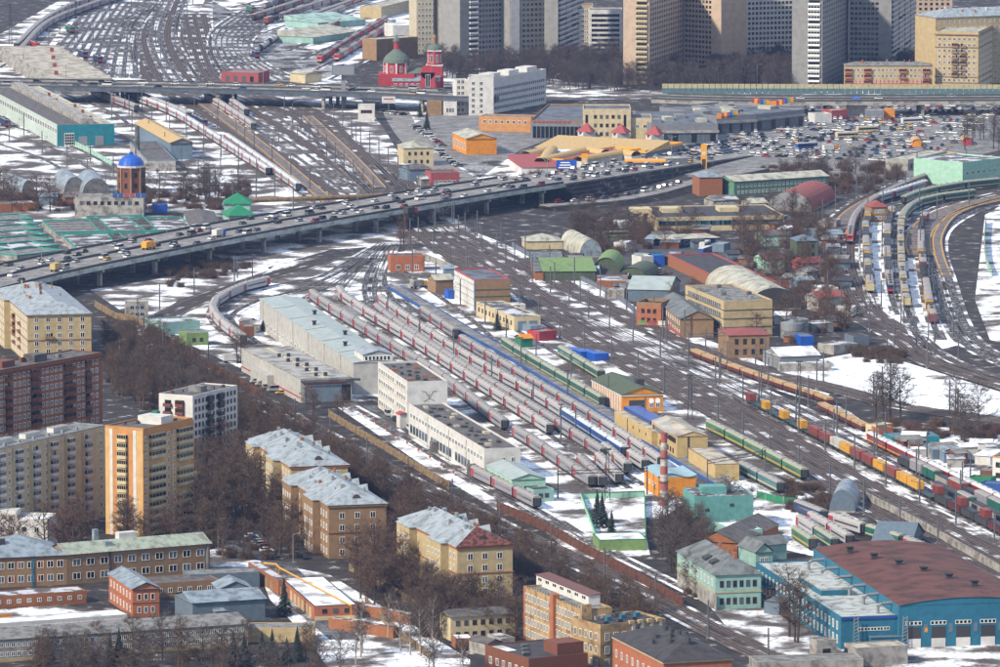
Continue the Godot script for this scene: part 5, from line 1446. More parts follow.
	for s in [[v(12.5,-3282,4.5), v(25.7,-3313,4.5), v(20.9,-3250,4.5), 3.2], [v(19.3,-3250,4.5), v(42.5,-3306,4.5), v(52.1,-3291,4.5), 3.0], [v(38.1,-3256,4.5), v(60.8,-3293,4.5), v(67.1,-3282,4.5), 3.0]]:
		var st := begin()
		for k in 2:
			for i in 8:
				var t0 := PI * i / 8.0
				var t1 := PI * (i + 1) / 8.0
				var d: Vector3 = (s[k + 1] - s[k]).normalized()
				var n := Vector3(-d.z, 0, d.x)
				var p0: Vector3 = n * cos(t0) * s[3] + Vector3(0, sin(t0) * 2.4, 0)
				var p1: Vector3 = n * cos(t1) * s[3] + Vector3(0, sin(t1) * 2.4, 0)
				quad(st, s[k] + p0, s[k + 1] + p0, s[k + 1] + p1, s[k] + p1)
		var vt := thing("vaulted_awning", ["bent tan vaulted awning beside the red market roof", "long tan vaulted awning in the middle of the market", "tan vaulted awning near the yellow filling station fascia"][taken.get("vaulted_awning", 0)], "awning")
		part(vt, "vault", done(st), M.tent_tan)
		var s9 := begin()
		for k in 2:
			bar(s9, s[k] * Vector3(1, 0, 1), s[k + 1] * Vector3(1, 0, 1), 5.4, 0.0, 4.4)
		part(vt, "stalls", done(s9), M.white_wall)
	put("b", "market_court", "flat pale market roof between the vaulted awnings", v(25.1,-3307), v(58.9,-3307), 40.0, 4.0, "white_wall", {"m": "snow_roof", "par": 0.3})
	b = put("b", "yellow_fascia_row", "market row with a bright yellow fascia and dark blue stalls", v(30.9,-3254), v(69.8,-3307), 16.0, 4.6, "slate_wall", {"m": "tent_red", "par": 1.3, "pm": "sign_yellow"})
	b = put("b", "yellow_fascia_row", "end market row with yellow fascia beside the white kiosk", v(71.9,-3303), v(91.8,-3345), 14.0, 4.0, "retail_grey", {"m": "tent_red", "par": 1.2, "pm": "sign_yellow"})
	# filling station
	b = put("b", "filling_station", "yellow canopy of a filling station with a grey shop", v(81.7,-3250), v(91.9,-3254), 14.0, 6.0, "retail_grey", {"m": "light_roof"})
	var cn := thing("fuel_canopy", "long yellow fuel station canopy on thin posts", "canopy", v(70.8,-3250))
	part(cn, "canopy_roof", box_mesh(Vector3(20, 0.8, 10)), M.sign_yellow, Vector3(0, 5.2, 0))
	for s in [-7, 0, 7]:
		part(cn, "post", box_mesh(Vector3(0.6, 5.2, 0.6)), M.steel, Vector3(s, 0, 0))
	put("b", "yellow_wash_box", "yellow-topped car wash box beside the road", v(48.0,-3219), v(57.9,-3219), 10.0, 3.6, "light_roof", {"m": "light_roof", "par": 1.0, "pm": "sign_yellow"})
	for s in [[v(99.8,-3265), 12.0, "tall yellow price pylon beside the car park"], [v(41.1,-3244), 9.5, "short yellow pylon sign with a white emblem"]]:
		var py := thing("pylon_sign", s[2], "sign", s[0])
		part(py, "board", box_mesh(Vector3(2.9, s[1], 1.0)), M.sign_yellow)
		part(py, "emblem", box_mesh(Vector3(1.8, 1.8, 1.1)), M.white_wall, Vector3(0, s[1] * 0.55, 0))
		part(py, "dark_opening", box_mesh(Vector3(1.9, s[1] * 0.35, 1.06)), M.charcoal, Vector3(0, 0.6, 0))
	var bb := thing("blue_road_sign", "blue and white direction board above the ring road", "sign", v(32.1,-3223))
	part(bb, "post", box_mesh(Vector3(0.5, 7.0, 0.5)), M.steel)
	part(bb, "board", box_mesh(Vector3(10, 4.6, 0.3)), M.blue_dome, Vector3(0, 4.0, 0.4))
	for k in 3:
		part(bb, "lettering", box_mesh(Vector3(6.5 - k, 0.5, 0.1)), M.white_frame, Vector3(-0.6, 4.7 + k * 1.2, 0.6))
	# advertising masts by the upper flyover
	var am := thing("advertising_mast", "large three-sided hoarding on a thick steel mast by the flyover", "hoarding", v(-84.0,-3582))
	part(am, "mast", box_mesh(Vector3(2.2, 18.0, 2.2)), M.galvanised)
	for k in 3:
		var hb := part(am, "hoarding", box_mesh(Vector3(12.0, 5.2, 0.5)), M.blue_grey, Vector3(sin(k * TAU / 3) * 3.4, 18.0, cos(k * TAU / 3) * 3.4), k * TAU / 3)
		part(hb, "poster", box_mesh(Vector3(11.2, 4.4, 0.56)), M.galvanised, Vector3(0, 0.4, 0))
	var wb := thing("white_hoarding", "white hoarding with red lettering beside the upper flyover", "hoarding", v(-59.1,-3540))
	part(wb, "board", box_mesh(Vector3(7.2, 3.6, 0.4)), M.white_wall, Vector3(0, 6.5, 0))
	part(wb, "lettering", box_mesh(Vector3(5.0, 0.7, 0.46)), M.tent_red, Vector3(0, 8.4, 0))
	part(wb, "post", box_mesh(Vector3(0.5, 6.5, 0.4)), M.steel)
	# noise barrier along the avenue: panel by panel
	var nb := thing("noise_barrier", "long cream and teal panelled noise barrier along the avenue bridge", "barrier")
	var na := v(86.9,-3580,8)
	var nc := v(289.2,-3575,8)
	for i in 64:
		var p := na.lerp(nc, (i + 0.5) / 64.0)
		part(nb, "lower_panel", box_mesh(Vector3(na.distance_to(nc) / 64.0 - 0.25, 2.9, 0.3)), M.barrier_teal, p)
		part(nb, "upper_panel", box_mesh(Vector3(na.distance_to(nc) / 64.0 - 0.25, 2.4, 0.3)), M.barrier_cream, p + Vector3(0, 2.9, 0))
	make_church()

	# far left: teal shed, pale hall, orange-roofed shed, dome
	b = put("l", "teal_train_shed", "long train shed with a turquoise front, white gate and beige flat roof", v(-223.8,-3374,10.5), v(-276.0,-3585,10.5), 29.0, 10.5, "white_green", {"m": "pale_roof", "par": 0.5, "pm": "white_green"}, {"l": {"cols": 30, "rows": 1, "w": 5.0, "h": 2.6, "y": 6.2, "pale": 0.9}})
	trim(b, "f", "turquoise_front", b.L / 2, b.L + 0.4, 0.0, 11.0, 0.2, "teal")
	trim(b, "f", "white_gate", 6.0, 5.2, 0.2, 6.6, 0.35, "white_wall")
	for k in 4:
		for i in 4:
			trim(b, "f", "gate_pane", 4.2 + k * 1.2, 0.9, 1.0 + i * 1.4, 1.0, 0.45, "glass")
	for u in [13.0, 21.5]:
		trim(b, "f", "grey_gate", u, 4.4, 0.2, 4.8, 0.35, "galvanised")
	on_roof(b, "roof_monitor", 1.6, -b.D / 2, Vector3(6.0, 3.0, b.D - 8.0), "concrete", 0.0)
	on_roof(b, "dark_roof_half", -8.0, -b.D / 2, Vector3(12.0, 0.25, b.D - 2.0), "felt_roof", 0.1)
	for i in 5:
		on_roof(b, "roof_vent", 8.0 + (i % 3) * 2.0, -30.0 - i * 33.0, Vector3(1.4, 1.8, 1.4), "rust_roof")
	b = put("l", "far_flat_hall", "wide beige flat-roofed hall beyond the upper flyover", v(-246.2,-3661,8), v(-289.9,-3875,8), 34.0, 8.0, "concrete", {"m": "pale_roof", "par": 0.5})
	for i in 4:
		on_roof(b, "roof_vent", -10.0 + i * 6.0, -30.0 - i * 50.0, Vector3(2.0, 2.2, 2.0), "rust_roof")
	b = put("l", "orange_roof_shed", "blue-grey shed with an orange-tan gable roof beside the white train", v(-163.3,-3307,8.5), v(-186.6,-3411,8.5), 11.0, 8.5, "blue_grey", {"kind": "gable_z", "m": "tent_tan", "rise": 2.2, "over": 0.8})
	b = put("l", "blue_white_annex", "low blue and white annex with dark roof patches in front of the orange-roofed shed", v(-172.2,-3252,5), v(-185.5,-3342,5), 14.0, 5.0, "concrete", {"m": "felt_roof", "par": 0.8, "pm": "blue_grey"})
	var cs := thing("boiler_stack", "grey steel boiler stack beside the orange-roofed shed", "chimney", v(-179.9,-3307))
	var st2 := begin()
	lathe(st2, [Vector2(1.3, 0), Vector2(1.1, 17.0), Vector2(0.9, 17.0), Vector2(0.9, 14.0)], 12)
	part(cs, "shaft", done(st2), M.dark_concrete)
	part(cs, "base", box_mesh(Vector3(4, 3, 4)), M.concrete)
	var dt := thing("blue_dome_tower", "octagonal red brick water tower with a bright blue dome", "tower", v(-174.4,-3153))
	var st3 := begin()
	lathe(st3, [Vector2(6.4, 0), Vector2(6.4, 12.4)], 8)
	part(dt, "brick_wall", done(st3), M.brick_red)
	st3 = begin()
	lathe(st3, [Vector2(6.7, 12.4), Vector2(6.7, 13.3), Vector2(6.3, 13.3)], 16)
	part(dt, "cornice", done(st3), M.white_wall)
	st3 = begin()
	lathe(st3, [Vector2(6.2, 13.3), Vector2(5.7, 15.2), Vector2(4.4, 16.9), Vector2(2.4, 18.0), Vector2(0.9, 18.4), Vector2(0.9, 19.4), Vector2(0.0, 19.8)], 20)
	part(dt, "dome", done(st3), M.blue_dome)
	for k in 8:
		var a := TAU * (k + 0.5) / 8.0
		var r := 6.4 * cos(PI / 8)
		for y in [2.6, 7.8]:
			part(dt, "window", window_mesh(1.5, 2.6, "dark_frame"), null, Vector3(cos(a) * r, y, -sin(a) * r), a + PI / 2)
		part(dt, "corner_pilaster", box_mesh(Vector3(0.9, 12.4, 0.9)), M.tan, Vector3(cos(TAU * k / 8.0) * 6.35, 0, -sin(TAU * k / 8.0) * 6.35), TAU * k / 8.0)
	# small things around the far yard
	put("b", "red_station_house", "small red brick engine house with grey gate beyond the upper flyover", v(-155.8,-3729), v(-134.7,-3722), 18.0, 6.0, "tent_red", {"m": "grey_roof"}, {"f": {"cols": 4, "rows": 1, "w": 2.2, "h": 3.0, "y": 1.4, "frame": "dark_frame", "pale": 0.8}})
	put("b", "teal_roof_depot", "depot hall with pale turquoise roof in the far yard", v(-111.4,-4096), v(-83.0,-4124), 30.0, 4.0, "mint", {"kind": "shed", "m": "pale_teal", "rise": 3.0})
	put("b", "teal_roof_depot", "low turquoise depot row in front of the pale turquoise roof", v(-111.7,-3990), v(-84.5,-4039), 24.0, 4.0, "mint", {"kind": "shed", "m": "light_roof", "rise": 3.0})
	put("b", "yellow_station", "long low yellow station building on the far edge", v(-74.2,-4176), v(-53.4,-4243), 14.0, 7.0, "yellow_cream", {"m": "light_roof"}, {"f": {"cols": 14, "rows": 2, "w": 1.8, "h": 1.6, "y": 1.2, "fh": 3.0}})
	put("b", "beige_block", "beige church house behind the green dome", v(-71.6,-3874), v(-47.8,-3892), 14.0, 12.0, "tan", {"m": "light_roof"})
	put("b", "white_shed", "white flat shed far behind the church", v(-64.4,-4023), v(-50.7,-4027), 20.0, 8.0, "white_wall", {"m": "snow_roof"})
	b = put("l", "cream_cottage", "cream two-storey house with pale hip roof beside the busy street", v(-47.4,-3276,9), v(-50.6,-3293,9), 15.0, 9.0, "cream", {"kind": "hip", "m": "light_roof", "rise": 3.0}, {"f": {"cols": 4, "rows": 2, "w": 1.2, "h": 1.7, "y": 1.4, "fh": 4.0, "frame": "dark_frame"}})
	put("b", "white_signal_box", "small white control cabin with dark window at the road junction", v(-74.6,-3508), v(-65.9,-3508), 9.0, 8.0, "white_wall", {"m": "light_roof"}, {"f": {"cols": 2, "rows": 1, "w": 3.0, "h": 1.8, "y": 4.2, "frame": "tent_red"}})
	put("b", "beige_hut", "low beige hut beside the far flyover mast", v(-117.6,-3739), v(-108.8,-3729), 12.0, 5.0, "cream", {"kind": "gable_x", "m": "light_roof", "rise": 1.6})
	put("b", "grey_workshop", "low teal-grey workshop near the flyover ramp", v(-43.5,-3203), v(-34.7,-3206), 16.0, 6.0, "blue_grey", {"kind": "gable_x", "m": "felt_roof", "rise": 1.6})
	put("b", "red_awning_shop", "low shop with a red awning near the flyover ramp", v(-32.9,-3182), v(-19.4,-3185), 14.0, 6.0, "tent_red", {"m": "felt_roof", "par": 0.6}, {"f": {"cols": 5, "rows": 1, "w": 1.8, "h": 1.6, "y": 1.2}})
	put("b", "grey_shop", "small grey shop with a white awning below the red one", v(-28.7,-3155), v(-20.2,-3158), 8.0, 3.6, "blue_grey", {"m": "light_roof"})
	# parking kiosks under the avenue bridge
	b = put("b", "white_arch_kiosk", "white kiosk with an arched front and blue barrel roof", v(184.7,-3540), v(194.1,-3540), 14.0, 4.0, "white_wall", {"kind": "vault_z", "m": "blue_dome", "rise": 5.0, "gm": "white_wall"})
	for i in 4:
		put("b", "bus_stop_pavilion", ["pavilion row with white fascia under the avenue bridge", "red and white pavilion beside the arched kiosk", "dark kiosk row behind the parked buses", "orange and yellow kiosk at the bridge piers"][i], [v(165.0,-3497), v(175.0,-3518), v(192.9,-3518), v(203.2,-3523)][i], [v(174.0,-3500), v(183.8,-3523), v(202.4,-3518), v(208.4,-3523)][i], 10.0, 4.2, ["white_wall", "tent_red", "retail_grey", "bright_orange"][i], {"m": "light_roof", "par": 0.6})
	for i in 3:
		b = put("b", "barrel_kiosk", ["orange front kiosk with cream barrel roof in the car park", "red front kiosk with cream barrel roof in the car park", "crimson front kiosk with cream barrel roof beside thin trees"][i], v(208.9,-3372) + Vector3(i * 26.0, 0, -i * 8.0), v(212.9,-3372) + Vector3(i * 26.0, 0, -i * 8.0), 16.0, 2.4, ["bright_orange", "church_red", "car_red"][i], {"kind": "vault_z", "m": "tent_tan", "rise": 1.6, "gm": ["bright_orange", "church_red", "car_red"][i]})
	put("b", "grey_depot_row", "long low grey garage row with doors below the car park", v(199.1,-3254), v(220.9,-3297), 12.0, 5.0, "concrete", {"m": "light_roof"}, {"f": {"cols": 8, "rows": 1, "w": 1.8, "h": 2.4, "y": 0.8, "frame": "dark_frame"}})
	put("b", "tan_roof_store", "low store with a tan roof beside the garage row", v(216.7,-3269), v(232.8,-3297), 16.0, 3.6, "retail_grey", {"kind": "shed", "m": "tent_tan", "rise": 1.4})
	put("b", "mint_freight_house", "large pale mint freight house with plain walls by the curved platform", v(220.8,-3182), v(242.9,-3206), 30.0, 11.0, "pale_mint", {"m": "patchy_roof", "par": 0.6}, {"f": {"cols": 7, "rows": 1, "w": 1.6, "h": 1.6, "y": 5.4}})

func make_church() -> void:
	var c := thing("red_church", "red and white brick church with green dome and tall bell tower", "church", v(-57.3,-3701))
	var st := begin()
	cbx(st, Vector3(0, 4.2, 0), Vector3(20, 8.4, 18))
	part(c, "lower_wall", done(st), M.church_red)
	st = begin()
	lathe(st, [Vector2(7.4, 8.0), Vector2(7.4, 14.2)], 8)
	part(c, "drum", done(st), M.church_red)
	st = begin()
	lathe(st, [Vector2(7.7, 14.2), Vector2(7.2, 16.2), Vector2(5.6, 18.4), Vector2(3.2, 20.2), Vector2(1.6, 21.7)], 20)
	part(c, "dome", done(st), M.church_green)
	st = begin()
	lathe(st, [Vector2(1.6, 21.6), Vector2(1.6, 25.4)], 8)
	part(c, "lantern", done(st), M.church_red)
	st = begin()
	lathe(st, [Vector2(1.9, 25.4), Vector2(2.1, 26.4), Vector2(1.4, 27.5), Vector2(0.3, 28.6), Vector2(0.1, 30.6)], 12)
	part(c, "cupola", done(st), M.church_green)
	for k in 8:
		var a := TAU * (k + 0.5) / 8.0
		part(c, "drum_window", window_mesh(1.4, 3.4, "white_frame"), null, Vector3(cos(a) * 6.85, 9.2, -sin(a) * 6.85), a + PI / 2)
		part(c, "white_pilaster", box_mesh(Vector3(0.9, 6.2, 0.5)), M.white_wall, Vector3(cos(TAU * k / 8.0) * 7.3, 8.0, -sin(TAU * k / 8.0) * 7.3), TAU * k / 8.0 + PI / 2)
	var nv := part(c, "nave", box_mesh(Vector3(22, 8.5, 10)), M.church_red, Vector3(15, 0, 0))
	st = begin()
	for s in [-1, 1]:
		quad(st, Vector3(-11, 8.5, s * 5.4), Vector3(11, 8.5, s * 5.4), Vector3(11, 11.2, 0), Vector3(-11, 11.2, 0))
	part(nv, "nave_roof", done(st), M.church_green)
	for i in 7:
		part(nv, "window", window_mesh(1.3, 3.0, "white_frame"), null, Vector3(-9.0 + i * 3.0, 3.6, 5.0))
	var sd := part(c, "side_aisle", box_mesh(Vector3(26, 5.0, 8)), M.church_red, Vector3(11, 0, 10))
	st = begin()
	quad(st, Vector3(-13.4, 4.9, 4.5), Vector3(13.4, 4.9, 4.5), Vector3(13.4, 7.2, -4.5), Vector3(-13.4, 7.2, -4.5))
	part(sd, "aisle_roof", done(st), M.zinc_roof)
	for i in 8:
		part(sd, "window", window_mesh(1.3, 2.4, "white_frame"), null, Vector3(-11.4 + i * 3.1, 1.4, 4.0))
	var tw := Vector3(21.0, 0, 1.0)
	part(c, "tower_base", box_mesh(Vector3(9, 12.5, 9)), M.church_red, tw)
	for y in [12.5, 20.6]:
		part(c, "tower_cornice", box_mesh(Vector3(9.4 if y < 15 else 8.0, 0.7, 9.4 if y < 15 else 8.0)), M.white_wall, tw + Vector3(0, y, 0))
	st = begin()
	lathe(st, [Vector2(4.1, 13.2), Vector2(4.1, 20.6)], 8, tw)
	part(c, "belfry", done(st), M.church_red)
	for k in 8:
		var a := TAU * (k + 0.5) / 8.0
		part(c, "belfry_arch", window_mesh(1.6, 4.4, "white_frame"), null, tw + Vector3(cos(a) * 3.8, 14.4, -sin(a) * 3.8), a + PI / 2)
	st = begin()
	lathe(st, [Vector2(4.3, 21.3), Vector2(3.9, 22.8), Vector2(2.6, 24.0), Vector2(1.2, 24.6)], 12, tw)
	part(c, "tower_dome", done(st), M.church_green)
	st = begin()
	lathe(st, [Vector2(1.2, 24.5), Vector2(1.0, 27.6), Vector2(1.3, 28.0), Vector2(0.9, 29.0), Vector2(0.1, 30.0), Vector2(0.1, 32.0)], 10, tw)
	part(c, "spire", done(st), M.tan)
	var gt := part(c, "gate_porch", box_mesh(Vector3(8, 10, 4)), M.church_red, Vector3(17.5, 0, 15))
	st = begin()
	lathe(st, [Vector2(3.9, -2.0), Vector2(3.9, 2.0), Vector2(0, 2.0)], 20)
	var ga := part(gt, "round_gable", done(st), M.church_red, Vector3(0, 10, 0))
	ga.rotation.x = PI / 2
	part(gt, "arch_window", window_mesh(2.6, 7.0, "white_frame"), null, Vector3(0, 2.0, 2.0))

# ---------- yards and sheds between the flyover and the lines ----------
func make_middle() -> void:
	var b: Dictionary
	# garage market with turquoise edges: rows of joined boxes
	var rows := []
	for i in 7:
		rows.append([v(-228.3,-3010,2.4).lerp(v(-208.4,-2872,2.4), i / 6.0), v(-211.4,-3017,2.4).lerp(v(-189.0,-2892,2.4), i / 6.0), 21.0])
	for i in rows.size():
		b = put("b", "market_row", ORD[i] + " long grey stall row with turquoise fascia counted from the brown shed row", rows[i][0], rows[i][1], rows[i][2], 2.4, "concrete", {"m": "patchy_roof" if i % 2 else "grey_roof", "par": 0.7, "pm": "green_roof"}, {}, "stall row", "turquoise stall rows")
	var blocks := [[v(-197.4,-2959,3.2), v(-206.7,-3007,3.2), 26.0, 0], [v(-183.3,-2891,3.2), v(-194.5,-2952,3.2), 26.0, 1], [v(-177.8,-2961,3.2), v(-188.1,-3024,3.2), 26.0, 2], [v(-169.2,-2920,3.2), v(-175.1,-2959,3.2), 36.0, 1], [v(-157.8,-2965,3.2), v(-168.6,-3018,3.2), 24.0, 2], [v(-152.3,-2936,3.2), v(-156.3,-2959,3.2), 30.0, 0]]
	for i in blocks.size():
		var s: Array = blocks[i]
		b = put("l", "garage_block", ["grey-roofed garage block with turquoise edges nearest the stall rows", "snow-patched garage block with turquoise edges beside the flyover rail", "snowy garage block with turquoise edges in front of the beige hall", "low grey garage block with turquoise edges right under the flyover", "snow-speckled garage block beside the white gabled store", "pale garage block with turquoise corner near the green roofs"][i], s[0], s[1], s[2], 2.6, "concrete", {"m": ["grey_roof", "patchy_roof", "patchy_roof"][s[3]], "par": 0.8, "pm": "green_roof"}, {}, "garages")
		for k in 5:
			on_roof(b, "roof_strip", 0.0, -b.D * (k + 0.5) / 5.0, Vector3(b.L - 1.2, 0.25, 0.5), "felt_roof", 0.1)
	b = put("b", "beige_hall", "long beige two-storey hall with a blue and red roof sign behind the garages", v(-194.7,-3051), v(-163.3,-3051), 16.0, 8.4, "concrete", {"m": "grey_roof", "par": 0.6}, {"f": {"cols": 9, "rows": 1, "w": 1.7, "h": 1.7, "y": 5.4, "frame": "dark_frame"}})
	for i in 6:
		trim(b, "f", "sign_letter", 18.5 + i * 2.6, 2.2, 9.0, 1.8, 0.3, "tent_red" if i in [2, 3] else "edge_blue")
	for s in [[v(-225.1,-3138), v(-219.5,-3140), "grey quonset hangar with snow on top behind bare trees"], [v(-196.5,-3138), v(-183.6,-3140), "large grey quonset hangar beside the brick water tower"], [v(-206.0,-3152), v(-196.1,-3154), "second grey quonset hangar half behind the large one"]]:
		put("b", "quonset_hangar", s[2], s[0], s[1], 40.0, 0.6, "concrete", {"kind": "vault_z", "m": "zinc_roof", "rise": 8.0 if s[2][0] == "l" else 7.0, "gm": "dark_concrete", "over": 0.1})
	for s in [[v(-126.4,-3051), v(-114.5,-3051), 6.0, "small house with a bright green pyramid roof beyond the flyover"], [v(-123.1,-3022), v(-111.4,-3025), 3.6, "low pavilion with a bright green pyramid roof beside the flyover"]]:
		b = put("b", "green_roof_house", s[3], s[0], s[1], 13.0, s[2], "mint", {"kind": "hip", "m": "bright_green", "rise": 4.4, "over": 1.0}, {"f": {"cols": 3, "rows": 1, "w": 1.2, "h": 1.4, "y": 1.4}}, "house")
	put("l", "white_gable_store", "white store with a dark gable roof near the green-roofed houses", v(-136.7,-2954,4.5), v(-143.9,-3030,4.5), 13.5, 4.5, "white_wall", {"kind": "gable_z", "m": "felt_roof", "rise": 1.6}, {"f": {"cols": 3, "rows": 1, "w": 1.4, "h": 1.4, "y": 1.6, "frame": "dark_frame"}}, "store")
	put("b", "blue_kiosk", "bright blue market kiosk beside the snow heap", v(-158.2,-3064), v(-153.0,-3066), 6.0, 3.6, "blue_dome", {"m": "grey_roof"}, {}, "kiosk")
	put("b", "red_container_hut", "red metal hut behind the garage market", v(-202.3,-3102), v(-198.3,-3102), 5.0, 4.0, "church_red", {"m": "light_roof"}, {}, "hut")
	put("b", "brown_shed_row", "low brown shed row with green boards behind the stall rows", v(-230.5,-3071), v(-214.3,-3075), 12.0, 3.4, "brick_brown", {"m": "patchy_roof", "par": 0.3}, {}, "shed")
	# yard beside the curved train
	put("b", "concrete_cabin", "grey-green two-storey concrete cabin on the snowy bank", v(-150.7,-2678), v(-141.7,-2679), 8.0, 6.4, "concrete", {"m": "light_roof", "par": 0.4}, {"f": {"cols": 3, "rows": 2, "w": 1.4, "h": 1.2, "y": 1.0, "fh": 2.8, "frame": "blue_grey"}}, "cabin")
	put("b", "mint_flat_shed", "low mint shed with dark flat roof inside the curve", v(-133.0,-2624), v(-118.8,-2632), 16.0, 4.6, "mint", {"m": "patchy_roof", "par": 0.4}, {}, "shed")
	put("b", "mossy_transformer", "small mossy yellow-green transformer house inside the curve", v(-122.2,-2592), v(-113.8,-2595), 10.0, 4.6, "light_green", {"m": "grey_roof", "par": 0.4}, {"f": {"cols": 2, "rows": 1, "w": 1.4, "h": 1.6, "y": 1.4, "frame": "dark_frame"}}, "hut")
	# between the yard throat and the main line
	put("b", "orange_brick_cabin", "squat orange brick substation with flat roof and two white doors", v(-46.7,-2836), v(-32.2,-2838), 10.0, 6.4, "salmon", {"m": "felt_roof", "par": 0.5}, {"f": {"cols": 3, "rows": 1, "w": 1.8, "h": 2.0, "y": 1.0, "pale": 0.7}})
	put("b", "beige_gable_hut", "small beige hut with a pale gable roof beside the office", v(-26.7,-2760), v(-19.3,-2763), 9.0, 5.6, "tan", {"kind": "gable_x", "m": "light_roof", "rise": 2.0})
	b = put("l", "blue_white_office", "three-storey white and blue office with an ochre end wall", v(-10.1,-2703,12), v(-18.7,-2741,12), 14.6, 12.0, "white_wall", {"m": "retail_roof", "par": 0.7, "pm": "tent_red"}, {"l": {"cols": 11, "rows": 4, "w": 2.0, "h": 1.5, "y": 0.9, "fh": 2.85}})
	trim(b, "f", "ochre_end", b.L / 2, b.L, 0.0, 12.4, 0.1, "tan")
	for y in [2.6, 5.4, 8.2]:
		trim(b, "f", "plank_band", b.L / 2, b.L + 0.1, y, 0.5, 0.2, "olive_roof")
	trim(b, "l", "blue_edge", b.D - 0.8, 1.4, 0.0, 12.2, 0.15, "edge_blue")
	b = put("l", "cream_garage", "long cream garage with half-snowed roof and blue gates", v(5.6,-2636,5.5), v(-9.6,-2686,5.5), 11.0, 5.5, "cream", {"m": "patchy_roof", "par": 0.4}, {"l": {"cols": 10, "rows": 1, "w": 1.6, "h": 1.8, "y": 2.2, "frame": "dark_frame"}})
	for u in [3.2, 7.8]:
		trim(b, "f", "blue_gate", u, 3.4, 0.1, 4.0, 0.12, "blue_grey")
	put("b", "blue_tank_hut", "small bright blue cabin on the works site", v(-21.4,-2740), v(-19.1,-2741), 4.0, 3.4, "blue_dome", {"m": "light_roof"}, {}, "cabin")
	put("b", "orange_green_hut", "little hut with orange roof and green front among the sidings", v(8.4,-2586), v(12.7,-2588), 6.0, 3.6, "bright_green", {"kind": "gable_x", "m": "bright_orange", "rise": 1.4}, {}, "hut")
	put("b", "red_hut", "red hut with a cluttered flat roof beside the sidings", v(15.4,-2605), v(22.2,-2610), 8.0, 3.4, "church_red", {"m": "grey_roof"}, {}, "hut")
	for i in 3:
		put("b", "blue_tarp_stack", "bright blue covered stack beside the green carriages", v(22.9,-2565) + Vector3(i * 5.2, 0, 6.0 * i), v(25.9,-2558) + Vector3(i * 5.2, 0, 6.0 * i), 6.0, 2.8, "blue_dome", {"m": "blue_dome", "par": 0.1}, {}, "stack", "blue covered stacks")
	# sheds beyond the main line
	put("b", "pale_roof_shed", "cream shed with a pale low roof close to the main line", v(11.6,-2920), v(27.4,-2922), 16.0, 3.6, "cream", {"kind": "hip", "m": "light_roof", "rise": 2.6})
	put("b", "quonset_hangar", "pale grey quonset hangar with a blank round front beside green roofs", v(34.7,-2888), v(44.3,-2890), 40.0, 0.8, "concrete", {"kind": "vault_z", "m": "light_roof", "rise": 7.2, "gm": "zinc_roof", "over": 0.1})
	b = put("r", "teal_gable_shed", "shed with one blue-grey and one lime green roof slope", v(40.3,-2806,5.5), v(36.9,-2855,5.5), 22.0, 4.0, "olive_roof", {"kind": "gable_x", "m": "light_green", "rise": 3.0, "gm": "olive_roof"})
	put("r", "blue_lean_roof", "blue-grey lean-to roof against the lime green shed", v(27.8,-2806,4), v(25.8,-2861,4), 13.0, 4.0, "brick_brown", {"kind": "shed", "m": "house_roof", "rise": 2.0})
	put("b", "green_vault_shed", "green barrel-roofed shed beside the snowy track bank", v(39.9,-2827), v(50.1,-2826), 30.0, 1.4, "bright_green", {"kind": "vault_z", "m": "light_green", "rise": 6.0, "gm": "olive_roof"})
	put("b", "green_vault_shed", "darker green low barrel-roofed shed near the big grey roof", v(49.7,-2803), v(61.0,-2800), 24.0, 1.2, "olive_roof", {"kind": "vault_z", "m": "olive_roof", "rise": 5.0, "gm": "olive_roof"})
	put("b", "snow_roof_shop", "blue shop with a bright snow roof at the track fence", v(30.6,-2813), v(42.3,-2813), 16.0, 4.0, "slate_wall", {"m": "snow_roof", "par": 0.3})
	put("b", "snow_roof_shop", "long shed with a streaky snow roof between green sheds and ruin", v(40.6,-2775), v(53.4,-2775), 20.0, 3.4, "brick_brown", {"m": "patchy_roof", "par": 0.3})
	put("b", "big_grey_shed", "big grey metal shed with a shallow gable roof", v(52.6,-2734), v(69.4,-2731), 30.0, 5.0, "slate_wall", {"kind": "gable_x", "m": "hall_roof", "rise": 4.0})
	b = put("l", "brown_works_house", "two-storey brown works house with grey slate roof and white windows", v(71.2,-2616,7.5), v(63.2,-2678,7.5), 13.0, 7.5, "tan", {"kind": "gable_z", "m": "house_roof", "rise": 3.2}, {"l": {"cols": 11, "rows": 2, "w": 1.5, "h": 1.7, "y": 1.2, "fh": 3.4}})
	trim(b, "l", "magenta_base", b.D / 2, b.D - 2.0, 0.0, 1.6, 0.1, "tent_red")
	b = put("b", "ruined_brick_house", "roofless burnt-out brick house with graffiti by the tracks", v(54.5,-2656), v(64.3,-2653), 14.0, 8.0, "salmon", {"m": "black", "par": 1.4, "pm": "tan"}, {"f": {"cols": 3, "rows": 2, "w": 1.4, "h": 1.8, "y": 1.4, "fh": 3.6, "frame": "dark_frame", "pale": 0.0}})
	for i in 3:
		trim(b, "f", "graffiti", 2.5 + i * 4.0, 3.0, 0.4, 1.8, 0.05, ["light_green", "tent_red", "white_wall"][i])
	b = put("l", "yellow_works_block", "long yellow four-storey works block with dark string courses and grey window bands", v(88.0,-2615,14), v(74.3,-2667,14), 20.0, 14.0, "yellow_cream", {"m": "grey_roof", "par": 0.8})
	for r in 4:
		trim(b, "l", "window_band", b.D / 2, b.D - 8.0, 1.2 + r * 3.4, 1.8, 0.06, "pane_pale")
		for i in 18:
			trim(b, "l", "mullion", 5.0 + i * (b.D - 10.0) / 17.0, 0.8, 1.2 + r * 3.4, 1.8, 0.12, "concrete")
		lintel_band(b, 0.9 + r * 3.4, "felt_roof", 0.3, 0.2)
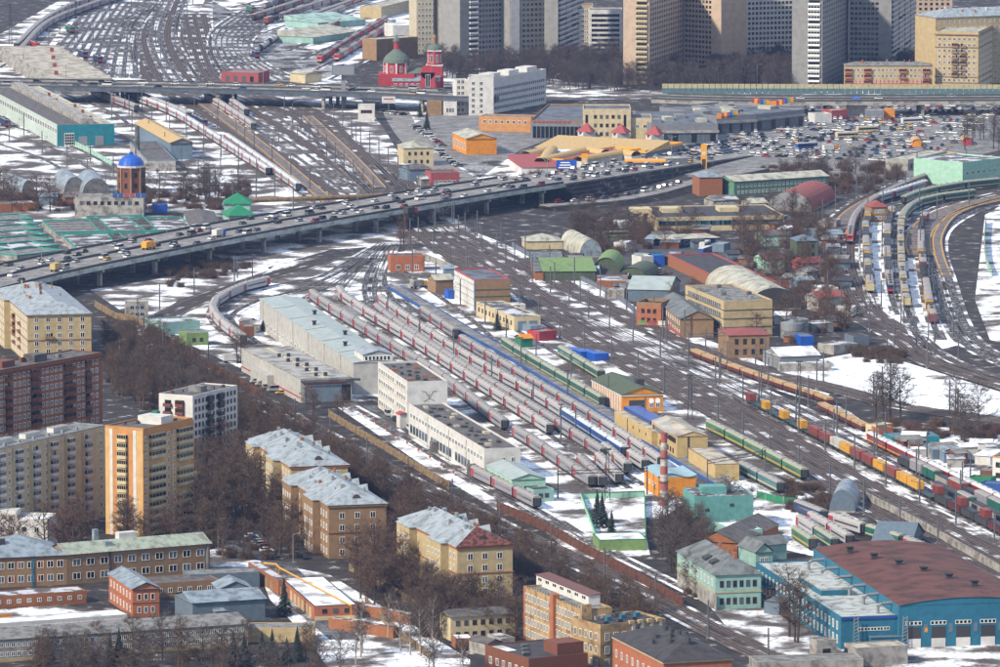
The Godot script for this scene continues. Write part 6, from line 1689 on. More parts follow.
	for i in 6:
		on_roof(b, "roof_box", -6.0 + 2.6 * i, -10.0 - 12.0 * (i % 4), Vector3(1.6, 1.4, 2.4), ["galvanised", "felt_roof"][i % 2])
	b = put("l", "derelict_brick_house", "small derelict tan brick house with rusty roof before the yellow works block", v(87.9,-2554,9), v(84.5,-2574,9), 16.0, 9.0, "tan", {"kind": "hip", "m": "rust_roof", "rise": 1.4}, {"f": {"cols": 4, "rows": 2, "w": 1.4, "h": 2.2, "y": 1.4, "fh": 4.0, "frame": "dark_frame", "pale": 0.0}})
	put("r", "quonset_hangar", "great pale quonset hangar with a dark open end behind the yellow block", v(122.5,-2707,0.8), v(107.5,-2786,0.8), 22.0, 0.8, "concrete", {"kind": "vault_z", "m": "light_roof", "rise": 8.4, "gm": "charcoal", "over": 0.1})
	put("l", "white_metal_shed", "white metal shed with a snow roof beside the siding of sand wagons", v(106.3,-2522,5), v(100.6,-2541,5), 16.0, 5.0, "galvanised", {"kind": "gable_x", "m": "snow_roof", "rise": 2.4})
	put("b", "graffiti_wall_hut", "long low graffiti-covered hut at the snowfield edge", v(106.0,-2515), v(125.7,-2518), 6.0, 3.0, "concrete", {"m": "patchy_roof", "par": 0.2})
	for s in [[v(115.0,-2617), "round white storage tank beside the bare trees"], [v(117.4,-2629), "second round white storage tank"]]:
		var tk := thing("storage_tank", s[1], "tank", s[0])
		var st := begin()
		lathe(st, [Vector2(4.6, 0), Vector2(4.6, 6.0), Vector2(0, 7.0)], 20)
		part(tk, "shell", done(st), M.galvanised)
		st = begin()
		lathe(st, [Vector2(4.7, 2.9), Vector2(4.7, 3.2)], 20)
		part(tk, "hoop", done(st), M.steel)
	put("b", "tan_gable_cottage", "cottage with a pale brown gable and brick walls by the curve", v(129.2,-2697), v(139.9,-2701), 14.0, 6.0, "concrete", {"kind": "gable_x", "m": "rust_roof", "rise": 2.0})
	put("b", "snow_flat_hut", "white hut with a snow-covered flat roof by the curve", v(132.0,-2742), v(139.7,-2744), 12.0, 4.0, "white_wall", {"m": "snow_roof"})
	for i in 4:
		put("b", "scrap_shed", ["blue shed in the scrap yard beside the snowfield", "cluttered scrap shed with snow cap", "dark scrap shed by the bush", "pale truck shed at the snowfield edge"][i], [v(117.3,-2592), v(128.9,-2565), v(137.9,-2592), v(123.5,-2632)][i], [v(122.5,-2593), v(138.6,-2572), v(144.1,-2594), v(132.3,-2635)][i], 10.0, 3.4, ["blue_dome", "concrete", "slate_wall", "galvanised"][i], {"m": ["slate_wall", "patchy_roof", "dark_roof", "snow_roof"][i], "par": 0.3}, {}, "shed")
	# bus depot
	b = put("b", "bus_depot", "long low bus depot with blue-green windows and a dark flat roof", v(70.2,-2989), v(128.0,-2998), 46.0, 6.0, "cream", {"m": "dark_roof", "par": 0.6}, {"f": {"cols": 26, "rows": 1, "w": 3.2, "h": 2.2, "y": 2.6, "frame": "teal", "pale": 0.5}})
	for i in 3:
		on_roof(b, "skylight_box", [-32.0, -18.0, 8.0][i], -26.0, Vector3(9, 2.0, 10), "cream")
	put("b", "blue_bus_station", "low blue pavilion with a wide cream roof in the bus yard", v(72.3,-2928), v(94.9,-2936), 15.0, 3.6, "edge_blue", {"kind": "hip", "m": "light_roof", "rise": 1.0, "over": 2.0}, {"f": {"cols": 6, "rows": 1, "w": 2.0, "h": 1.6, "y": 1.0}})
	b = put("l", "red_canopy_row", "garage row with a long dark red fascia and black roof", v(96.6,-2747,4.5), v(72.1,-2858,4.5), 20.0, 4.5, "brick_brown", {"m": "dark_roof", "par": 0.8, "pm": "tent_red"})
	put("b", "white_garage", "small white garage with blue annex in the bus yard", v(60.5,-2849), v(65.8,-2852), 8.0, 4.6, "white_wall", {"m": "light_roof"}, {}, "garage")
	put("b", "blue_garage", "bright blue metal garage beside the white one", v(66.0,-2859), v(70.8,-2860), 8.0, 4.0, "blue_dome", {"m": "teal"}, {}, "garage")
	put("b", "green_long_house", "long green two-storey house with a cream roof above the rusty hangar", v(110.2,-3138), v(156.0,-3164), 16.0, 7.0, "mint_green", {"kind": "gable_x", "m": "light_roof", "rise": 2.2}, {"f": {"cols": 22, "rows": 2, "w": 1.3, "h": 1.5, "y": 1.0, "fh": 3.0}})
	put("b", "brick_boiler_house", "dark red brick house with a pale blue roof at the parking ramp", v(93.9,-3138), v(104.8,-3140), 16.0, 9.0, "brick_brown", {"kind": "hip", "m": "zinc_roof", "rise": 2.0})
	put("r", "rusty_hangar", "rusty red quonset hangar with a white end wall", v(143.7,-3071,0.8), v(157.3,-3121,0.8), 21.0, 0.8, "concrete", {"kind": "vault_z", "m": "rust_roof", "rise": 8.2, "gm": "galvanised", "over": 0.1})
	put("b", "green_brick_house", "dark green brick house with a blue-grey roof near the red train front", v(128.6,-2882), v(138.0,-2884), 12.0, 8.0, "olive_roof", {"kind": "hip", "m": "slate_wall", "rise": 2.2}, {"f": {"cols": 3, "rows": 2, "w": 1.3, "h": 1.8, "y": 1.2, "fh": 3.6, "frame": "dark_frame"}})
	for i in 5:
		put("b", "yard_house", ["mint cottage with dark roof in the tangled yard", "graffiti-painted mint cottage in the tangled yard", "low grey shed beside the bus depot trees", "low red-roofed shed near the curve", "pale shed behind the bus depot"][i], [v(115.5,-2932), v(112.6,-2844), v(115.3,-3061), v(129.0,-2840), v(98.6,-3083)][i], [v(126.8,-2935), v(121.7,-2847), v(123.1,-3064), v(138.6,-2844), v(110.4,-3087)][i], 12.0, [4.6, 4.6, 5.0, 3.4, 4.0][i], ["pale_mint", "pale_mint", "concrete", "tent_red", "concrete"][i], {"kind": "gable_x", "m": ["felt_roof", "brown_roof", "light_roof", "tent_red", "patchy_roof"][i], "rise": 1.8}, {"f": {"cols": 5, "rows": 1, "w": 1.2, "h": 1.5, "y": 1.4}}, "house")
	put("b", "pink_station_house", "small pinkish station house with a dark red hip roof between sidings", v(168.8,-3027), v(176.3,-3029), 10.0, 7.0, "tan", {"kind": "hip", "m": "rust_roof", "rise": 2.6}, {"f": {"cols": 3, "rows": 2, "w": 1.2, "h": 1.6, "y": 1.2, "fh": 3.0}}, "house")
	# lower right yard beside the crimson train
	put("b", "tan_guard_hut", "tan hut with small windows at the head of the crimson train", v(129.2,-2344), v(132.8,-2340), 8.0, 4.0, "cream", {"m": "light_roof"}, {"f": {"cols": 3, "rows": 1, "w": 1.2, "h": 1.2, "y": 1.4, "frame": "dark_frame"}}, "hut")
	put("b", "brick_guard_hut", "brown brick hut beside the tan one", v(133.3,-2336), v(138.7,-2338), 8.0, 3.6, "salmon", {"m": "dark_roof"}, {}, "hut")
	put("b", "teal_long_shed", "long low blue-green shed beside the bare trees", v(136.6,-2312), v(153.4,-2315), 12.0, 4.0, "teal", {"m": "slate_wall", "par": 0.3}, {}, "shed")
	put("b", "snow_flat_shed", "flat shed with a white snow roof in the scrap yard", v(140.9,-2290), v(152.6,-2289), 16.0, 2.8, "concrete", {"m": "snow_roof"}, {}, "shed")
	put("b", "grey_slope_shed", "flat grey sheet roof shed beside the snow-roofed one", v(149.3,-2287), v(158.0,-2289), 18.0, 3.0, "slate_wall", {"m": "zinc_roof"}, {}, "shed")
	put("b", "white_corner_house", "white house corner with dark windows at the scrap yard", v(166.3,-2238), v(170.3,-2235), 10.0, 8.0, "white_wall", {"m": "light_roof", "pm": "orange"}, {"f": {"cols": 2, "rows": 2, "w": 1.4, "h": 1.8, "y": 1.2, "fh": 3.6, "frame": "dark_frame"}}, "house")
	put("b", "green_box_body", "green metal box body in the scrap yard", v(157.1,-2224), v(164.5,-2221), 6.0, 3.0, "bright_green", {"m": "olive_roof"}, {}, "box")
	put("b", "blue_box_body", "long blue metal box body in the scrap yard", v(160.2,-2211), v(168.3,-2208), 6.0, 3.0, "edge_blue", {"m": "slate_wall"}, {}, "box")
	put("b", "quonset_hangar", "grey quonset hangar with an ochre stripe beside the navy carriage", v(107.8,-2169), v(116.2,-2168), 26.0, 0.6, "concrete", {"kind": "vault_z", "m": "zinc_roof", "rise": 7.0, "gm": "slate_wall", "over": 0.1})
	put("b", "blue_grey_tent", "pointed blue-grey sheet roof behind the brown depot roof", v(118.0,-2096), v(129.8,-2093), 22.0, 2.0, "slate_wall", {"kind": "gable_x", "m": "slate_wall", "rise": 5.0})
	# far platforms
	for s in [["curved_platform", "long curved tan platform with yellow edge beside the suburban train", [v(253.0,-3307), v(224.6,-3254), v(189.3,-3153), v(166.7,-3067), v(155.3,-2988), v(151.7,-2945)], 9.0, 3.2], ["curved_platform", "broad curved tan platform with yellow edges on the outer curve", [v(253.1,-3122), v(231.8,-3088), v(217.8,-3054), v(204.5,-2992), v(198.5,-2930), v(197.4,-2888)], 12.0, 14.5], ["curved_platform", "narrow grey platform with a yellow edge inside the outer curve", [v(245.0,-3140), v(226.3,-3109), v(206.3,-3054), v(193.8,-2973), v(189.0,-2899), v(187.0,-2815)], 5.0, -2.0], ["far_platform", "straight far platform with an orange edge before the flyover", [v(-162.6,-3617), v(-120.2,-3367), v(-79.1,-3101)], 7.0, 0.0], ["far_platform", "second straight far platform with an orange edge", [v(-105.7,-3526), v(-76.9,-3307), v(-60.8,-3167)], 6.0, -4.0]]:
		var pts := smooth(shifted(s[2], s[4]), 12.0)
		var o := thing(s[0], s[1], "platform")
		var st := begin()
		ribbon(st, pts, -s[3] / 2, s[3] / 2, 0.05, 1.2)
		part(o, "platform_slab", done(st), mat("platform_tan", Color(0.50, 0.46, 0.45), "stain", 30.0))
		for e in [-1, 1]:
			st = begin()
			ribbon(st, pts, e * (s[3] / 2 - 0.7) - 0.3, e * (s[3] / 2 - 0.7) + 0.3, 1.2, 1.24)
			part(o, "yellow_edge", done(st), mat("edge_yellow", Color(0.80, 0.62, 0.30), "grime", 10.0))

# ---------- walls and fences ----------
func fence(called: String, label: String, line: Array, h: float, m: String, panel := 6.0, posts := "concrete", cap := "") -> void:
	var pts := smooth(line, panel)
	var o := thing(called, label, "fence")
	for i in pts.size() - 1:
		var a: Vector3 = pts[i]
		var d: Vector3 = pts[i + 1] - a
		var l := d.length()
		part(o, "panel", box_mesh(Vector3(snappedf(l - 0.3, 0.05), h, 0.16)), M[m], a + d / 2, atan2(-d.z, d.x))
		part(o, "post", box_mesh(Vector3(0.28, h + 0.2, 0.3)), M[posts], a, atan2(-d.z, d.x))

func make_walls() -> void:
	mat("rust_wall", Color(0.42, 0.25, 0.17), "stain", 14.0)
	mat("ochre_wall", Color(0.58, 0.48, 0.33), "stain", 14.0)
	fence("rust_fence", "long rust-brown panel fence along the lower double track", [v(-0.9,-2172), v(12.7,-2135), v(24.9,-2091), v(36.6,-2051), v(47.8,-2010), v(55.1,-1982)], 3.2, "rust_wall", 5.0, "rust_wall")
	fence("rust_fence", "rust-brown panel fence between the depot and the wooded slope", [v(-140.1,-2638), v(-122.3,-2569), v(-110.2,-2523), v(-88.4,-2445)], 3.0, "rust_wall", 5.0, "rust_wall")
	fence("ochre_fence", "ochre concrete fence beside the snowy depot track", [v(-61.8,-2394), v(-55.0,-2366), v(-43.4,-2322), v(-31.8,-2277), v(-16.9,-2218)], 2.6, "ochre_wall")
	fence("ochre_fence", "pale ochre concrete fence on the snowy bank under the flyover", [v(-165.5,-2716), v(-153.5,-2672), v(-147.8,-2673), v(-131.4,-2609), v(-140.3,-2641)], 2.6, "ochre_wall")
	fence("concrete_fence", "white slatted concrete fence beside the main line and the depot", [v(120.9,-2196), v(129.7,-2161), v(140.3,-2114), v(154.6,-2045)], 2.8, "concrete", 4.0)
	fence("concrete_fence", "grey concrete fence beside the brick substation", [v(-38.1,-2900), v(-20.5,-2842)], 2.6, "concrete", 4.0)
	fence("green_fence", "low green and cream fence in front of the navy carriage", [v(85.4,-2200), v(94.7,-2185), v(97.8,-2185)], 2.4, "bright_green", 5.0)
	fence("mint_fence", "pale mint wall along the far left tracks", [v(-266.7,-3560), v(-238.6,-3461), v(-215.2,-3377), v(-190.8,-3278)], 2.6, "pale_mint", 8.0)
	fence("mint_fence", "mint wall along the outer curve", [v(220.6,-3023), v(214.3,-2945), v(209.5,-2866), v(208.5,-2820)], 3.0, "pale_mint", 6.0)
	fence("plank_fence", "weathered plank fence beside the garages and birches", [v(-40.5,-1988), v(-30.2,-1935), v(-19.8,-1894)], 2.4, "ochre_wall", 4.0)
	fence("plank_fence", "weathered plank fence behind the birches", [v(-46.6,-2051), v(-36.3,-2021), v(-24.6,-1979)], 2.4, "ochre_wall", 4.0)
	fence("graffiti_fence", "low coloured fence along the snowy bank of the main line", [v(5.3,-2930), v(17.2,-2869), v(28.0,-2827), v(37.0,-2794), v(49.4,-2735), v(55.0,-2689)], 2.2, "slate_wall", 6.0, "tent_red")
	# pale pipeline or noise wall seen beyond the flyover
	var yw := smooth([v(-116.6,-3076,3), v(-79.4,-3087,3), v(-48.0,-3101,3), v(-31.0,-3112,3)], 20.0)
	var pw := thing("yellow_pipeline", "long yellow pipeline running beyond the ring road flyover", "pipe")
	var st := begin()
	for i in yw.size() - 1:
		tube(st, yw[i] + Vector3(0, 1.8, 0), yw[i + 1] + Vector3(0, 1.8, 0), 1.1, 1.1, 8)
	part(pw, "pipe", done(st), M.ochre_wall)
	for i in range(0, yw.size(), 2):
		part(pw, "support", box_mesh(Vector3(0.8, 4.0, 0.8)), M.concrete, yw[i] * Vector3(1, 0, 1))

# ---------- trains ----------
var stock := {}

func arch_roof(st: SurfaceTool, hl: float, w: float, y: float, rise: float, n := 6) -> void:
	for i in n:
		var t0 := PI * i / n
		var t1 := PI * (i + 1) / n
		var a := Vector3(0, y + sin(t0) * rise, cos(t0) * w)
		var b := Vector3(0, y + sin(t1) * rise, cos(t1) * w)
		var X := Vector3(hl, 0, 0)
		quad(st, a - X, a + X, b + X, b - X)
		for s in [-1, 1]:
			tri(st, Vector3(s * hl, y, 0), a + X * s, b + X * s)

# a passenger carriage 23.7 m long lying along x
func carriage(kind: String) -> Node3D:
	if stock.has(kind):
		return stock[kind]
	var look: Dictionary = {
		"grey_red": {"body": "car_grey", "roof": "car_roof", "panel": "car_red", "end": "car_end"},
		"pale_red": {"body": "car_pale", "roof": "car_pale_roof", "panel": "car_red", "end": "car_end"},
		"white": {"body": "car_pale", "roof": "car_white_roof", "panel": "car_red", "end": "car_navy"},
		"blue": {"body": "car_blue", "roof": "car_white_roof", "stripe": "car_pale", "end": "car_end"},
		"green": {"body": "car_green", "roof": "car_cream_roof", "stripe": "car_cream", "end": "car_end"},
		"light_green": {"body": "car_light_green", "roof": "car_cream_roof", "stripe": "car_yellow", "end": "car_end"},
		"teal": {"body": "car_teal", "roof": "car_roof", "stripe": "car_cream", "end": "car_end"},
		"red_gold": {"body": "car_crimson", "roof": "car_white_roof", "stripe": "car_yellow", "end": "car_end"},
		"navy": {"body": "car_navy", "roof": "car_roof", "end": "car_end"},
		"dull_red": {"body": "car_dull_red", "roof": "car_roof", "end": "car_end"},
	}[kind]
	var o := Node3D.new()
	o.name = "carriage"
	var st := begin()
	cbx(st, Vector3(0, 2.3, 0), Vector3(22.8, 2.7, 3.0))
	part(o, "body", done(st), M[look.body])
	st = begin()
	arch_roof(st, 11.45, 1.53, 3.64, 0.75)
	part(o, "roof", done(st), M[look.roof])
	st = begin()
	cbx(st, Vector3(1.5, 2.5, 0), Vector3(17.0, 0.62, 3.05))
	part(o, "window_row", done(st), M.coach_glass)
	if look.has("panel"):
		for s in [-1, 1]:
			st = begin()
			cbx(st, Vector3(-9.6, 2.3, s * 1.53), Vector3(3.4, 2.64, 0.06))
			part(o, "red_panel", done(st), M[look.panel])
	if look.has("stripe"):
		st = begin()
		cbx(st, Vector3(0, 1.55, 0), Vector3(22.84, 0.42, 3.06))
		part(o, "stripe", done(st), M[look.stripe])
	st = begin()
	cbx(st, Vector3(0, 2.25, 0), Vector3(24.3, 2.3, 1.5))
	part(o, "gangway", done(st), M.charcoal)
	for s in [-1, 1]:
		st = begin()
		cbx(st, Vector3(s * 11.43, 2.35, 0), Vector3(0.05, 2.5, 2.9))
		part(o, "end_wall", done(st), M[look.end])
	st = begin()
	cbx(st, Vector3(0, 0.78, 0), Vector3(21.0, 0.45, 2.6))
	part(o, "underframe", done(st), M.black)
	for s in [-1, 1]:
		part(o, "bogie", box_mesh(Vector3(3.6, 0.7, 2.3)), M.black, Vector3(s * 8.3, 0.38, 0))
	for i in 4:
		part(o, "roof_vent", box_mesh(Vector3(0.9, 0.35, 0.7)), M.galvanised, Vector3(-8.4 + i * 5.6, 4.3, 0))
	stock[kind] = o
	return o

func wagon(kind: String) -> Node3D:
	if stock.has(kind):
		return stock[kind]
	var o := Node3D.new()
	o.name = "wagon"
	var st := begin()
	var hl := 6.9
	match kind:
		"flat":
			hl = 9.6
			cbx(st, Vector3(0, 1.2, 0), Vector3(19.0, 0.35, 2.9))
			part(o, "deck", done(st), M.flat_green)
		"slab":
			cbx(st, Vector3(0, 1.4, 0), Vector3(13.6, 1.3, 3.0))
			part(o, "side_boards", done(st), M.car_maroon)
			st = begin()
			cbx(st, Vector3(0, 2.5, 0), Vector3(13.2, 0.95, 2.7))
			part(o, "sand_load", done(st), M.sand)
		"tank", "tank_dark":
			for s in [0, 1]:
				pass
			var s2 := begin()
			lathe(s2, [Vector2(0.0, -5.6), Vector2(1.1, -5.3), Vector2(1.5, -4.8), Vector2(1.5, 4.8), Vector2(1.1, 5.3), Vector2(0.0, 5.6)], 12)
			var tk := part(o, "tank", done(s2), M.black if kind == "tank_dark" else M.car_pale, Vector3(0, 2.75, 0))
			tk.rotation.z = PI / 2
			part(o, "dome", box_mesh(Vector3(1.0, 0.5, 1.0)), M.charcoal, Vector3(0, 4.1, 0))
			cbx(st, Vector3(0, 1.1, 0), Vector3(12.4, 0.3, 1.2))
			part(o, "underframe", done(st), M.black)
		_:
			var c: String = {"box_brown": "car_dull_red", "box_yellow": "car_yellow", "box_cream": "car_cream", "box_green": "car_green", "box_grey": "car_grey", "gondola": "charcoal", "gondola_brown": "car_maroon", "hopper": "car_roof"}.get(kind, "car_grey")
			var tall := 3.0 if kind.begins_with("box") else 2.1
			cbx(st, Vector3(0, 1.1 + tall / 2, 0), Vector3(13.4, tall, 3.0))
			part(o, "body", done(st), M[c])
			if kind.begins_with("box"):
				st = begin()
				arch_roof(st, 6.75, 1.53, 4.08, 0.5)
				part(o, "roof", done(st), M.car_roof)
			else:
				st = begin()
				cbx(st, Vector3(0, 1.1 + tall + 0.06, 0), Vector3(12.8, 0.3, 2.6))
				part(o, "load", done(st), M.coal)
			for i in 6:
				for s in [-1, 1]:
					part(o, "stake", box_mesh(Vector3(0.18, tall, 0.12)), M[c], Vector3(-6.0 + 2.4 * i, 1.1, s * 1.54))
	for s in [-1, 1]:
		part(o, "bogie", box_mesh(Vector3(2.6, 0.8, 2.3)), M.black, Vector3(s * (hl - 2.2), 0.3, 0))
	stock[kind] = o
	return o

func locomotive(kind: String) -> Node3D:
	if stock.has(kind):
		return stock[kind]
	var body: String = {"loco_blue": "car_navy", "loco_yellow": "car_yellow", "loco_red": "car_loco_red", "loco_green": "car_green"}[kind]
	var o := Node3D.new()
	o.name = "locomotive"
	var st := begin()
	# body with sloping cab fronts
	var prof := [Vector2(-8.2, 1.1), Vector2(8.2, 1.1), Vector2(8.3, 2.3), Vector2(7.7, 3.9), Vector2(-7.7, 3.9), Vector2(-8.3, 2.3)]
	for i in 6:
		var a: Vector2 = prof[i]
		var b: Vector2 = prof[(i + 1) % 6]
		quad(st, Vector3(a.x, a.y, 1.5), Vector3(a.x, a.y, -1.5), Vector3(b.x, b.y, -1.5), Vector3(b.x, b.y, 1.5))
	for s in [-1, 1]:
		for i in range(1, 5):
			tri(st, Vector3(prof[0].x, prof[0].y, s * 1.5), Vector3(prof[i].x, prof[i].y, s * 1.5), Vector3(prof[i + 1].x, prof[i + 1].y, s * 1.5))
	part(o, "body", done(st), M[body])
	part(o, "roof", box_mesh(Vector3(14.6, 0.35, 2.4)), M.car_roof, Vector3(0, 3.9, 0))
	for s in [-1, 1]:
		part(o, "windscreen", box_mesh(Vector3(0.12, 0.9, 2.3)), M.car_glass, Vector3(s * 8.06, 2.55, 0))
		part(o, "front_band", box_mesh(Vector3(0.12, 0.7, 2.9)), M.car_loco_red if kind != "loco_red" else M.car_pale, Vector3(s * 8.24, 1.3, 0))
		part(o, "bogie", box_mesh(Vector3(4.4, 0.8, 2.4)), M.black, Vector3(s * 4.6, 0.3, 0))
		part(o, "pantograph", box_mesh(Vector3(2.2, 0.5, 1.4)), M.charcoal, Vector3(s * 4.2, 4.25, 0))
	stock[kind] = o
	return o

func make_stock_materials() -> void:
	for c in [["car_grey", Color(0.60, 0.60, 0.63)], ["car_roof", Color(0.64, 0.62, 0.60)], ["car_pale", Color(0.74, 0.74, 0.76)], ["car_pale_roof", Color(0.72, 0.70, 0.68)], ["car_white_roof", Color(0.86, 0.87, 0.88)],
		["car_red", Color(0.68, 0.27, 0.31)], ["car_end", Color(0.16, 0.22, 0.24)], ["car_navy", Color(0.10, 0.19, 0.36)], ["car_blue", Color(0.13, 0.37, 0.70)], ["car_green", Color(0.13, 0.42, 0.36)], ["car_cream_roof", Color(0.66, 0.66, 0.58)], ["car_cream", Color(0.80, 0.74, 0.56)],
		["car_light_green", Color(0.26, 0.52, 0.36)], ["car_yellow", Color(0.86, 0.64, 0.18)], ["car_teal", Color(0.20, 0.46, 0.50)], ["car_crimson", Color(0.60, 0.09, 0.12)], ["car_dull_red", Color(0.55, 0.25, 0.21)], ["car_maroon", Color(0.36, 0.15, 0.15)],
		["car_loco_red", Color(0.80, 0.15, 0.16)], ["sand", Color(0.78, 0.64, 0.44)], ["coal", Color(0.16, 0.155, 0.16)], ["flat_green", Color(0.12, 0.24, 0.24)], ["box_white", Color(0.80, 0.80, 0.76)]]:
		mat(c[0], c[1], "grime", 16.0, 0.55)
	mat("car_glass", Color(0.09, 0.10, 0.12), "", 1, 0.2)
	mat("coach_glass", Color(0.30, 0.31, 0.34), "", 1, 0.2)

func dist_at(pts: Array, p: Vector3) -> float:
	var best := INF
	var d := 0.0
	var out := 0.0
	for i in pts.size() - 1:
		var q: Vector3 = Geometry3D.get_closest_point_to_segment(p, pts[i], pts[i + 1])
		if q.distance_to(p) < best:
			best = q.distance_to(p)
			out = d + pts[i].distance_to(q)
		d += pts[i].distance_to(pts[i + 1])
	return out

const ORD := ["first", "second", "third", "fourth", "fifth", "sixth", "seventh", "eighth", "ninth", "tenth", "eleventh", "twelfth", "thirteenth", "fourteenth", "fifteenth", "sixteenth", "seventeenth", "eighteenth", "nineteenth", "twentieth"]
const WORD := {"slab": "sand wagon", "tank": "white tank wagon", "tank_dark": "black tank wagon", "hopper": "pale hopper wagon", "box_brown": "red-brown covered wagon", "box_yellow": "yellow covered wagon", "box_cream": "cream covered wagon", "box_green": "green covered wagon", "box_grey": "grey covered wagon", "gondola": "dark open wagon", "gondola_brown": "maroon open wagon", "green": "green carriage", "teal": "teal carriage", "pale_red": "pale carriage", "grey_red": "grey carriage", "dull_red": "dull red carriage"}

# places vehicles one behind the other along a track, from near P on; kinds are used in turn
func train(line: Array, from: Vector3, to: Vector3, kinds: Array, called: String, label: String, group: String, category := "carriage", shift := -1.5) -> void:
	var pts := smooth(shifted(line, shift), 14.0)
	var d := dist_at(pts, from)
	var stop := maxf(dist_at(pts, to), d + 12.0)
	var i := 0
	while d < stop - 6.0:
		var kind: String = kinds[i % kinds.size()]
		i += 1
		var pitch := 24.5
		var proto: Node3D
		if kind.begins_with("loco"):
			proto = locomotive(kind)
			pitch = 17.6
		elif kind in ["flat", "slab", "tank", "tank_dark", "hopper"] or kind.begins_with("box") or kind.begins_with("gondola"):
			proto = wagon(kind)
			pitch = 20.2 if kind == "flat" else 14.7
		elif kind == "gap":
			d += 16.0
			continue
		else:
			proto = carriage(kind)
		var a := along(pts, d + pitch * 0.15)
		var b := along(pts, d + pitch * 0.85)
		var dir: Vector3 = (b[0] - a[0]).normalized()
		var o: Node3D = proto.duplicate()
		var nm: String = called
		var lb := label
		if kind.begins_with("loco"):
			nm = "locomotive"
			lb = {"loco_blue": "dark blue locomotive", "loco_yellow": "yellow shunting locomotive", "loco_red": "red-fronted train unit", "loco_green": "green locomotive"}[kind] + " coupled to the " + group
		elif WORD.has(kind) and kinds.size() > 1:
			lb = WORD[kind] + " in the " + group
		if shift == -1.5 and category == "carriage" and stop - d > 0.0 and dist_at(pts, to) - dist_at(pts, from) > 30.0:
			lb = ORD[i - 1] + " " + lb
			if lb.count(" ") < 13:
				lb += " from the flyover"
		o.name = numbered(nm)
		add_child(o)
		o.position = (a[0] + b[0]) / 2 + Vector3(0, 0.36, 0)
		o.rotation.y = atan2(-dir.z, dir.x)
		tag(o, lb, "locomotive" if kind.begins_with("loco") else category, group)
		d += pitch

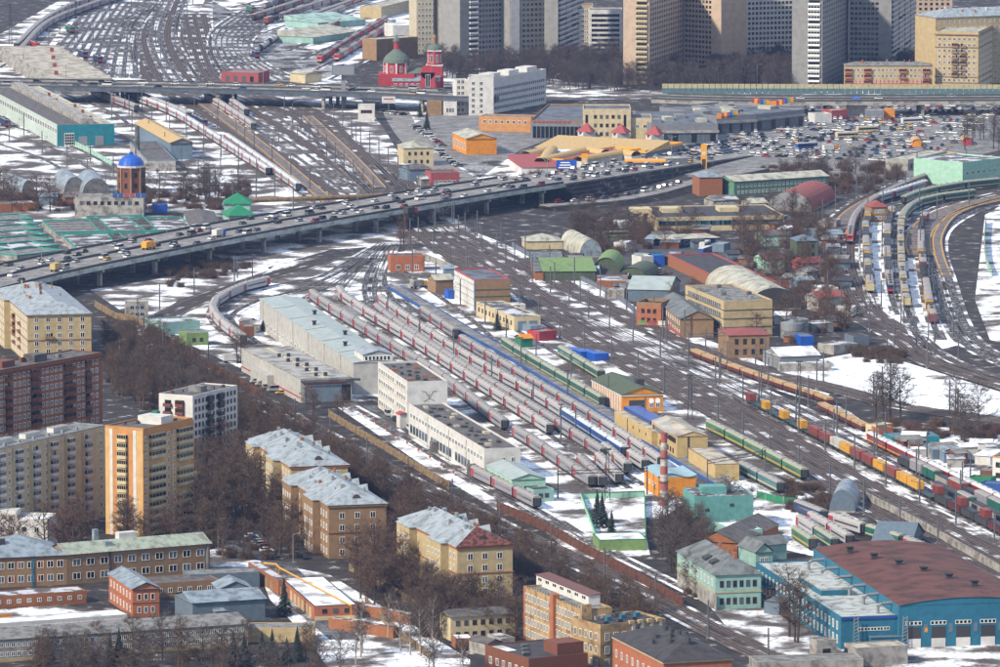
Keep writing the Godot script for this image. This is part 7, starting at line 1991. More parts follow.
func make_trains() -> void:

	var Y := yard_lines()
	train(Y[0], v(-78.7,-2739), v(-2.1,-2368), ["grey_red"], "passenger_carriage", "grey carriage with red end panels on the track beside the carriage hall", "train beside the carriage hall")
	train(Y[0], v(3.9,-2340), v(25.7,-2238), ["grey_red"], "passenger_carriage", "grey carriage with red end panels in the short string beyond the white wing", "short string beyond the white wing")
	train(Y[1], v(-67.9,-2752), v(17.3,-2340), ["pale_red"], "passenger_carriage", "pale grey carriage with red end panels in the longest yard train", "longest train in the yard")
	train(Y[2], v(-51.0,-2692), v(33.1,-2289), ["grey_red"], "passenger_carriage", "grey carriage with red panels between two longer trains in the yard", "train between two longer trains")
	train(Y[3], v(-50.3,-2722), v(21.6,-2388), ["pale_red"], "passenger_carriage", "pale carriage with red panels on the track that ends in blue carriages", "pale train before the blue carriages")
	train(Y[3], v(21.9,-2385), v(42.7,-2284), ["blue"], "passenger_carriage", "bright blue carriage with white roof in the middle of the yard", "blue carriages in the yard")
	train(Y[3], v(43.4,-2282), v(48.0,-2259), ["pale_red"], "passenger_carriage", "single pale grey carriage coupled behind the blue carriages", "carriage behind the blue ones")
	train(Y[4], v(-16.4,-2592), v(32.9,-2370), ["grey_red"], "passenger_carriage", "grey carriage with red panels next to the blue-edged platform", "train next to the platform")
	train(Y[4], v(34.9,-2360), v(54.0,-2263), ["pale_red"], "passenger_carriage", "pale carriage beside the beige boiler house platform", "carriages beside the boiler house")
	train(Y[5], v(-32.7,-2682), v(-20.9,-2622), ["grey_red"], "passenger_carriage", "grey carriage of the short pair with a dark blue end", "short pair near the yard throat")
	train(Y[6], v(0.0,-2583), v(35.7,-2419), ["green"], "passenger_carriage", "dark green carriage with cream roof standing along the platform", "green train along the platform")
	train(Y[7], v(22.0,-2559), v(36.4,-2490), ["green"], "passenger_carriage", "dark green carriage standing behind the yellow workshop", "green carriages behind the yellow workshop")
	train(Y[7], v(72.8,-2355), v(102.1,-2234), ["light_green"], "passenger_carriage", "light green carriage with a yellow line and cream roof", "light green train below the main line")
	train(Y[8], v(80.6,-2254), v(89.1,-2220), ["teal"], "passenger_carriage", "teal carriage with a pale line beside the beige store", "teal carriages")
	train(Y[9], v(-10.8,-2243), v(10.8,-2172), ["grey_red"], "passenger_carriage", "grey carriage with red panels beside the mint green shed", "train beside the mint shed")
	train(Y[11], v(25.3,-2268), v(30.4,-2236), ["grey_red"], "passenger_carriage", "lone grey carriage between the ends of two yard trains", "lone carriages at the yard end")
	train(Y[12], v(32.3,-2275), v(37.8,-2234), ["pale_red"], "passenger_carriage", "lone pale carriage nearest to the lattice mast at the yard end", "lone pale carriage")
	train(Y[13], v(34.7,-2299), v(40.9,-2259), ["pale_red"], "passenger_carriage", "lone pale carriage with a red gangway door beside the blue train", "lone carriage by the blue train")
	train([v(-53.0,-2941), v(-66.7,-2866), v(-77.0,-2815), v(-90.3,-2794), v(-104.1,-2769), v(-112.7,-2735), v(-116.5,-2699), v(-112.7,-2657), v(-103.2,-2607), v(-85.8,-2533)], v(-95.4,-2783), v(-102.8,-2607), ["pale_red"], "passenger_carriage", "pale carriage with red panels in the curved train beside the snowy bank", "curved train beside the snowy bank", "carriage", 0.0)
	# freight on the main line side
	train(Y[14], v(72.8,-2559), v(119.8,-2417), ["slab"], "freight_wagon", "dark red open wagon filled with pale sand on the upper siding", "sand wagons on the upper siding", "wagon")
	train([v(110.1,-2435), v(115.1,-2409), v(127.5,-2355), v(133.5,-2330)], v(115.1,-2409), v(127.5,-2355), ["slab"], "freight_wagon", "dark red open wagon of pale sand on the short spur", "sand wagons on the short spur", "wagon")
	train(Y[15], v(128.3,-2325), v(166.6,-2164), ["red_gold"], "passenger_carriage", "crimson carriage with a golden line and white roof", "crimson express train")
	train(Y[16], v(89.6,-2427), v(142.3,-2191), ["flat"], "flat_wagon", "dark green flat wagon carrying containers beside the main line", "container wagons beside the main line", "wagon")
	train(Y[16], v(143.3,-2187), v(161.9,-2102), ["gondola", "gondola_brown", "gondola"], "freight_wagon", "dark open freight wagon behind the container train", "open wagons behind the container train", "wagon")
	var Y17 := shifted(Y[15], 4.6)
	train(Y17, v(137.1,-2273), v(164.2,-2153), ["gondola", "box_grey", "box_green", "hopper", "box_brown"], "freight_wagon", "mixed freight wagon beside the crimson train", "mixed freight beside the crimson train", "wagon")
	var Y18 := shifted(Y[16], -6.4)
	train(Y18, v(139.6,-2213), v(162.5,-2110), ["hopper", "gondola", "box_green", "hopper"], "freight_wagon", "pale or dark freight wagon between the container and crimson trains", "mixed freight in the middle track", "wagon")
	# containers on the flat wagons
	var cont := [[747, "car_dull_red"], [764, "car_yellow"], [783, "car_yellow"], [802, "car_yellow"], [816, "car_dull_red"], [827, "car_dull_red"], [838, "box_white"], [848, "car_yellow"], [858, "car_dull_red"], [869, "car_dull_red"], [880, "car_yellow"], [891, "car_dull_red"], [902, "car_yellow"], [912, "car_yellow"], [932, "car_dull_red"], [952, "car_dull_red"], [972, "car_dull_red"], [992, "car_dull_red"]]
	var pts := smooth(shifted(Y[16], -1.5), 14.0)
	for c in cont:
		var t: float = (c[0] - 745.0) / (918.0 - 745.0)
		var d := lerpf(dist_at(pts, v(89.6,-2427)), dist_at(pts, v(139.1,-2205)), t)
		var q := along(pts, d)
		container(q[0] + Vector3(0, 1.75 if c[0] < 925 else 3.55, 0), atan2(-q[1].z, q[1].x), c[1], "riding on a flat wagon" if c[0] < 925 else "lying on an open wagon", 6.0 if c[0] < 808 or c[0] > 924 else 12.0)
	# curved suburban train by the far platform
	train([v(261.7,-3357), v(224.5,-3268), v(182.9,-3149), v(160.3,-3050), v(150.8,-2953), v(147.6,-2873)], v(214.5,-3249), v(150.2,-2977), ["dull_red"], "passenger_carriage", "dull red suburban carriage on the curve beside the long platform", "suburban train on the curve", "carriage", -4.5)
	train([v(261.7,-3357), v(224.5,-3268), v(182.9,-3149), v(160.3,-3050), v(150.8,-2953), v(147.6,-2873)], v(150.9,-2973), v(148.6,-2945), ["loco_red"], "locomotive", "x", "suburban train on the curve", "locomotive", -4.5)
	# freight sidings in the curve
	var S := [[v(201.5,-3122), v(181.5,-3101), v(167.4,-3029), v(160.5,-2918), v(153.9,-2766), v(153.0,-2705)], [v(217.1,-3144), v(188.2,-3096), v(177.4,-3029), v(168.6,-2899), v(162.0,-2756), v(161.0,-2689)], [v(225.6,-3131), v(197.5,-3096), v(183.3,-3029), v(173.6,-2880), v(166.2,-2722), v(165.5,-2657)], [v(211.2,-3058), v(193.3,-3029), v(184.6,-2918), v(177.6,-2773), v(173.7,-2673), v(172.8,-2610)]]
	train(S[0], v(166.9,-3037), v(153.9,-2752), ["box_yellow", "hopper", "gondola_brown", "box_cream", "hopper", "gondola_brown", "gondola", "box_yellow", "box_cream", "hopper"], "freight_wagon", "mixed freight wagon in the siding along the curve", "siding along the curve", "wagon", 0.0)
	train(S[1], v(179.7,-3054), v(163.8,-2794), ["box_cream", "gondola", "hopper", "gondola_brown", "hopper", "box_cream"], "freight_wagon", "pale freight wagon in the second siding of the curve", "second siding", "wagon", 0.0)
	train(S[1], v(163.6,-2790), v(161.8,-2752), ["loco_blue"], "locomotive", "x", "second siding", "locomotive", 0.0)
	train(S[2], v(216.5,-3135), v(184.0,-3033), ["green", "green", "teal"], "passenger_carriage", "green carriage at the bend of the third siding", "green carriages in the sidings", "carriage", 0.0)
	train(S[2], v(182.8,-3029), v(166.4,-2712), ["box_cream", "hopper", "box_cream", "hopper", "box_cream", "loco_blue", "box_cream", "hopper", "loco_yellow"], "freight_wagon", "cream freight wagon in the third siding of the curve", "third siding", "wagon", 0.0)
	train(S[3], v(192.8,-3029), v(173.9,-2657), ["box_brown", "tank_dark", "tank_dark", "tank_dark", "gondola_brown", "box_brown", "box_green", "box_yellow", "box_cream", "box_yellow", "gondola", "loco_yellow"], "freight_wagon", "wagon of the tank and van train in the last siding", "tank and van train", "wagon", 0.0)
	train([v(246.5,-3221), v(210.3,-3185), v(188.2,-3135), v(172.0,-3096)], v(202.2,-3171), v(181.6,-3118), ["white"], "passenger_carriage", "white carriage standing beside the curved platform", "white carriages by the curved platform", "carriage", 0.0)
	train([v(243.7,-3185), v(218.3,-3162), v(197.1,-3127), v(185.7,-3092)], v(238.6,-3180), v(192.5,-3114), ["green"], "passenger_carriage", "green carriage on the outer siding towards the mint building", "green carriages towards the mint building", "carriage", 0.0)
	# behind the blue depot
	var DL := [v(92.3,-2183), v(97.2,-2168), v(107.0,-2140), v(117.6,-2116), v(128.3,-2092), v(138.5,-2058), v(151.5,-2004)]
	train(DL, v(97.2,-2168), v(106.5,-2143), ["navy"], "passenger_carriage", "navy blue carriage beside the round-roofed hut", "navy carriage", "carriage", 0.0)
	train(DL, v(107.0,-2140), v(117.1,-2118), ["pale_red"], "passenger_carriage", "pale red-panelled carriage coupled to the navy one", "train behind the blue depot", "carriage", 0.0)
	train(DL, v(117.6,-2116), v(127.8,-2094), ["green"], "passenger_carriage", "green carriage behind the brown depot roof", "green carriage behind the depot", "carriage", 0.0)
	train(DL, v(128.3,-2092), v(138.0,-2060), ["grey_red"], "passenger_carriage", "last grey carriage beside the concrete fence", "grey carriage by the fence", "carriage", 0.0)
	train([v(94.1,-2149), v(97.0,-2134), v(103.2,-2102), v(108.2,-2076)], v(96.8,-2136), v(102.4,-2106), ["pale_red", "green"], "passenger_carriage", "carriage standing behind the depot's pale roof", "carriages behind the pale roof", "carriage", 0.0)
	train([v(97.5,-2153), v(101.7,-2138), v(108.3,-2108), v(113.3,-2082)], v(101.0,-2143), v(110.8,-2096), ["pale_red"], "passenger_carriage", "pale carriage on the middle track behind the depot", "carriages on the middle track", "carriage", 0.0)
	train([v(90.2,-2132), v(95.4,-2106), v(99.3,-2086)], v(94.4,-2112), v(98.6,-2092), ["light_green"], "passenger_carriage", "light green carriage half hidden by the depot roof", "half hidden green carriage", "carriage", 0.0)
	# far yard
	train([v(-295.2,-3866), v(-286.0,-3948), v(-282.4,-4122), v(-270.3,-4263), v(-247.8,-4362)], v(-285.4,-3948), v(-252.9,-4337), ["pale_red"], "passenger_carriage", "pale carriage with red panels on the outermost far curve", "train on the outermost far curve", "carriage", 0.0)
	train([v(-286.5,-3827), v(-281.0,-3927), v(-278.3,-4107), v(-261.8,-4238), v(-235.7,-4379)], v(-280.4,-3927), v(-240.8,-4353), ["grey_red"], "passenger_carriage", "grey carriage on the second far curve", "train on the second far curve", "carriage", 0.0)
	train([v(-201.1,-3629), v(-168.6,-3515), v(-116.0,-3249), v(-83.8,-3101)], v(-200.2,-3611), v(-113.6,-3235), ["white"], "passenger_carriage", "white-roofed carriage of the long train beside the orange-roofed shed", "long white train", "carriage", 0.0)
	train([v(-211.3,-3664), v(-189.1,-3605), v(-153.5,-3471), v(-109.2,-3235), v(-78.1,-3058)], v(-209.0,-3652), v(-164.1,-3509), ["pale_red"], "passenger_carriage", "pale carriage of the train led by a blue engine", "train led by a blue engine", "carriage", 0.0)
	train([v(-211.3,-3664), v(-189.1,-3605), v(-153.5,-3471), v(-109.2,-3235), v(-78.1,-3058)], v(-161.7,-3504), v(-154.5,-3471), ["loco_blue"], "locomotive", "x", "train led by a blue engine", "locomotive", 0.0)
	train([v(-211.3,-3664), v(-189.1,-3605), v(-153.5,-3471), v(-109.2,-3235), v(-78.1,-3058)], v(-140.1,-3398), v(-94.6,-3153), ["white"], "passenger_carriage", "white carriage with a navy end before the ring road flyover", "white train before the flyover", "carriage", 0.0)
	train([v(-227.8,-3664), v(-198.0,-3571), v(-184.4,-3515)], v(-226.1,-3646), v(-196.8,-3560), ["grey_red"], "passenger_carriage", "grey carriage beside the pale shed roof", "train beside the pale shed roof", "carriage", 0.0)
	train([v(-160.4,-3629), v(-146.7,-3560), v(-128.6,-3461), v(-110.7,-3357)], v(-159.6,-3623), v(-130.1,-3471), ["pale_red"], "passenger_carriage", "pale carriage standing at the far platform", "train at the far platform", "carriage", 0.0)
	train([v(-151.1,-3629), v(-138.7,-3560), v(-123.8,-3471)], v(-151.1,-3629), v(-134.6,-3537), ["pale_red"], "passenger_carriage", "pale carriage on the short track beyond the far platform", "short far train", "carriage", 0.0)
	train([v(-104.4,-3853), v(-89.6,-3990), v(-71.8,-4137)], v(-104.4,-3853), v(-71.8,-4137), ["loco_red", "dull_red"], "passenger_carriage", "dull red suburban carriage near the red church", "suburban train near the church", "carriage", 0.0)
	train([v(-94.9,-3866), v(-82.1,-3976), v(-63.1,-4137)], v(-94.9,-3866), v(-64.1,-4122), ["loco_red", "grey_red"], "passenger_carriage", "grey suburban carriage near the red church", "grey train near the church", "carriage", 0.0)
	train([v(-144.5,-3893), v(-136.9,-3976), v(-129.6,-4048)], v(-144.5,-3893), v(-129.6,-4048), ["tank", "tank", "tank_dark"], "tank_wagon", "tank wagon with a rounded barrel in the far yard", "tank wagons in the far yard", "wagon", 0.0)
	train([v(-155.3,-4152), v(-128.0,-4279), v(-110.9,-4362)], v(-155.6,-4160), v(-113.7,-4345), ["dull_red", "grey_red"], "passenger_carriage", "carriage of the back row in the far yard", "back row of the far yard", "carriage", 0.0)
	train([v(-146.8,-4122), v(-126.1,-4215), v(-97.4,-4345)], v(-134.7,-4168), v(-100.3,-4328), ["grey_red"], "passenger_carriage", "grey carriage in the second row of the far yard", "second row of the far yard", "carriage", 0.0)
	train([v(-129.0,-4107), v(-107.2,-4215), v(-78.3,-4362)], v(-123.5,-4129), v(-84.1,-4328), ["dull_red"], "passenger_carriage", "dull red carriage in the third row of the far yard", "third row of the far yard", "carriage", 0.0)
	var far := [["hopper", "box_grey", "gondola_brown"], ["box_brown", "gondola", "hopper", "tank_dark"], ["grey_red"], ["gondola", "box_grey", "box_brown", "tank"], ["hopper", "gondola_brown"]]
	for i in 5:
		var k: float = [0.12, 0.3, 0.46, 0.6, 0.85][i]
		var a: Vector3 = v(-172.1,-4263).lerp(v(-95.5,-3750), k)
		var b: Vector3 = v(-131.4,-4396).lerp(v(-49.0,-4092), k)
		train([a, b], a.lerp(b, [0.3, 0.1, 0.35, 0.2, 0.3][i]), a.lerp(b, [0.8, 0.6, 0.9, 0.75, 0.7][i]), far[i], "freight_wagon", "grey carriage in the inner row of the far yard", ["first", "second", "third", "fourth", "fifth"][i] + " freight row of the far yard", "wagon", 0.0)
	for p in [[v(-261.8,-4070), "loco_green"], [v(-255.1,-3847), "loco_blue"], [v(-243.0,-3893), "loco_blue"], [v(-232.3,-3860), "loco_blue"], [v(-237.7,-3788), "gondola_brown"], [v(-275.2,-3955), "loco_red"], [v(-257.9,-3477), "loco_blue"], [v(-157.2,-4223), "loco_green"], [v(-142.8,-3893), "loco_blue"]]:
		var o: Node3D = (locomotive(p[1]) if p[1].begins_with("loco") else wagon(p[1])).duplicate()
		o.name = numbered("lone_locomotive" if p[1][0] == "l" else "lone_wagon")
		add_child(o)
		o.position = p[0] + Vector3(0, 0.36, 0)
		o.rotation.y = PI / 2 + 0.25
		var lw: String = {"loco_green": "green engine", "loco_blue": "dark blue engine", "loco_red": "red engine", "gondola_brown": "maroon open wagon"}[p[1]]
		tag(o, "lone " + lw + " parked among snowy far yard tracks", "wagon" if p[1][0] == "g" else "locomotive", "lone " + lw + "s in the far yard")

func container(at: Vector3, turn: float, m: String, where: String, l: float) -> void:
	var word: String = {"car_dull_red": "rust red", "car_yellow": "yellow", "box_white": "white"}[m]
	var o := thing("freight_container", ("long " if l > 7 else "short ") + word + " freight container " + where, "container", at, turn, ("long " if l > 7 else "short ") + word + " containers " + where)
	part(o, "body", box_mesh(Vector3(l, 2.7, 2.44)), M[m])
	for s in [-1, 1]:
		for k in 7:
			part(o, "rib", box_mesh(Vector3(0.18, 2.3, 0.06)), M[m], Vector3((k - 3) * l / 7.0, 0.15, s * 1.25))
		part(o, "door", box_mesh(Vector3(0.08, 2.3, 2.1)), M[m], Vector3(s * (l / 2 + 0.03), 0.15, 0))

# ---------- vehicles ----------
func car_mesh(kind: String) -> ArrayMesh:
	if meshes.has(kind):
		return meshes[kind]
	# side outlines: body below, cabin above (x along the car)
	var dims: Array = {"car": [4.4, 1.78, 0.86, 1.45, -1.9, -1.2, 0.5, 1.2], "estate": [4.6, 1.85, 0.95, 1.7, -2.15, -1.85, 0.6, 1.25], "van": [5.4, 2.0, 1.2, 2.3, -2.6, -2.5, 1.3, 1.9]}[kind]
	var hl: float = dims[0] / 2
	var hw: float = dims[1] / 2
	var st := begin()
	var low := [Vector2(-hl, 0.3), Vector2(hl, 0.3), Vector2(hl, 0.62), Vector2(hl - 0.25, dims[2] - 0.08), Vector2(dims[7], dims[2]), Vector2(-hl + 0.1, dims[2]), Vector2(-hl, 0.7)]
	extrude(st, low, hw)
	var roof := [Vector2(dims[5] - 0.05, dims[3] - 0.08), Vector2(dims[6] + 0.05, dims[3] - 0.08), Vector2(dims[6] - 0.1, dims[3]), Vector2(dims[5] + 0.1, dims[3])]
	extrude(st, roof, hw - 0.14)
	var am := done(st)
	var s2 := begin()
	extrude(s2, [Vector2(dims[4], dims[2]), Vector2(dims[7], dims[2]), Vector2(dims[6], dims[3] - 0.08), Vector2(dims[5], dims[3] - 0.08)], hw - 0.1)
	am = done(s2, am)
	var s3 := begin()
	for x in [-hl + 0.85, hl - 0.85]:
		for s in [-1, 1]:
			var c := Vector3(x, 0.32, s * (hw - 0.08))
			tube(s3, c - Vector3(0, 0, 0.11), c + Vector3(0, 0, 0.11), 0.32, 0.32, 8)
	am = done(s3, am)
	meshes[kind] = am
	return am

func extrude(st: SurfaceTool, prof: Array, hw: float) -> void:
	var n := prof.size()
	for i in n:
		var a: Vector2 = prof[i]
		var b: Vector2 = prof[(i + 1) % n]
		quad(st, Vector3(a.x, a.y, hw), Vector3(a.x, a.y, -hw), Vector3(b.x, b.y, -hw), Vector3(b.x, b.y, hw))
	for s in [-1, 1]:
		for i in range(1, n - 1):
			tri(st, Vector3(prof[0].x, prof[0].y, s * hw), Vector3(prof[i].x, prof[i].y, s * hw), Vector3(prof[i + 1].x, prof[i + 1].y, s * hw))

const PAINT := [["white", 0.88, 0.88, 0.87, 27], ["silver", 0.68, 0.69, 0.70, 24], ["black", 0.09, 0.09, 0.10, 14], ["dark blue", 0.12, 0.17, 0.28, 10], ["grey", 0.34, 0.35, 0.37, 14], ["red", 0.55, 0.12, 0.13, 6], ["blue", 0.20, 0.34, 0.54, 3], ["yellow", 0.82, 0.64, 0.18, 2], ["beige", 0.68, 0.62, 0.52, 5]]

func paint_pick() -> Array:
	var t := rng.randi_range(0, 110)
	for p in PAINT:
		t -= p[4]
		if t < 0:
			return p
	return PAINT[0]

func car(at: Vector3, turn: float, where: String) -> void:
	var p := paint_pick()
	var kind: String = ["car", "car", "estate", "car", "van"][rng.randi_range(0, 4)]
	if kind == "van" and not p[0] in ["white", "silver", "grey", "yellow"]:
		kind = "estate"
	var o := MeshInstance3D.new()
	o.name = numbered("parked_car" if where.begins_with("parked") else "car")
	o.mesh = car_mesh(kind)
	o.set_surface_override_material(0, mat("paint_" + p[0], Color(p[1], p[2], p[3]), "", 1, 0.3))
	o.set_surface_override_material(1, M.car_glass)
	o.set_surface_override_material(2, M.black)
	add_child(o)
	o.position = at
	o.rotation.y = turn
	var word: String = {"car": "car", "estate": "estate car", "van": "van"}[kind]
	tag(o, p[0] + " " + word + " " + where, "van" if kind == "van" else "car", p[0] + " " + word + "s " + where)

# cars in lanes along a road
func traffic(pts: Array, lanes: Array, gap0: float, gap1: float, where: String, from := 0.0, to := 1.0) -> void:
	var L := length_of(pts)
	for off in lanes:
		var d: float = L * from + rng.randf_range(0, gap1)
		while d < L * to - 4.0:
			var q := along(pts, d)
			var n := Vector3(-q[1].z, 0, q[1].x)
			var turn := atan2(-q[1].z, q[1].x) + (PI if off > 0 else 0.0)
			car(q[0] + n * (off + rng.randf_range(-0.4, 0.4)) + Vector3(0, 0.06, 0), turn, where)
			d += rng.randf_range(gap0, gap1)

# parked cars in straight rows between two ends
func parked(a: Vector3, b: Vector3, n: int, nose: float, where: String, fill := 0.85) -> void:
	for i in n:
		if rng.randf() < fill:
			var d := b - a
			car(a.lerp(b, (i + 0.5) / n) + Vector3(rng.randf_range(-0.3, 0.3), 0.06, rng.randf_range(-0.4, 0.4)), atan2(-d.z, d.x) + nose + (PI if rng.randf() < 0.3 else 0.0), where)

func bus(at: Vector3, turn: float, m: String, label: String, hgt := 3.0) -> void:
	var o := thing("bus", label, "bus", at, turn)
	part(o, "body", box_mesh(Vector3(11.6, hgt - 0.5, 2.5)), M[m], Vector3(0, 0.5, 0))
	part(o, "window_band", box_mesh(Vector3(11.0, 0.9, 2.56)), M.car_glass, Vector3(0.2, 1.5, 0))
	part(o, "roof", box_mesh(Vector3(11.2, 0.25, 2.3)), M.white_wall, Vector3(0, hgt, 0))
	part(o, "windscreen", box_mesh(Vector3(0.12, 1.3, 2.2)), M.car_glass, Vector3(5.8, 1.2, 0))
	for x in [-3.6, 3.8]:
		for s in [-1.1, 1.1]:
			part(o, "wheel", box_mesh(Vector3(1.0, 0.9, 0.3)), M.black, Vector3(x, 0.02, s))

func truck(at: Vector3, turn: float, cab: String, cargo: String, label: String) -> void:
	var o := thing("truck", label, "truck", at, turn)
	part(o, "cab", box_mesh(Vector3(2.0, 2.3, 2.4)), M[cab], Vector3(3.4, 0.7, 0))
	part(o, "windscreen", box_mesh(Vector3(0.1, 0.9, 2.1)), M.car_glass, Vector3(4.42, 1.8, 0))
	part(o, "cargo_body", box_mesh(Vector3(5.6, 2.5, 2.5)), M[cargo], Vector3(-0.8, 1.0, 0))
	part(o, "chassis", box_mesh(Vector3(7.8, 0.4, 1.4)), M.black, Vector3(0.3, 0.6, 0))
	for x in [-2.4, 3.2]:
		for s in [-1.05, 1.05]:
			part(o, "wheel", box_mesh(Vector3(1.0, 1.0, 0.35)), M.black, Vector3(x, 0.0, s))

func make_vehicles() -> void:
	traffic(ring_road, [-15.0, -11.6, -8.0, -4.4, 4.4, 8.0, 11.6, 15.0], 14.0, 62.0, "driving on the wide ring road flyover", 0.06)
	traffic(smooth([v(13.1,-3123,8.6), v(38.1,-3173,7), v(68.1,-3244,4), v(99.4,-3315,1.2)], 16.0), [-14.0, -9.0, -4.4, 4.4, 9.0, 14.0], 9.0, 26.0, "queueing on the road past the market")
	traffic(smooth([v(120.7,-3355,0.2), v(163.4,-3406,0.2), v(208.0,-3469,0.2)], 16.0), [-9.0, -4.4, 4.4], 9.0, 30.0, "in the street through the car park")
	traffic(upper_road, [-15.5, -11.6, -8.0, 4.4, 8.0, 11.6], 16.0, 60.0, "on the upper flyover", 0.08)
	traffic(smooth([v(25.5,-3086,2.1), v(51.3,-3107,2.1), v(70.6,-3138,2.1), v(90.7,-3183,2.1)], 10.0), [-2.2], 6.5, 11.0, "waiting in line on the slip road")
	traffic(smooth([v(117.1,-3553,8.1), v(265.9,-3550,8.1)], 20.0), [-6.0, 5.0], 40.0, 140.0, "on the avenue bridge")
	for r in 5:
		parked(v(78.4,-3268).lerp(v(86.6,-3357), r / 4.0), v(120.4,-3347).lerp(v(133.2,-3418), r / 4.0), 26, PI / 2 - 0.3, "parked on the market car park", 0.62)
	parked(v(-201.1,-2632), v(-195.0,-2620), 1, 0.0, "parked", 0.0)
	parked(v(-92.7,-2489), v(-79.5,-2450), 5, PI / 2, "parked beside the wash hall", 1.0)
	parked(v(-42.1,-2402), v(-27.1,-2340), 5, 0.0, "parked in front of the white depot office", 0.9)
	parked(v(-80.0,-2119), v(-70.6,-2074), 8, PI / 2, "parked beneath the trees near the yellow houses", 0.9)
	parked(v(-65.0,-2082), v(-60.6,-2072), 3, 0.0, "parked near the street lamp", 1.0)
	parked(v(-63.3,-3555), v(-50.5,-3540), 9, PI / 2, "parked at the junction below the upper flyover", 0.9)
	parked(v(-45.6,-3482), v(-28.2,-3372), 14, PI / 2, "parked in the street past the orange warehouse", 0.9)
	parked(v(-34.9,-3372), v(-19.7,-3269), 14, PI / 2, "parked near the cream cottage", 0.9)
	parked(v(65.7,-2836), v(69.8,-2821), 4, PI / 2, "parked in the bus yard", 1.0)
	# the rest of the great car park reads as one mass
	var mm := MultiMesh.new()
	mm.transform_format = MultiMesh.TRANSFORM_3D
	mm.use_colors = true
	var am: ArrayMesh = car_mesh("car").duplicate()
	var pm := StandardMaterial3D.new()
	pm.vertex_color_use_as_albedo = true
	pm.roughness = 0.3
	am.surface_set_material(0, pm)
	am.surface_set_material(1, M.car_glass)
	am.surface_set_material(2, M.black)
	mm.mesh = am
	var spots := []
	for r in 20:
		var a: Vector3 = v(95.1,-3337).lerp(v(162.3,-3611), r / 19.0)
		var b: Vector3 = v(212.3,-3293).lerp(v(275.5,-3605), r / 19.0)
		var n := int(a.distance_to(b) / 3.4)
		for i in n:
			if rng.randf() < 0.72:
				spots.append([a.lerp(b, (i + 0.5) / n) + Vector3(0, 0.06, rng.randf_range(-1.5, 1.5)), PI / 2 + rng.randf_range(-0.25, 0.25) + (0.0 if r % 3 else 1.2)])
	mm.instance_count = spots.size()
	for i in spots.size():
		mm.set_instance_transform(i, Transform3D(Basis(Vector3.UP, spots[i][1]), spots[i][0]))
		var p := paint_pick()
		mm.set_instance_color(i, Color(p[1], p[2], p[3]).srgb_to_linear())
	var o := MultiMeshInstance3D.new()
	o.name = "distant_parked_cars"
	o.multimesh = mm
	o.set_meta("kind", "stuff")
	tag(o, "mass of parked cars filling the far car park below the avenue bridge", "cars")
	add_child(o)
	bus(v(154.5,-3362), 0.5, "edge_blue", "white and blue coach between rows of parked cars")
	bus(v(177.5,-3418), 0.4, "cream", "cream bus waiting in the middle of the car park")
	bus(v(189.8,-3449), 0.4, "cream", "second cream bus waiting nearer the avenue bridge")
	bus(v(215.8,-3495), 0.35, "white_wall", "white bus beside the bridge piers")
	bus(v(90.0,-2924), 1.3, "white_wall", "white bus parked beside the blue bus station")
	bus(v(89.4,-2902), 1.2, "edge_blue", "blue and white bus parked beside the bus station")
	bus(v(51.5,-2967), 0.3, "light_green", "light green minibus standing on the dark bus yard", 2.6)
	var rr := ring_road
	for s in [[v(-122.2,-2889,9), "blue_dome", "white_wall", "white truck with a blue cab on the ring road"], [v(-150.2,-2842,9), "sign_yellow", "sign_yellow", "yellow truck on the ring road"], [v(-40.2,-2977,9), "car_loco_red", "charcoal", "long dark truck with a red cab on the ring road"], [v(-184.2,-2763,9), "white_wall", "beige", "beige box truck on the ring road"]]:
		var q := along(rr, dist_at(rr, s[0]))
		truck(s[0] + Vector3(0, 0.06, 0), atan2(-q[1].z, q[1].x), s[1], s[2], s[3])
	truck(v(165.6,-3350), 0.4, "bright_orange", "white_wall", "orange and white delivery truck in the car park")
	truck(v(-34.3,-2779), 0.8, "sign_yellow", "concrete", "yellow tanker lorry on the works site")
	truck(v(-102.5,-2542), 0.3, "white_wall", "white_wall", "white lorry under the pipe bridge beside the wash hall")

# ---------- masts, gantries, lamps ----------
func mast_proto() -> Node3D:
	if stock.has("mast"):
		return stock.mast
	var o := Node3D.new()
	o.name = "catenary_mast"
	var st := begin()
	tube(st, Vector3.ZERO, Vector3(0, 11.5, 0), 0.30, 0.24, 6)
	part(o, "pole", done(st), M.mast)
	st = begin()
	tube(st, Vector3(0, 7.6, 0), Vector3(3.0, 8.4, 0), 0.07, 0.07, 4)
	tube(st, Vector3(0, 9.4, 0), Vector3(3.0, 8.4, 0), 0.05, 0.05, 4)
	part(o, "arm", done(st), M.mast)
	part(o, "footing", box_mesh(Vector3(0.8, 0.5, 0.8)), M.concrete)
	stock.mast = o
	return o

func masts(line: Array, offsets: Array, gap: float, label: String, group: String) -> void:
	var pts := smooth(line, 14.0)
	var L := length_of(pts)
	for k in offsets.size():
		var d := gap * (0.3 + 0.37 * k)
		while d < L:
			var q := along(pts, d)
			var n := Vector3(-q[1].z, 0, q[1].x)
			var o: Node3D = mast_proto().duplicate()
			o.name = numbered("catenary_mast")
			add_child(o)
			o.position = q[0] + n * offsets[k]
			o.rotation.y = atan2(-n.z, n.x) + (PI if offsets[k] > 0 else 0.0)
			tag(o, label, "mast", group)
			d += gap

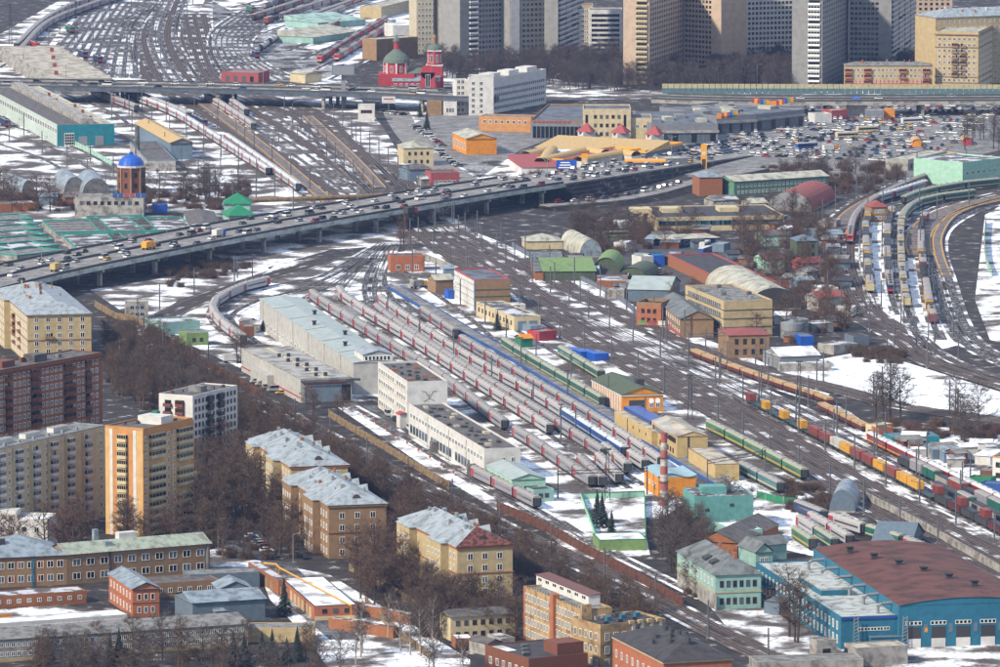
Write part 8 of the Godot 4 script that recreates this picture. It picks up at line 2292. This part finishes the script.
func gantry(a: Vector3, b: Vector3, h: float, label: String, m := "mast") -> void:
	var o := thing("gantry", label, "gantry")
	var st := begin()
	for y in [h, h + 1.1]:
		tube(st, a + Vector3(0, y, 0), b + Vector3(0, y, 0), 0.14, 0.14, 4)
	var n := int(a.distance_to(b) / 2.5)
	for i in n:
		tube(st, a.lerp(b, float(i) / n) + Vector3(0, h if i % 2 else h + 1.1, 0), a.lerp(b, float(i + 1) / n) + Vector3(0, h + 1.1 if i % 2 else h, 0), 0.07, 0.07, 4)
	part(o, "beam", done(st), M[m])
	for p in [a, b]:
		st = begin()
		tube(st, p, p + Vector3(0, h + 1.6, 0), 0.3, 0.22, 6)
		part(o, "pole", done(st), M[m])

func lattice_mast(at: Vector3, h: float, label: String) -> void:
	var o := thing("lattice_mast", label, "mast", at)
	var c := [Vector3(-1, 0, -1), Vector3(1, 0, -1), Vector3(1, 0, 1), Vector3(-1, 0, 1)]
	for i in 4:
		var st := begin()
		tube(st, c[i] * 0.9, c[i] * 0.35 + Vector3(0, h, 0), 0.12, 0.09, 4)
		part(o, "leg", done(st), M.charcoal)
	var s2 := begin()
	var n := int(h / 1.8)
	for k in n:
		var w0 := lerpf(0.9, 0.35, float(k) / n)
		var w1 := lerpf(0.9, 0.35, float(k + 1) / n)
		for i in 4:
			tube(s2, c[i] * w0 + Vector3(0, h * k / n, 0), c[(i + 1) % 4] * w1 + Vector3(0, h * (k + 1) / n, 0), 0.06, 0.06, 4)
	part(o, "bracing", done(s2), M.charcoal)
	part(o, "lamp_platform", box_mesh(Vector3(2.6, 0.3, 2.6)), M.charcoal, Vector3(0, h, 0))

func lamp(at: Vector3, h: float, label: String, group: String) -> void:
	var o := thing("street_lamp", label, "lamp", at, rng.randf_range(-0.3, 0.3), group)
	if not stock.has("lamp%d" % int(h)):
		var st := begin()
		tube(st, Vector3.ZERO, Vector3(0, h, 0), 0.16, 0.1, 5)
		tube(st, Vector3(0, h, 0), Vector3(1.6, h + 0.5, 0), 0.08, 0.06, 4)
		stock["lamp%d" % int(h)] = done(st)
	part(o, "pole", stock["lamp%d" % int(h)], M.galvanised)
	part(o, "lamp_head", box_mesh(Vector3(0.9, 0.2, 0.4)), M.galvanised, Vector3(1.9, h + 0.4, 0))

func make_masts() -> void:
	mat("mast", Color(0.36, 0.37, 0.39), "", 1, 0.8)
	masts([v(-103.5,-3560), v(-78.4,-3372), v(-59.0,-3221), v(-41.8,-3092), v(-24.5,-2965), v(0.0,-2826), v(36.3,-2625), v(63.4,-2507), v(92.8,-2368), v(106.0,-2296), v(127.9,-2189), v(156.1,-2066)], [-9.0, 14.4], 42.0, "grey catenary mast beside the brown main line", "masts of the main line")
	masts([v(-31.8,-3029), v(0.0,-2895), v(33.1,-2749), v(63.1,-2619), v(91.4,-2530), v(122.3,-2468), v(144.7,-2419), v(179.2,-2378)], [-8.0, 4.6], 46.0, "grey catenary mast beside the upper line and snowfield", "masts of the upper line")
	masts([v(224.5,-3268), v(182.9,-3149), v(160.3,-3050), v(150.8,-2953), v(145.2,-2826), v(147.3,-2699), v(160.4,-2613), v(167.8,-2544), v(187.3,-2487)], [-9.0, 10.0], 55.0, "catenary mast along the far curve", "masts of the far curve")
	masts([v(233.0,-3105), v(214.9,-3058), v(200.0,-2992), v(192.8,-2910), v(189.2,-2797), v(185.7,-2666), v(188.4,-2586)], [9.0, 26.0], 60.0, "catenary mast along the outer curve", "masts of the outer curve")
	masts([v(-101.4,-2811), v(-123.5,-2739), v(-136.2,-2679), v(-138.3,-2641), v(-129.7,-2580), v(-113.6,-2515), v(-88.0,-2433), v(-59.9,-2335), v(-33.9,-2245), v(0.0,-2138), v(18.9,-2082), v(42.6,-2011), v(64.5,-1937), v(85.2,-1874)], [6.0], 50.0, "catenary mast beside the lower double track", "masts of the lower double track")
	masts([v(76.2,-2530), v(102.7,-2435), v(128.3,-2325), v(164.1,-2174)], [-6.0, 2.6, 9.0], 50.0, "catenary mast beside the container and crimson trains", "masts of the freight tracks")
	masts([v(-45.0,-2851), v(-12.0,-2666), v(1.9,-2574), v(35.4,-2419), v(52.8,-2335)], [-4.5], 60.0, "catenary mast along the green train", "masts along the green train")
	masts([v(-52.0,-2702), v(-16.7,-2527), v(10.9,-2401), v(33.2,-2296)], [-2.6], 70.0, "mast between the grey trains of the yard", "masts between the yard trains")
	masts([v(-264.8,-3763), v(-261.4,-4062), v(-264.3,-4312)], [-6.0, 18.0], 90.0, "mast in the far yard beyond the upper flyover", "masts of the far yard")
	masts([v(-195.9,-3738), v(-222.5,-4062), v(-226.5,-4328)], [-6.0, 12.0, 30.0], 90.0, "mast beside the sweeping far curve", "masts of the sweeping far curve")
	masts([v(-189.1,-3605), v(-153.5,-3471), v(-109.2,-3235), v(-78.1,-3058)], [-6.0, 14.0, 26.0, 40.0], 62.0, "mast between the trains before the ring road", "masts before the ring road")
	masts([v(-258.6,-3450), v(-227.2,-3367), v(-197.4,-3249), v(-173.4,-3122)], [-6.0, 10.0], 70.0, "mast beside the tracks below the teal shed", "masts below the teal shed")
	for w in [[[v(-78.4,-3372), v(-41.8,-3092), v(0.0,-2826), v(36.3,-2625), v(63.4,-2507), v(92.8,-2368), v(127.9,-2189), v(156.1,-2066)], [-5.4, 0.0, 5.4, 10.6], "overhead wire hung above the brown main line"], [[v(-31.8,-3029), v(0.0,-2895), v(33.1,-2749), v(63.1,-2619), v(91.4,-2530), v(122.3,-2468), v(179.2,-2378)], [-4.6, 0.6], "overhead wire hung above the upper line"]]:
		for off in w[1]:
			var wp := shifted(smooth(w[0], 26.0), off)
			var wst := begin()
			for i in wp.size() - 1:
				tube(wst, wp[i] + Vector3(0, 6.6, 0), wp[i + 1] + Vector3(0, 6.6, 0), 0.05, 0.05, 3)
			tag(part(self, numbered("overhead_wire"), done(wst), M.charcoal), w[2], "wire", w[2])
	gantry(v(-29.2,-2950), v(-11.0,-2953), 7.5, "thin signal gantry beneath the ring road flyover")
	gantry(v(168.4,-2612), v(199.1,-2620), 8.0, "long portal gantry over the tracks of the outer curve")
	gantry(v(179.9,-2770), v(209.2,-2770), 8.0, "slim portal gantry over the outer curve")
	gantry(v(-129.8,-3392), v(-112.5,-3392), 7.0, "portal gantry over the far platforms")
	gantry(v(-103.3,-3399), v(-73.4,-3406), 7.0, "portal gantry over the main line before the flyover")
	gantry(v(19.2,-2200), v(49.0,-2207), 8.0, "dark pipe gantry at the end of the yard tracks", "charcoal")
	gantry(v(69.6,-2224), v(89.9,-2247), 8.0, "portal gantry near the teal carriages")
	gantry(v(-111.4,-2538), v(-98.9,-2540), 6.5, "dark pipe bridge beside the wash hall", "charcoal")
	gantry(v(-111.1,-2815), v(-105.0,-2820), 7.0, "portal over the curved train's track")
	gantry(v(72.7,-2557), v(100.4,-2565), 8.0, "portal gantry over the main line beside the brick houses")
	gantry(v(150.9,-2591), v(167.4,-2561), 8.0, "portal gantry over the far curve at the snowfield")
	lattice_mast(v(35.6,-2195), 17.0, "tall dark lattice floodlight mast at the end of the yard")
	lattice_mast(v(-254.0,-4005), 24.0, "lattice floodlight mast in the far yard")
	lattice_mast(v(-292.0,-3986), 24.0, "lattice floodlight mast beyond the flat hall")
	lattice_mast(v(68.4,-2387), 16.0, "lattice mast beside the main line")
	lattice_mast(v(109.9,-2439), 14.0, "lattice signal mast beside the sand wagons")
	for i in 12:
		var q := along(ring_road, 40.0 + i * 52.0)
		lamp(q[0] + Vector3(-q[1].z, 0, q[1].x) * (0.0), 11.0, "tall lamp post on the ring road's central barrier", "lamps of the ring road")
	for i in 6:
		var q := along(upper_road, 60.0 + i * 55.0)
		lamp(q[0], 11.0, "tall lamp post on the upper flyover", "lamps of the upper flyover")
	for p in [v(-64.6,-2066), v(-89.2,-2095), v(-134.1,-2523), v(-145.4,-2538)]:
		lamp(p, 9.0, "street lamp beside the near apartment houses", "lamps near the apartment houses")
	for p in [v(177.6,-3333), v(215.0,-3540), v(150.8,-3709), v(142.8,-3709), v(193.7,-3372), v(153.2,-3372)]:
		lamp(p, 12.0, "tall lamp post over the market car park", "lamps of the car park")
	# tall pole with signal heads in the yard
	for s in [[v(21.4,-2331), 13.0], [v(64.0,-2612), 13.0], [v(-39.6,-2932), 12.0], [v(24.8,-2436), 11.0], [v(8.0,-2530), 11.0]]:
		var o := thing("floodlight_pole", "plain tall floodlight pole among the yard tracks", "pole", s[0], 0.0, "floodlight poles of the yard")
		var st := begin()
		tube(st, Vector3.ZERO, Vector3(0, s[1], 0), 0.34, 0.26, 6)
		part(o, "pole", done(st), M.mast)
		part(o, "lamp_bar", box_mesh(Vector3(2.0, 0.4, 0.5)), M.charcoal, Vector3(0, s[1], 0))

# ---------- trees ----------
func twig(st: SurfaceTool, a: Vector3, b: Vector3, w: float, r: RandomNumberGenerator) -> void:
	var d := (b - a).normalized()
	var n := d.cross(Vector3(r.randf_range(-1, 1), r.randf_range(-1, 1), r.randf_range(-1, 1))).normalized() * w / 2
	tri(st, a - n, a + n, b)
	var m := d.cross(n.normalized()) * w / 2
	tri(st, a - m, a + m, b)

# a leafless tree of about unit form: trunk mesh and crown mesh, h high, s wide
func tree_pair(seed_: int, h: float, s: float, twigs: int) -> Array:
	var r := RandomNumberGenerator.new()
	r.seed = seed_
	var t := begin()
	var c := begin()
	var lean := Vector3(r.randf_range(-0.05, 0.05), 0, r.randf_range(-0.05, 0.05))
	var top := (Vector3.UP + lean) * h * 0.86
	tube(t, Vector3.ZERO, top * 0.45, h * 0.021, h * 0.014, 6)
	tube(t, top * 0.45, top, h * 0.014, h * 0.003, 5)
	var n := 13
	for i in n:
		var f := 0.22 + 0.72 * i / n
		var a := top * f
		var ang := i * 2.4 + r.randf_range(-0.5, 0.5)
		var reach := s * (1.0 - 0.62 * absf(f - 0.42) / 0.55) * r.randf_range(0.75, 1.1)
		var b := a + Vector3(cos(ang) * reach, h * r.randf_range(0.10, 0.24), sin(ang) * reach)
		tube(t, a, b, h * 0.008 * (1.3 - f), 0.03, 4)
		for k in twigs:
			var g := r.randf_range(0.25, 1.0)
			var p := a.lerp(b, g)
			var q := p + Vector3(r.randf_range(-1, 1), r.randf_range(-0.25, 1.0), r.randf_range(-1, 1)).normalized() * r.randf_range(0.10, 0.20) * h * (1.15 - 0.4 * g)
			twig(c, p, q, 0.11, r)
			for j in 4:
				var e := p.lerp(q, r.randf_range(0.4, 1.0))
				twig(c, e, e + Vector3(r.randf_range(-1, 1), r.randf_range(-0.3, 1.0), r.randf_range(-1, 1)).normalized() * r.randf_range(0.06, 0.12) * h, 0.075, r)
	return [done(t), done(c)]

func bush_mesh(seed_: int) -> ArrayMesh:
	var r := RandomNumberGenerator.new()
	r.seed = seed_
	var c := begin()
	for i in 110:
		var ang := r.randf() * TAU
		var a := Vector3(cos(ang), 0, sin(ang)) * r.randf_range(0.0, 1.4)
		var b := a + Vector3(r.randf_range(-1, 1), r.randf_range(0.8, 2.2), r.randf_range(-1, 1)) * r.randf_range(0.7, 1.5)
		twig(c, a, b, 0.12, r)
		twig(c, a.lerp(b, 0.5), a.lerp(b, 0.5) + Vector3(r.randf_range(-1, 1), r.randf_range(0, 1), r.randf_range(-1, 1)), 0.09, r)
	return done(c)

func fir_mesh(seed_: int, h: float) -> ArrayMesh:
	var r := RandomNumberGenerator.new()
	r.seed = seed_
	var c := begin()
	for k in 16:
		var y := h * (0.08 + 0.9 * k / 16.0)
		var w := (1.0 - k / 16.5) * h * 0.24
		for i in 11:
			var ang := TAU * i / 11.0 + r.randf_range(-0.25, 0.25)
			var d := Vector3(cos(ang), 0, sin(ang))
			var e := Vector3(-d.z, 0, d.x)
			var l := w * r.randf_range(0.75, 1.15)
			tri(c, Vector3(0, y + h * 0.07, 0), d * l - e * l * 0.28 + Vector3(0, y - h * 0.03, 0), d * l + e * l * 0.28 + Vector3(0, y - h * 0.03, 0))
	return done(c)

func point_in(poly: Array, r: RandomNumberGenerator) -> Vector3:
	var p2 := PackedVector2Array()
	var lo := Vector2(INF, INF)
	var hi := -lo
	for p in poly:
		p2.append(Vector2(p.x, p.z))
		lo = lo.min(p2[-1])
		hi = hi.max(p2[-1])
	for i in 60:
		var q := Vector2(r.randf_range(lo.x, hi.x), r.randf_range(lo.y, hi.y))
		if Geometry2D.is_point_in_polygon(q, p2):
			return Vector3(q.x, 0, q.y)
	return poly[0]

func make_trees() -> void:
	var r := RandomNumberGenerator.new()
	r.seed = 77
	var kinds := []
	for i in 6:
		kinds.append(tree_pair(100 + i, [12.0, 13.5, 11.0, 14.5, 12.5, 10.0][i], [4.6, 4.0, 4.4, 4.4, 5.2, 4.0][i], 11))
	var poplar := tree_pair(120, 16.0, 2.6, 9)
	var birch := tree_pair(121, 13.0, 2.8, 8)
	# [outline, how many, label, group, twig colour, size, form]
	var woods := [
		[[v(-105.0,-2282), v(-88.4,-2299), v(-78.9,-2196), v(-63.3,-2096), v(-74.2,-2062), v(-85.5,-2096), v(-96.5,-2102)], 34, "bare brown tree between the orange tower and the yellow houses", "twig_brown", 1.37, 0],
		[[v(-159.3,-2088), v(-127.0,-2102), v(-98.4,-2102), v(-95.9,-2088), v(-125.7,-2080), v(-157.3,-2060)], 22, "bare tree in front of the cream panel block", "twig_red", 1.23, 0],
		[[v(-144.8,-2451), v(-134.1,-2544), v(-95.3,-2385), v(-91.1,-2323), v(-125.6,-2451)], 26, "bare tree on the wooded slope below the depot fence", "twig_grey", 1.10, 0],
		[[v(-93.5,-2385), v(-59.1,-2306), v(-22.9,-2170), v(-25.8,-2132), v(-53.0,-2196), v(-81.9,-2282)], 30, "bare tree on the slope between yellow houses and tracks", "twig_brown", 1.04, 0],
		[[v(-37.0,-2132), v(-29.3,-2112), v(-29.1,-1961), v(-42.1,-1988), v(-49.2,-2034), v(-39.7,-2053)], 22, "bare reddish tree between the yellow houses", "twig_red", 1.23, 0],
		[[v(-26.3,-1975), v(1.5,-1993), v(6.0,-1975), v(5.9,-1947), v(-17.6,-1934), v(-25.0,-1947)], 16, "bare tree in front of the last yellow house", "twig_brown", 1.10, 0],
		[[v(1.6,-2072), v(27.2,-2000), v(40.8,-1927), v(34.7,-1910), v(18.0,-1988), v(0.0,-2043)], 18, "low bare tree beside the lower double track", "twig_grey", 0.78, 0],
		[[v(-143.1,-1890), v(-54.7,-1902), v(-47.5,-1846), v(-138.7,-1830)], 18, "dark bare tree before the long workshop", "twig_grey", 1.10, 0],
		[[v(-51.4,-1940), v(-17.5,-1927), v(-8.5,-1861), v(-47.5,-1846)], 12, "slim pale birch among snowy sheds", "twig_grey", 1.17, 2],
		[[v(49.1,-2096), v(60.7,-2116), v(64.2,-2043), v(52.9,-2034)], 12, "bare tree beside the turquoise block", "twig_grey", 1.23, 0],
		[[v(64.7,-2140), v(81.0,-2145), v(81.0,-2128), v(64.2,-2124)], 5, "bare tree against the turquoise wall", "twig_grey", 1.04, 0],
		[[v(84.0,-1940), v(93.9,-1927), v(94.1,-1907), v(84.1,-1917)], 3, "bare tree beside the depot's pale roof", "twig_brown", 1.69, 0],
		[[v(58.4,-2773), v(79.5,-2641), v(101.5,-2595), v(106.7,-2625), v(78.7,-2756), v(63.3,-2808)], 12, "bare tree around the yellow works block", "twig_red", 1.10, 0],
		[[v(27.5,-3058), v(63.4,-3017), v(52.3,-2899), v(33.1,-2937)], 14, "bare dark tree beside the bus yard", "twig_grey", 0.98, 0],
		[[v(106.5,-3017), v(137.7,-3058), v(136.8,-2918), v(116.6,-2873), v(105.2,-2918)], 18, "bare tree among the tangled yard cottages", "twig_red", 0.91, 0],
		[[v(125.8,-2790), v(141.1,-2679), v(128.9,-2595), v(116.6,-2673)], 10, "bare tree on the scrap yard beside the curve", "twig_red", 0.98, 0],
		[[v(132.6,-2391), v(144.6,-2398), v(144.3,-2370), v(133.7,-2365)], 4, "big spreading bare tree at the snowfield edge", "twig_grey", 1.76, 0],
		[[v(163.9,-2391), v(175.2,-2373), v(165.6,-2263), v(158.7,-2287)], 6, "bare tree between the scrap yard and snowfield", "twig_grey", 1.43, 0],
		[[v(-234.3,-3122), v(-218.5,-3131), v(-202.8,-3071), v(-229.9,-3062)], 6, "bare tree behind the market stall rows", "twig_red", 1.30, 0],
		[[v(-171.1,-3167), v(-128.3,-3167), v(-118.2,-3088), v(-162.7,-3096)], 14, "bare tree around the brick water tower", "twig_grey", 1.30, 0],
		[[v(130.5,-3221), v(196.1,-3268), v(194.8,-3167), v(167.6,-3101), v(137.4,-3158)], 10, "bare tree below the market car park", "twig_grey", 1.17, 0],
		[[v(235.7,-3418), v(262.9,-3439), v(255.9,-3347), v(231.5,-3357)], 12, "slim bare tree beside the crimson kiosk", "twig_grey", 0.98, 1],
		[[v(-106.5,-2574), v(-91.4,-2550), v(-94.4,-2507), v(-107.3,-2544)], 4, "bare tree beside the wash hall", "twig_brown", 0.91, 0],
		[[v(-74.9,-2425), v(-58.0,-2406), v(-53.6,-2373), v(-71.9,-2385)], 5, "low bare tree in front of the wash hall doors", "twig_red", 0.78, 0],
		[[v(-44.0,-2926), v(-40.2,-2910), v(-41.7,-2888)], 2, "bare poplar at the flyover pier", "twig_red", 1.04, 1],
	]
	for w in woods:
		for i in int(w[1]):
			var f: Array = kinds[r.randi_range(0, 5)]
			if w[5] == 1:
				f = poplar
			elif w[5] == 2:
				f = birch
			var z := r.randf_range(0.78, 1.15)
			var k: float = w[4] * z
			var lb: String = ("small " if z < 0.9 else "tall " if z > 1.03 else "mid-sized ") + w[2]
			var o := thing("bare_tree" if w[5] != 2 else "birch_tree", lb, "tree", point_in(w[0], r), r.randf() * TAU, lb)
			o.scale = Vector3(k, k * r.randf_range(0.9, 1.1), k)
			part(o, "trunk", f[0], M.birch if w[5] == 2 else M.trunk)
			part(o, "crown", f[1], M[w[3]])
	for p in [v(-129.5,-1894), v(-131.5,-1885), v(-111.2,-1883), v(-108.7,-1885), v(-76.1,-1885), v(-73.0,-1883), v(-64.3,-1969), v(-68.1,-1889), v(-65.0,-1885), v(-60.9,-1887), v(-58.1,-1894), v(-1.0,-2641), v(31.5,-2146), v(33.0,-2137), v(35.8,-2124), v(-42.4,-3533), v(-38.0,-3463)]:
		var o := thing("fir_tree", "dark green fir tree standing among bare trees", "tree", p, r.randf() * TAU, "dark green fir trees")
		var h := r.randf_range(8.0, 12.0)
		o.scale = Vector3.ONE * h / 10.0
		var st := begin()
		tube(st, Vector3.ZERO, Vector3(0, 9.4, 0), 0.2, 0.05, 5)
		part(o, "trunk", done(st) if not meshes.has("firtrunk") else meshes.firtrunk, M.trunk)
		if not meshes.has("fir"):
			meshes.fir = fir_mesh(9, 10.0)
		part(o, "crown", meshes.fir, M.fir)
	# masses nobody could count
	var masses := [
		["far_wood", "dense dark leafless park in front of the far towers", 0, "twig_far", 0.85, [[[v(-17.1,-3801), v(25.9,-3840), v(69.5,-3866), v(111.6,-3725), v(166.3,-3701), v(159.7,-3676), v(82.5,-3670), v(33.1,-3688), v(-11.2,-3725)], 520], [[v(114.2,-3814), v(166.7,-3840), v(164.1,-3701), v(117.9,-3713)], 260], [[v(193.7,-3738), v(228.4,-3814), v(250.1,-3840), v(242.7,-3725), v(193.4,-3688)], 120], [[v(-46.3,-3866), v(-17.1,-3814), v(-13.4,-3725), v(-39.4,-3763)], 70], [[v(251.2,-3814), v(293.2,-3840), v(286.4,-3750), v(245.5,-3725)], 60]]],
		["slope_wood", "tangle of bare brown saplings covering the railway slopes", 2, "twig_brown", 0.74, [[[v(-154.3,-2595), v(-137.5,-2610), v(-90.6,-2406), v(-33.4,-2213), v(18.6,-2049), v(47.3,-1952), v(40.8,-1927), v(6.1,-2024), v(-39.4,-2174), v(-91.5,-2335), v(-143.2,-2438)], 430], [[v(-104.1,-2263), v(-80.5,-2240), v(-59.5,-2072), v(-93.9,-2072)], 70], [[v(-35.1,-2112), v(6.0,-1979), v(5.8,-1927), v(-23.3,-1927), v(-36.2,-1997)], 80], [[v(50.4,-2153), v(65.3,-2164), v(66.4,-1997), v(57.4,-1997)], 50], [[v(-144.0,-1902), v(-52.0,-1910), v(-47.5,-1846), v(-139.8,-1846)], 30], [[v(105.6,-3058), v(151.5,-3058), v(139.1,-2641), v(113.3,-2595), v(101.5,-2873)], 90], [[v(27.5,-3058), v(90.6,-3017), v(97.7,-2957), v(43.2,-2873)], 50]]],
		["slope_undergrowth", "brown leafless undergrowth on the railway slopes", 1, "twig_brown", 1.3, [[[v(-154.3,-2595), v(-137.5,-2610), v(-90.6,-2406), v(-33.4,-2213), v(18.6,-2049), v(47.3,-1952), v(40.8,-1927), v(6.1,-2024), v(-39.4,-2174), v(-91.5,-2335), v(-143.2,-2438)], 260], [[v(-104.1,-2263), v(-80.5,-2240), v(-59.5,-2072), v(-93.9,-2072)], 70], [[v(-35.1,-2112), v(6.0,-1979), v(5.8,-1927), v(-23.3,-1927), v(-36.2,-1997)], 70], [[v(50.4,-2153), v(65.3,-2164), v(66.4,-1997), v(57.4,-1997)], 60], [[v(-149.2,-2836), v(-115.0,-2888), v(-107.1,-2851), v(-135.2,-2766)], 60], [[v(94.2,-2229), v(110.5,-2218), v(114.9,-2174), v(94.7,-2164)], 50], [[v(134.0,-2580), v(156.9,-2574), v(152.9,-2538), v(134.1,-2544)], 45], [[v(-144.0,-1902), v(-52.0,-1910), v(-47.5,-1846), v(-139.8,-1846)], 40]]],
		["yard_undergrowth", "dull reddish scrub between the sheds of the middle ground", 1, "twig_red", 1.5, [[[v(27.5,-3058), v(90.6,-3017), v(97.7,-2957), v(43.2,-2873)], 110], [[v(105.6,-3058), v(151.5,-3058), v(139.1,-2641), v(113.3,-2595), v(101.5,-2873)], 130], [[v(133.0,-2385), v(177.9,-2360), v(175.1,-2323), v(134.1,-2340)], 55], [[v(127.5,-3268), v(197.0,-3283), v(191.9,-3158), v(141.4,-3140)], 120], [[v(-235.9,-3144), v(-202.1,-3131), v(-119.5,-3185), v(-117.9,-3079), v(-230.5,-3071)], 150], [[v(0.0,-3212), v(19.4,-3231), v(28.4,-3158), v(9.4,-3140)], 60]]],
	]
	mat("twig_far", Color(0.36, 0.32, 0.31), "", 1, 0.95)
	var bush := bush_mesh(5)
	var wt := SurfaceTool.new()
	wt.append_from(kinds[3][0], 0, Transform3D.IDENTITY)
	wt.append_from(kinds[3][1], 0, Transform3D.IDENTITY)
	var whole := wt.commit()
	for m in masses:
		var spots := []
		for a in m[5]:
			for i in int(a[1]):
				spots.append(point_in(a[0], r))
		var mm := MultiMesh.new()
		mm.transform_format = MultiMesh.TRANSFORM_3D
		mm.mesh = bush if m[2] == 1 else whole
		mm.instance_count = spots.size()
		for i in spots.size():
			var k: float = m[4] * r.randf_range(0.6, 1.25)
			mm.set_instance_transform(i, Transform3D(Basis(Vector3.UP, r.randf() * TAU).scaled(Vector3(k, k, k)), spots[i]))
		var o := MultiMeshInstance3D.new()
		o.name = m[0]
		o.multimesh = mm
		o.material_override = M[m[3]]
		o.set_meta("kind", "stuff")
		tag(o, m[1], "undergrowth" if m[2] == 1 else "wood")
		add_child(o)

func make_small_things() -> void:
	# steam from the boiler house, and thin smoke from a carriage stove
	for q in [[v(56.6,-2289,11), Vector3(7, 6, 16), 0.035, "white steam drifting over the beige boiler house roof"], [v(-59.1,-2654,6), Vector3(9, 5, 30), 0.02, "thin smoke hanging over the train beside the carriage hall"]]:
		var fv := FogVolume.new()
		fv.name = numbered("steam_cloud")
		fv.shape = RenderingServer.FOG_VOLUME_SHAPE_ELLIPSOID
		fv.size = q[1]
		var fm := FogMaterial.new()
		fm.albedo = Color(0.95, 0.96, 0.98)
		fm.density = q[2]
		fv.material = fm
		add_child(fv)
		fv.position = q[0]
		fv.set_meta("kind", "stuff")
		tag(fv, q[3], "steam")
	# red and white marker posts along the depot track
	for i in 9:
		var p: Vector3 = v(-49.2,-2391).lerp(v(-15.8,-2250), i / 8.0)
		var o := thing("marker_post", "short red and white post beside the depot entry track", "post", p, 0.0, "marker posts of the depot track")
		part(o, "red_cap", box_mesh(Vector3(0.7, 0.8, 0.7)), M.car_red, Vector3(0, 0.9, 0))
		part(o, "base", box_mesh(Vector3(0.7, 0.9, 0.7)), M.white_wall)
	# little sheds and huts that fill the yards between the lines
	var rs := RandomNumberGenerator.new()
	rs.seed = 5
	var looks := [["concrete", "patchy_roof", "grey-walled hut with patchy snow roof"], ["slate_wall", "dark_roof", "slate-blue hut with black roof"], ["brick_brown", "felt_roof", "brown hut with grey felt roof"], ["white_wall", "snow_roof", "white hut with snow roof"], ["blue_grey", "zinc_roof", "blue-grey hut with zinc roof"], ["brick_red", "grey_roof", "brick hut with grey roof"]]
	for z in [[[v(27.3,-3029), v(89.8,-2988), v(101.5,-2873), v(59.8,-2844)], 16, "near the bus yard"], [[v(107.2,-3037), v(150.1,-3029), v(137.1,-2641), v(112.6,-2580), v(98.8,-2739)], 34, "in the tangled yards beside the far curve"], [[v(133.1,-2323), v(173.9,-2306), v(167.4,-2218), v(147.4,-2273)], 22, "in the scrap yard beside the crimson train"], [[v(2.2,-2988), v(26.3,-2918), v(57.7,-2739), v(41.2,-2739)], 10, "behind the fence of the upper line"], [[v(-34.5,-2873), v(8.1,-2679), v(23.4,-2595), v(0.0,-2641)], 10, "on the works site beside the platform"], [[v(-103.3,-2641), v(-92.9,-2595), v(-106.3,-2616)], 3, "inside the curve"], [[v(-51.5,-3268), v(-28.9,-3212), v(-38.0,-3167)], 6, "near the flyover ramp"], [[v(-234.3,-3122), v(-205.1,-3105), v(-168.7,-3122), v(-203.9,-3088)], 8, "behind the stall rows"], [[v(65.0,-2153), v(83.3,-2122), v(87.7,-2072), v(69.9,-2102)], 6, "behind the turquoise house"]]:
		for i in int(z[1]):
			var k: Array = looks[rs.randi_range(0, 5)]
			var p := point_in(z[0], rs)
			var w := rs.randf_range(3.5, 9.0)
			put("b", "small_hut", k[2] + " " + z[2], p, p + Vector3(w, 0, rs.randf_range(-3, 3)), rs.randf_range(4.0, 10.0), rs.randf_range(2.4, 4.0), k[0], {"kind": ["flat", "gable_x", "shed"][rs.randi_range(0, 2)], "m": k[1], "rise": 1.2, "par": 0.25}, {}, "hut", k[2] + "s " + z[2])
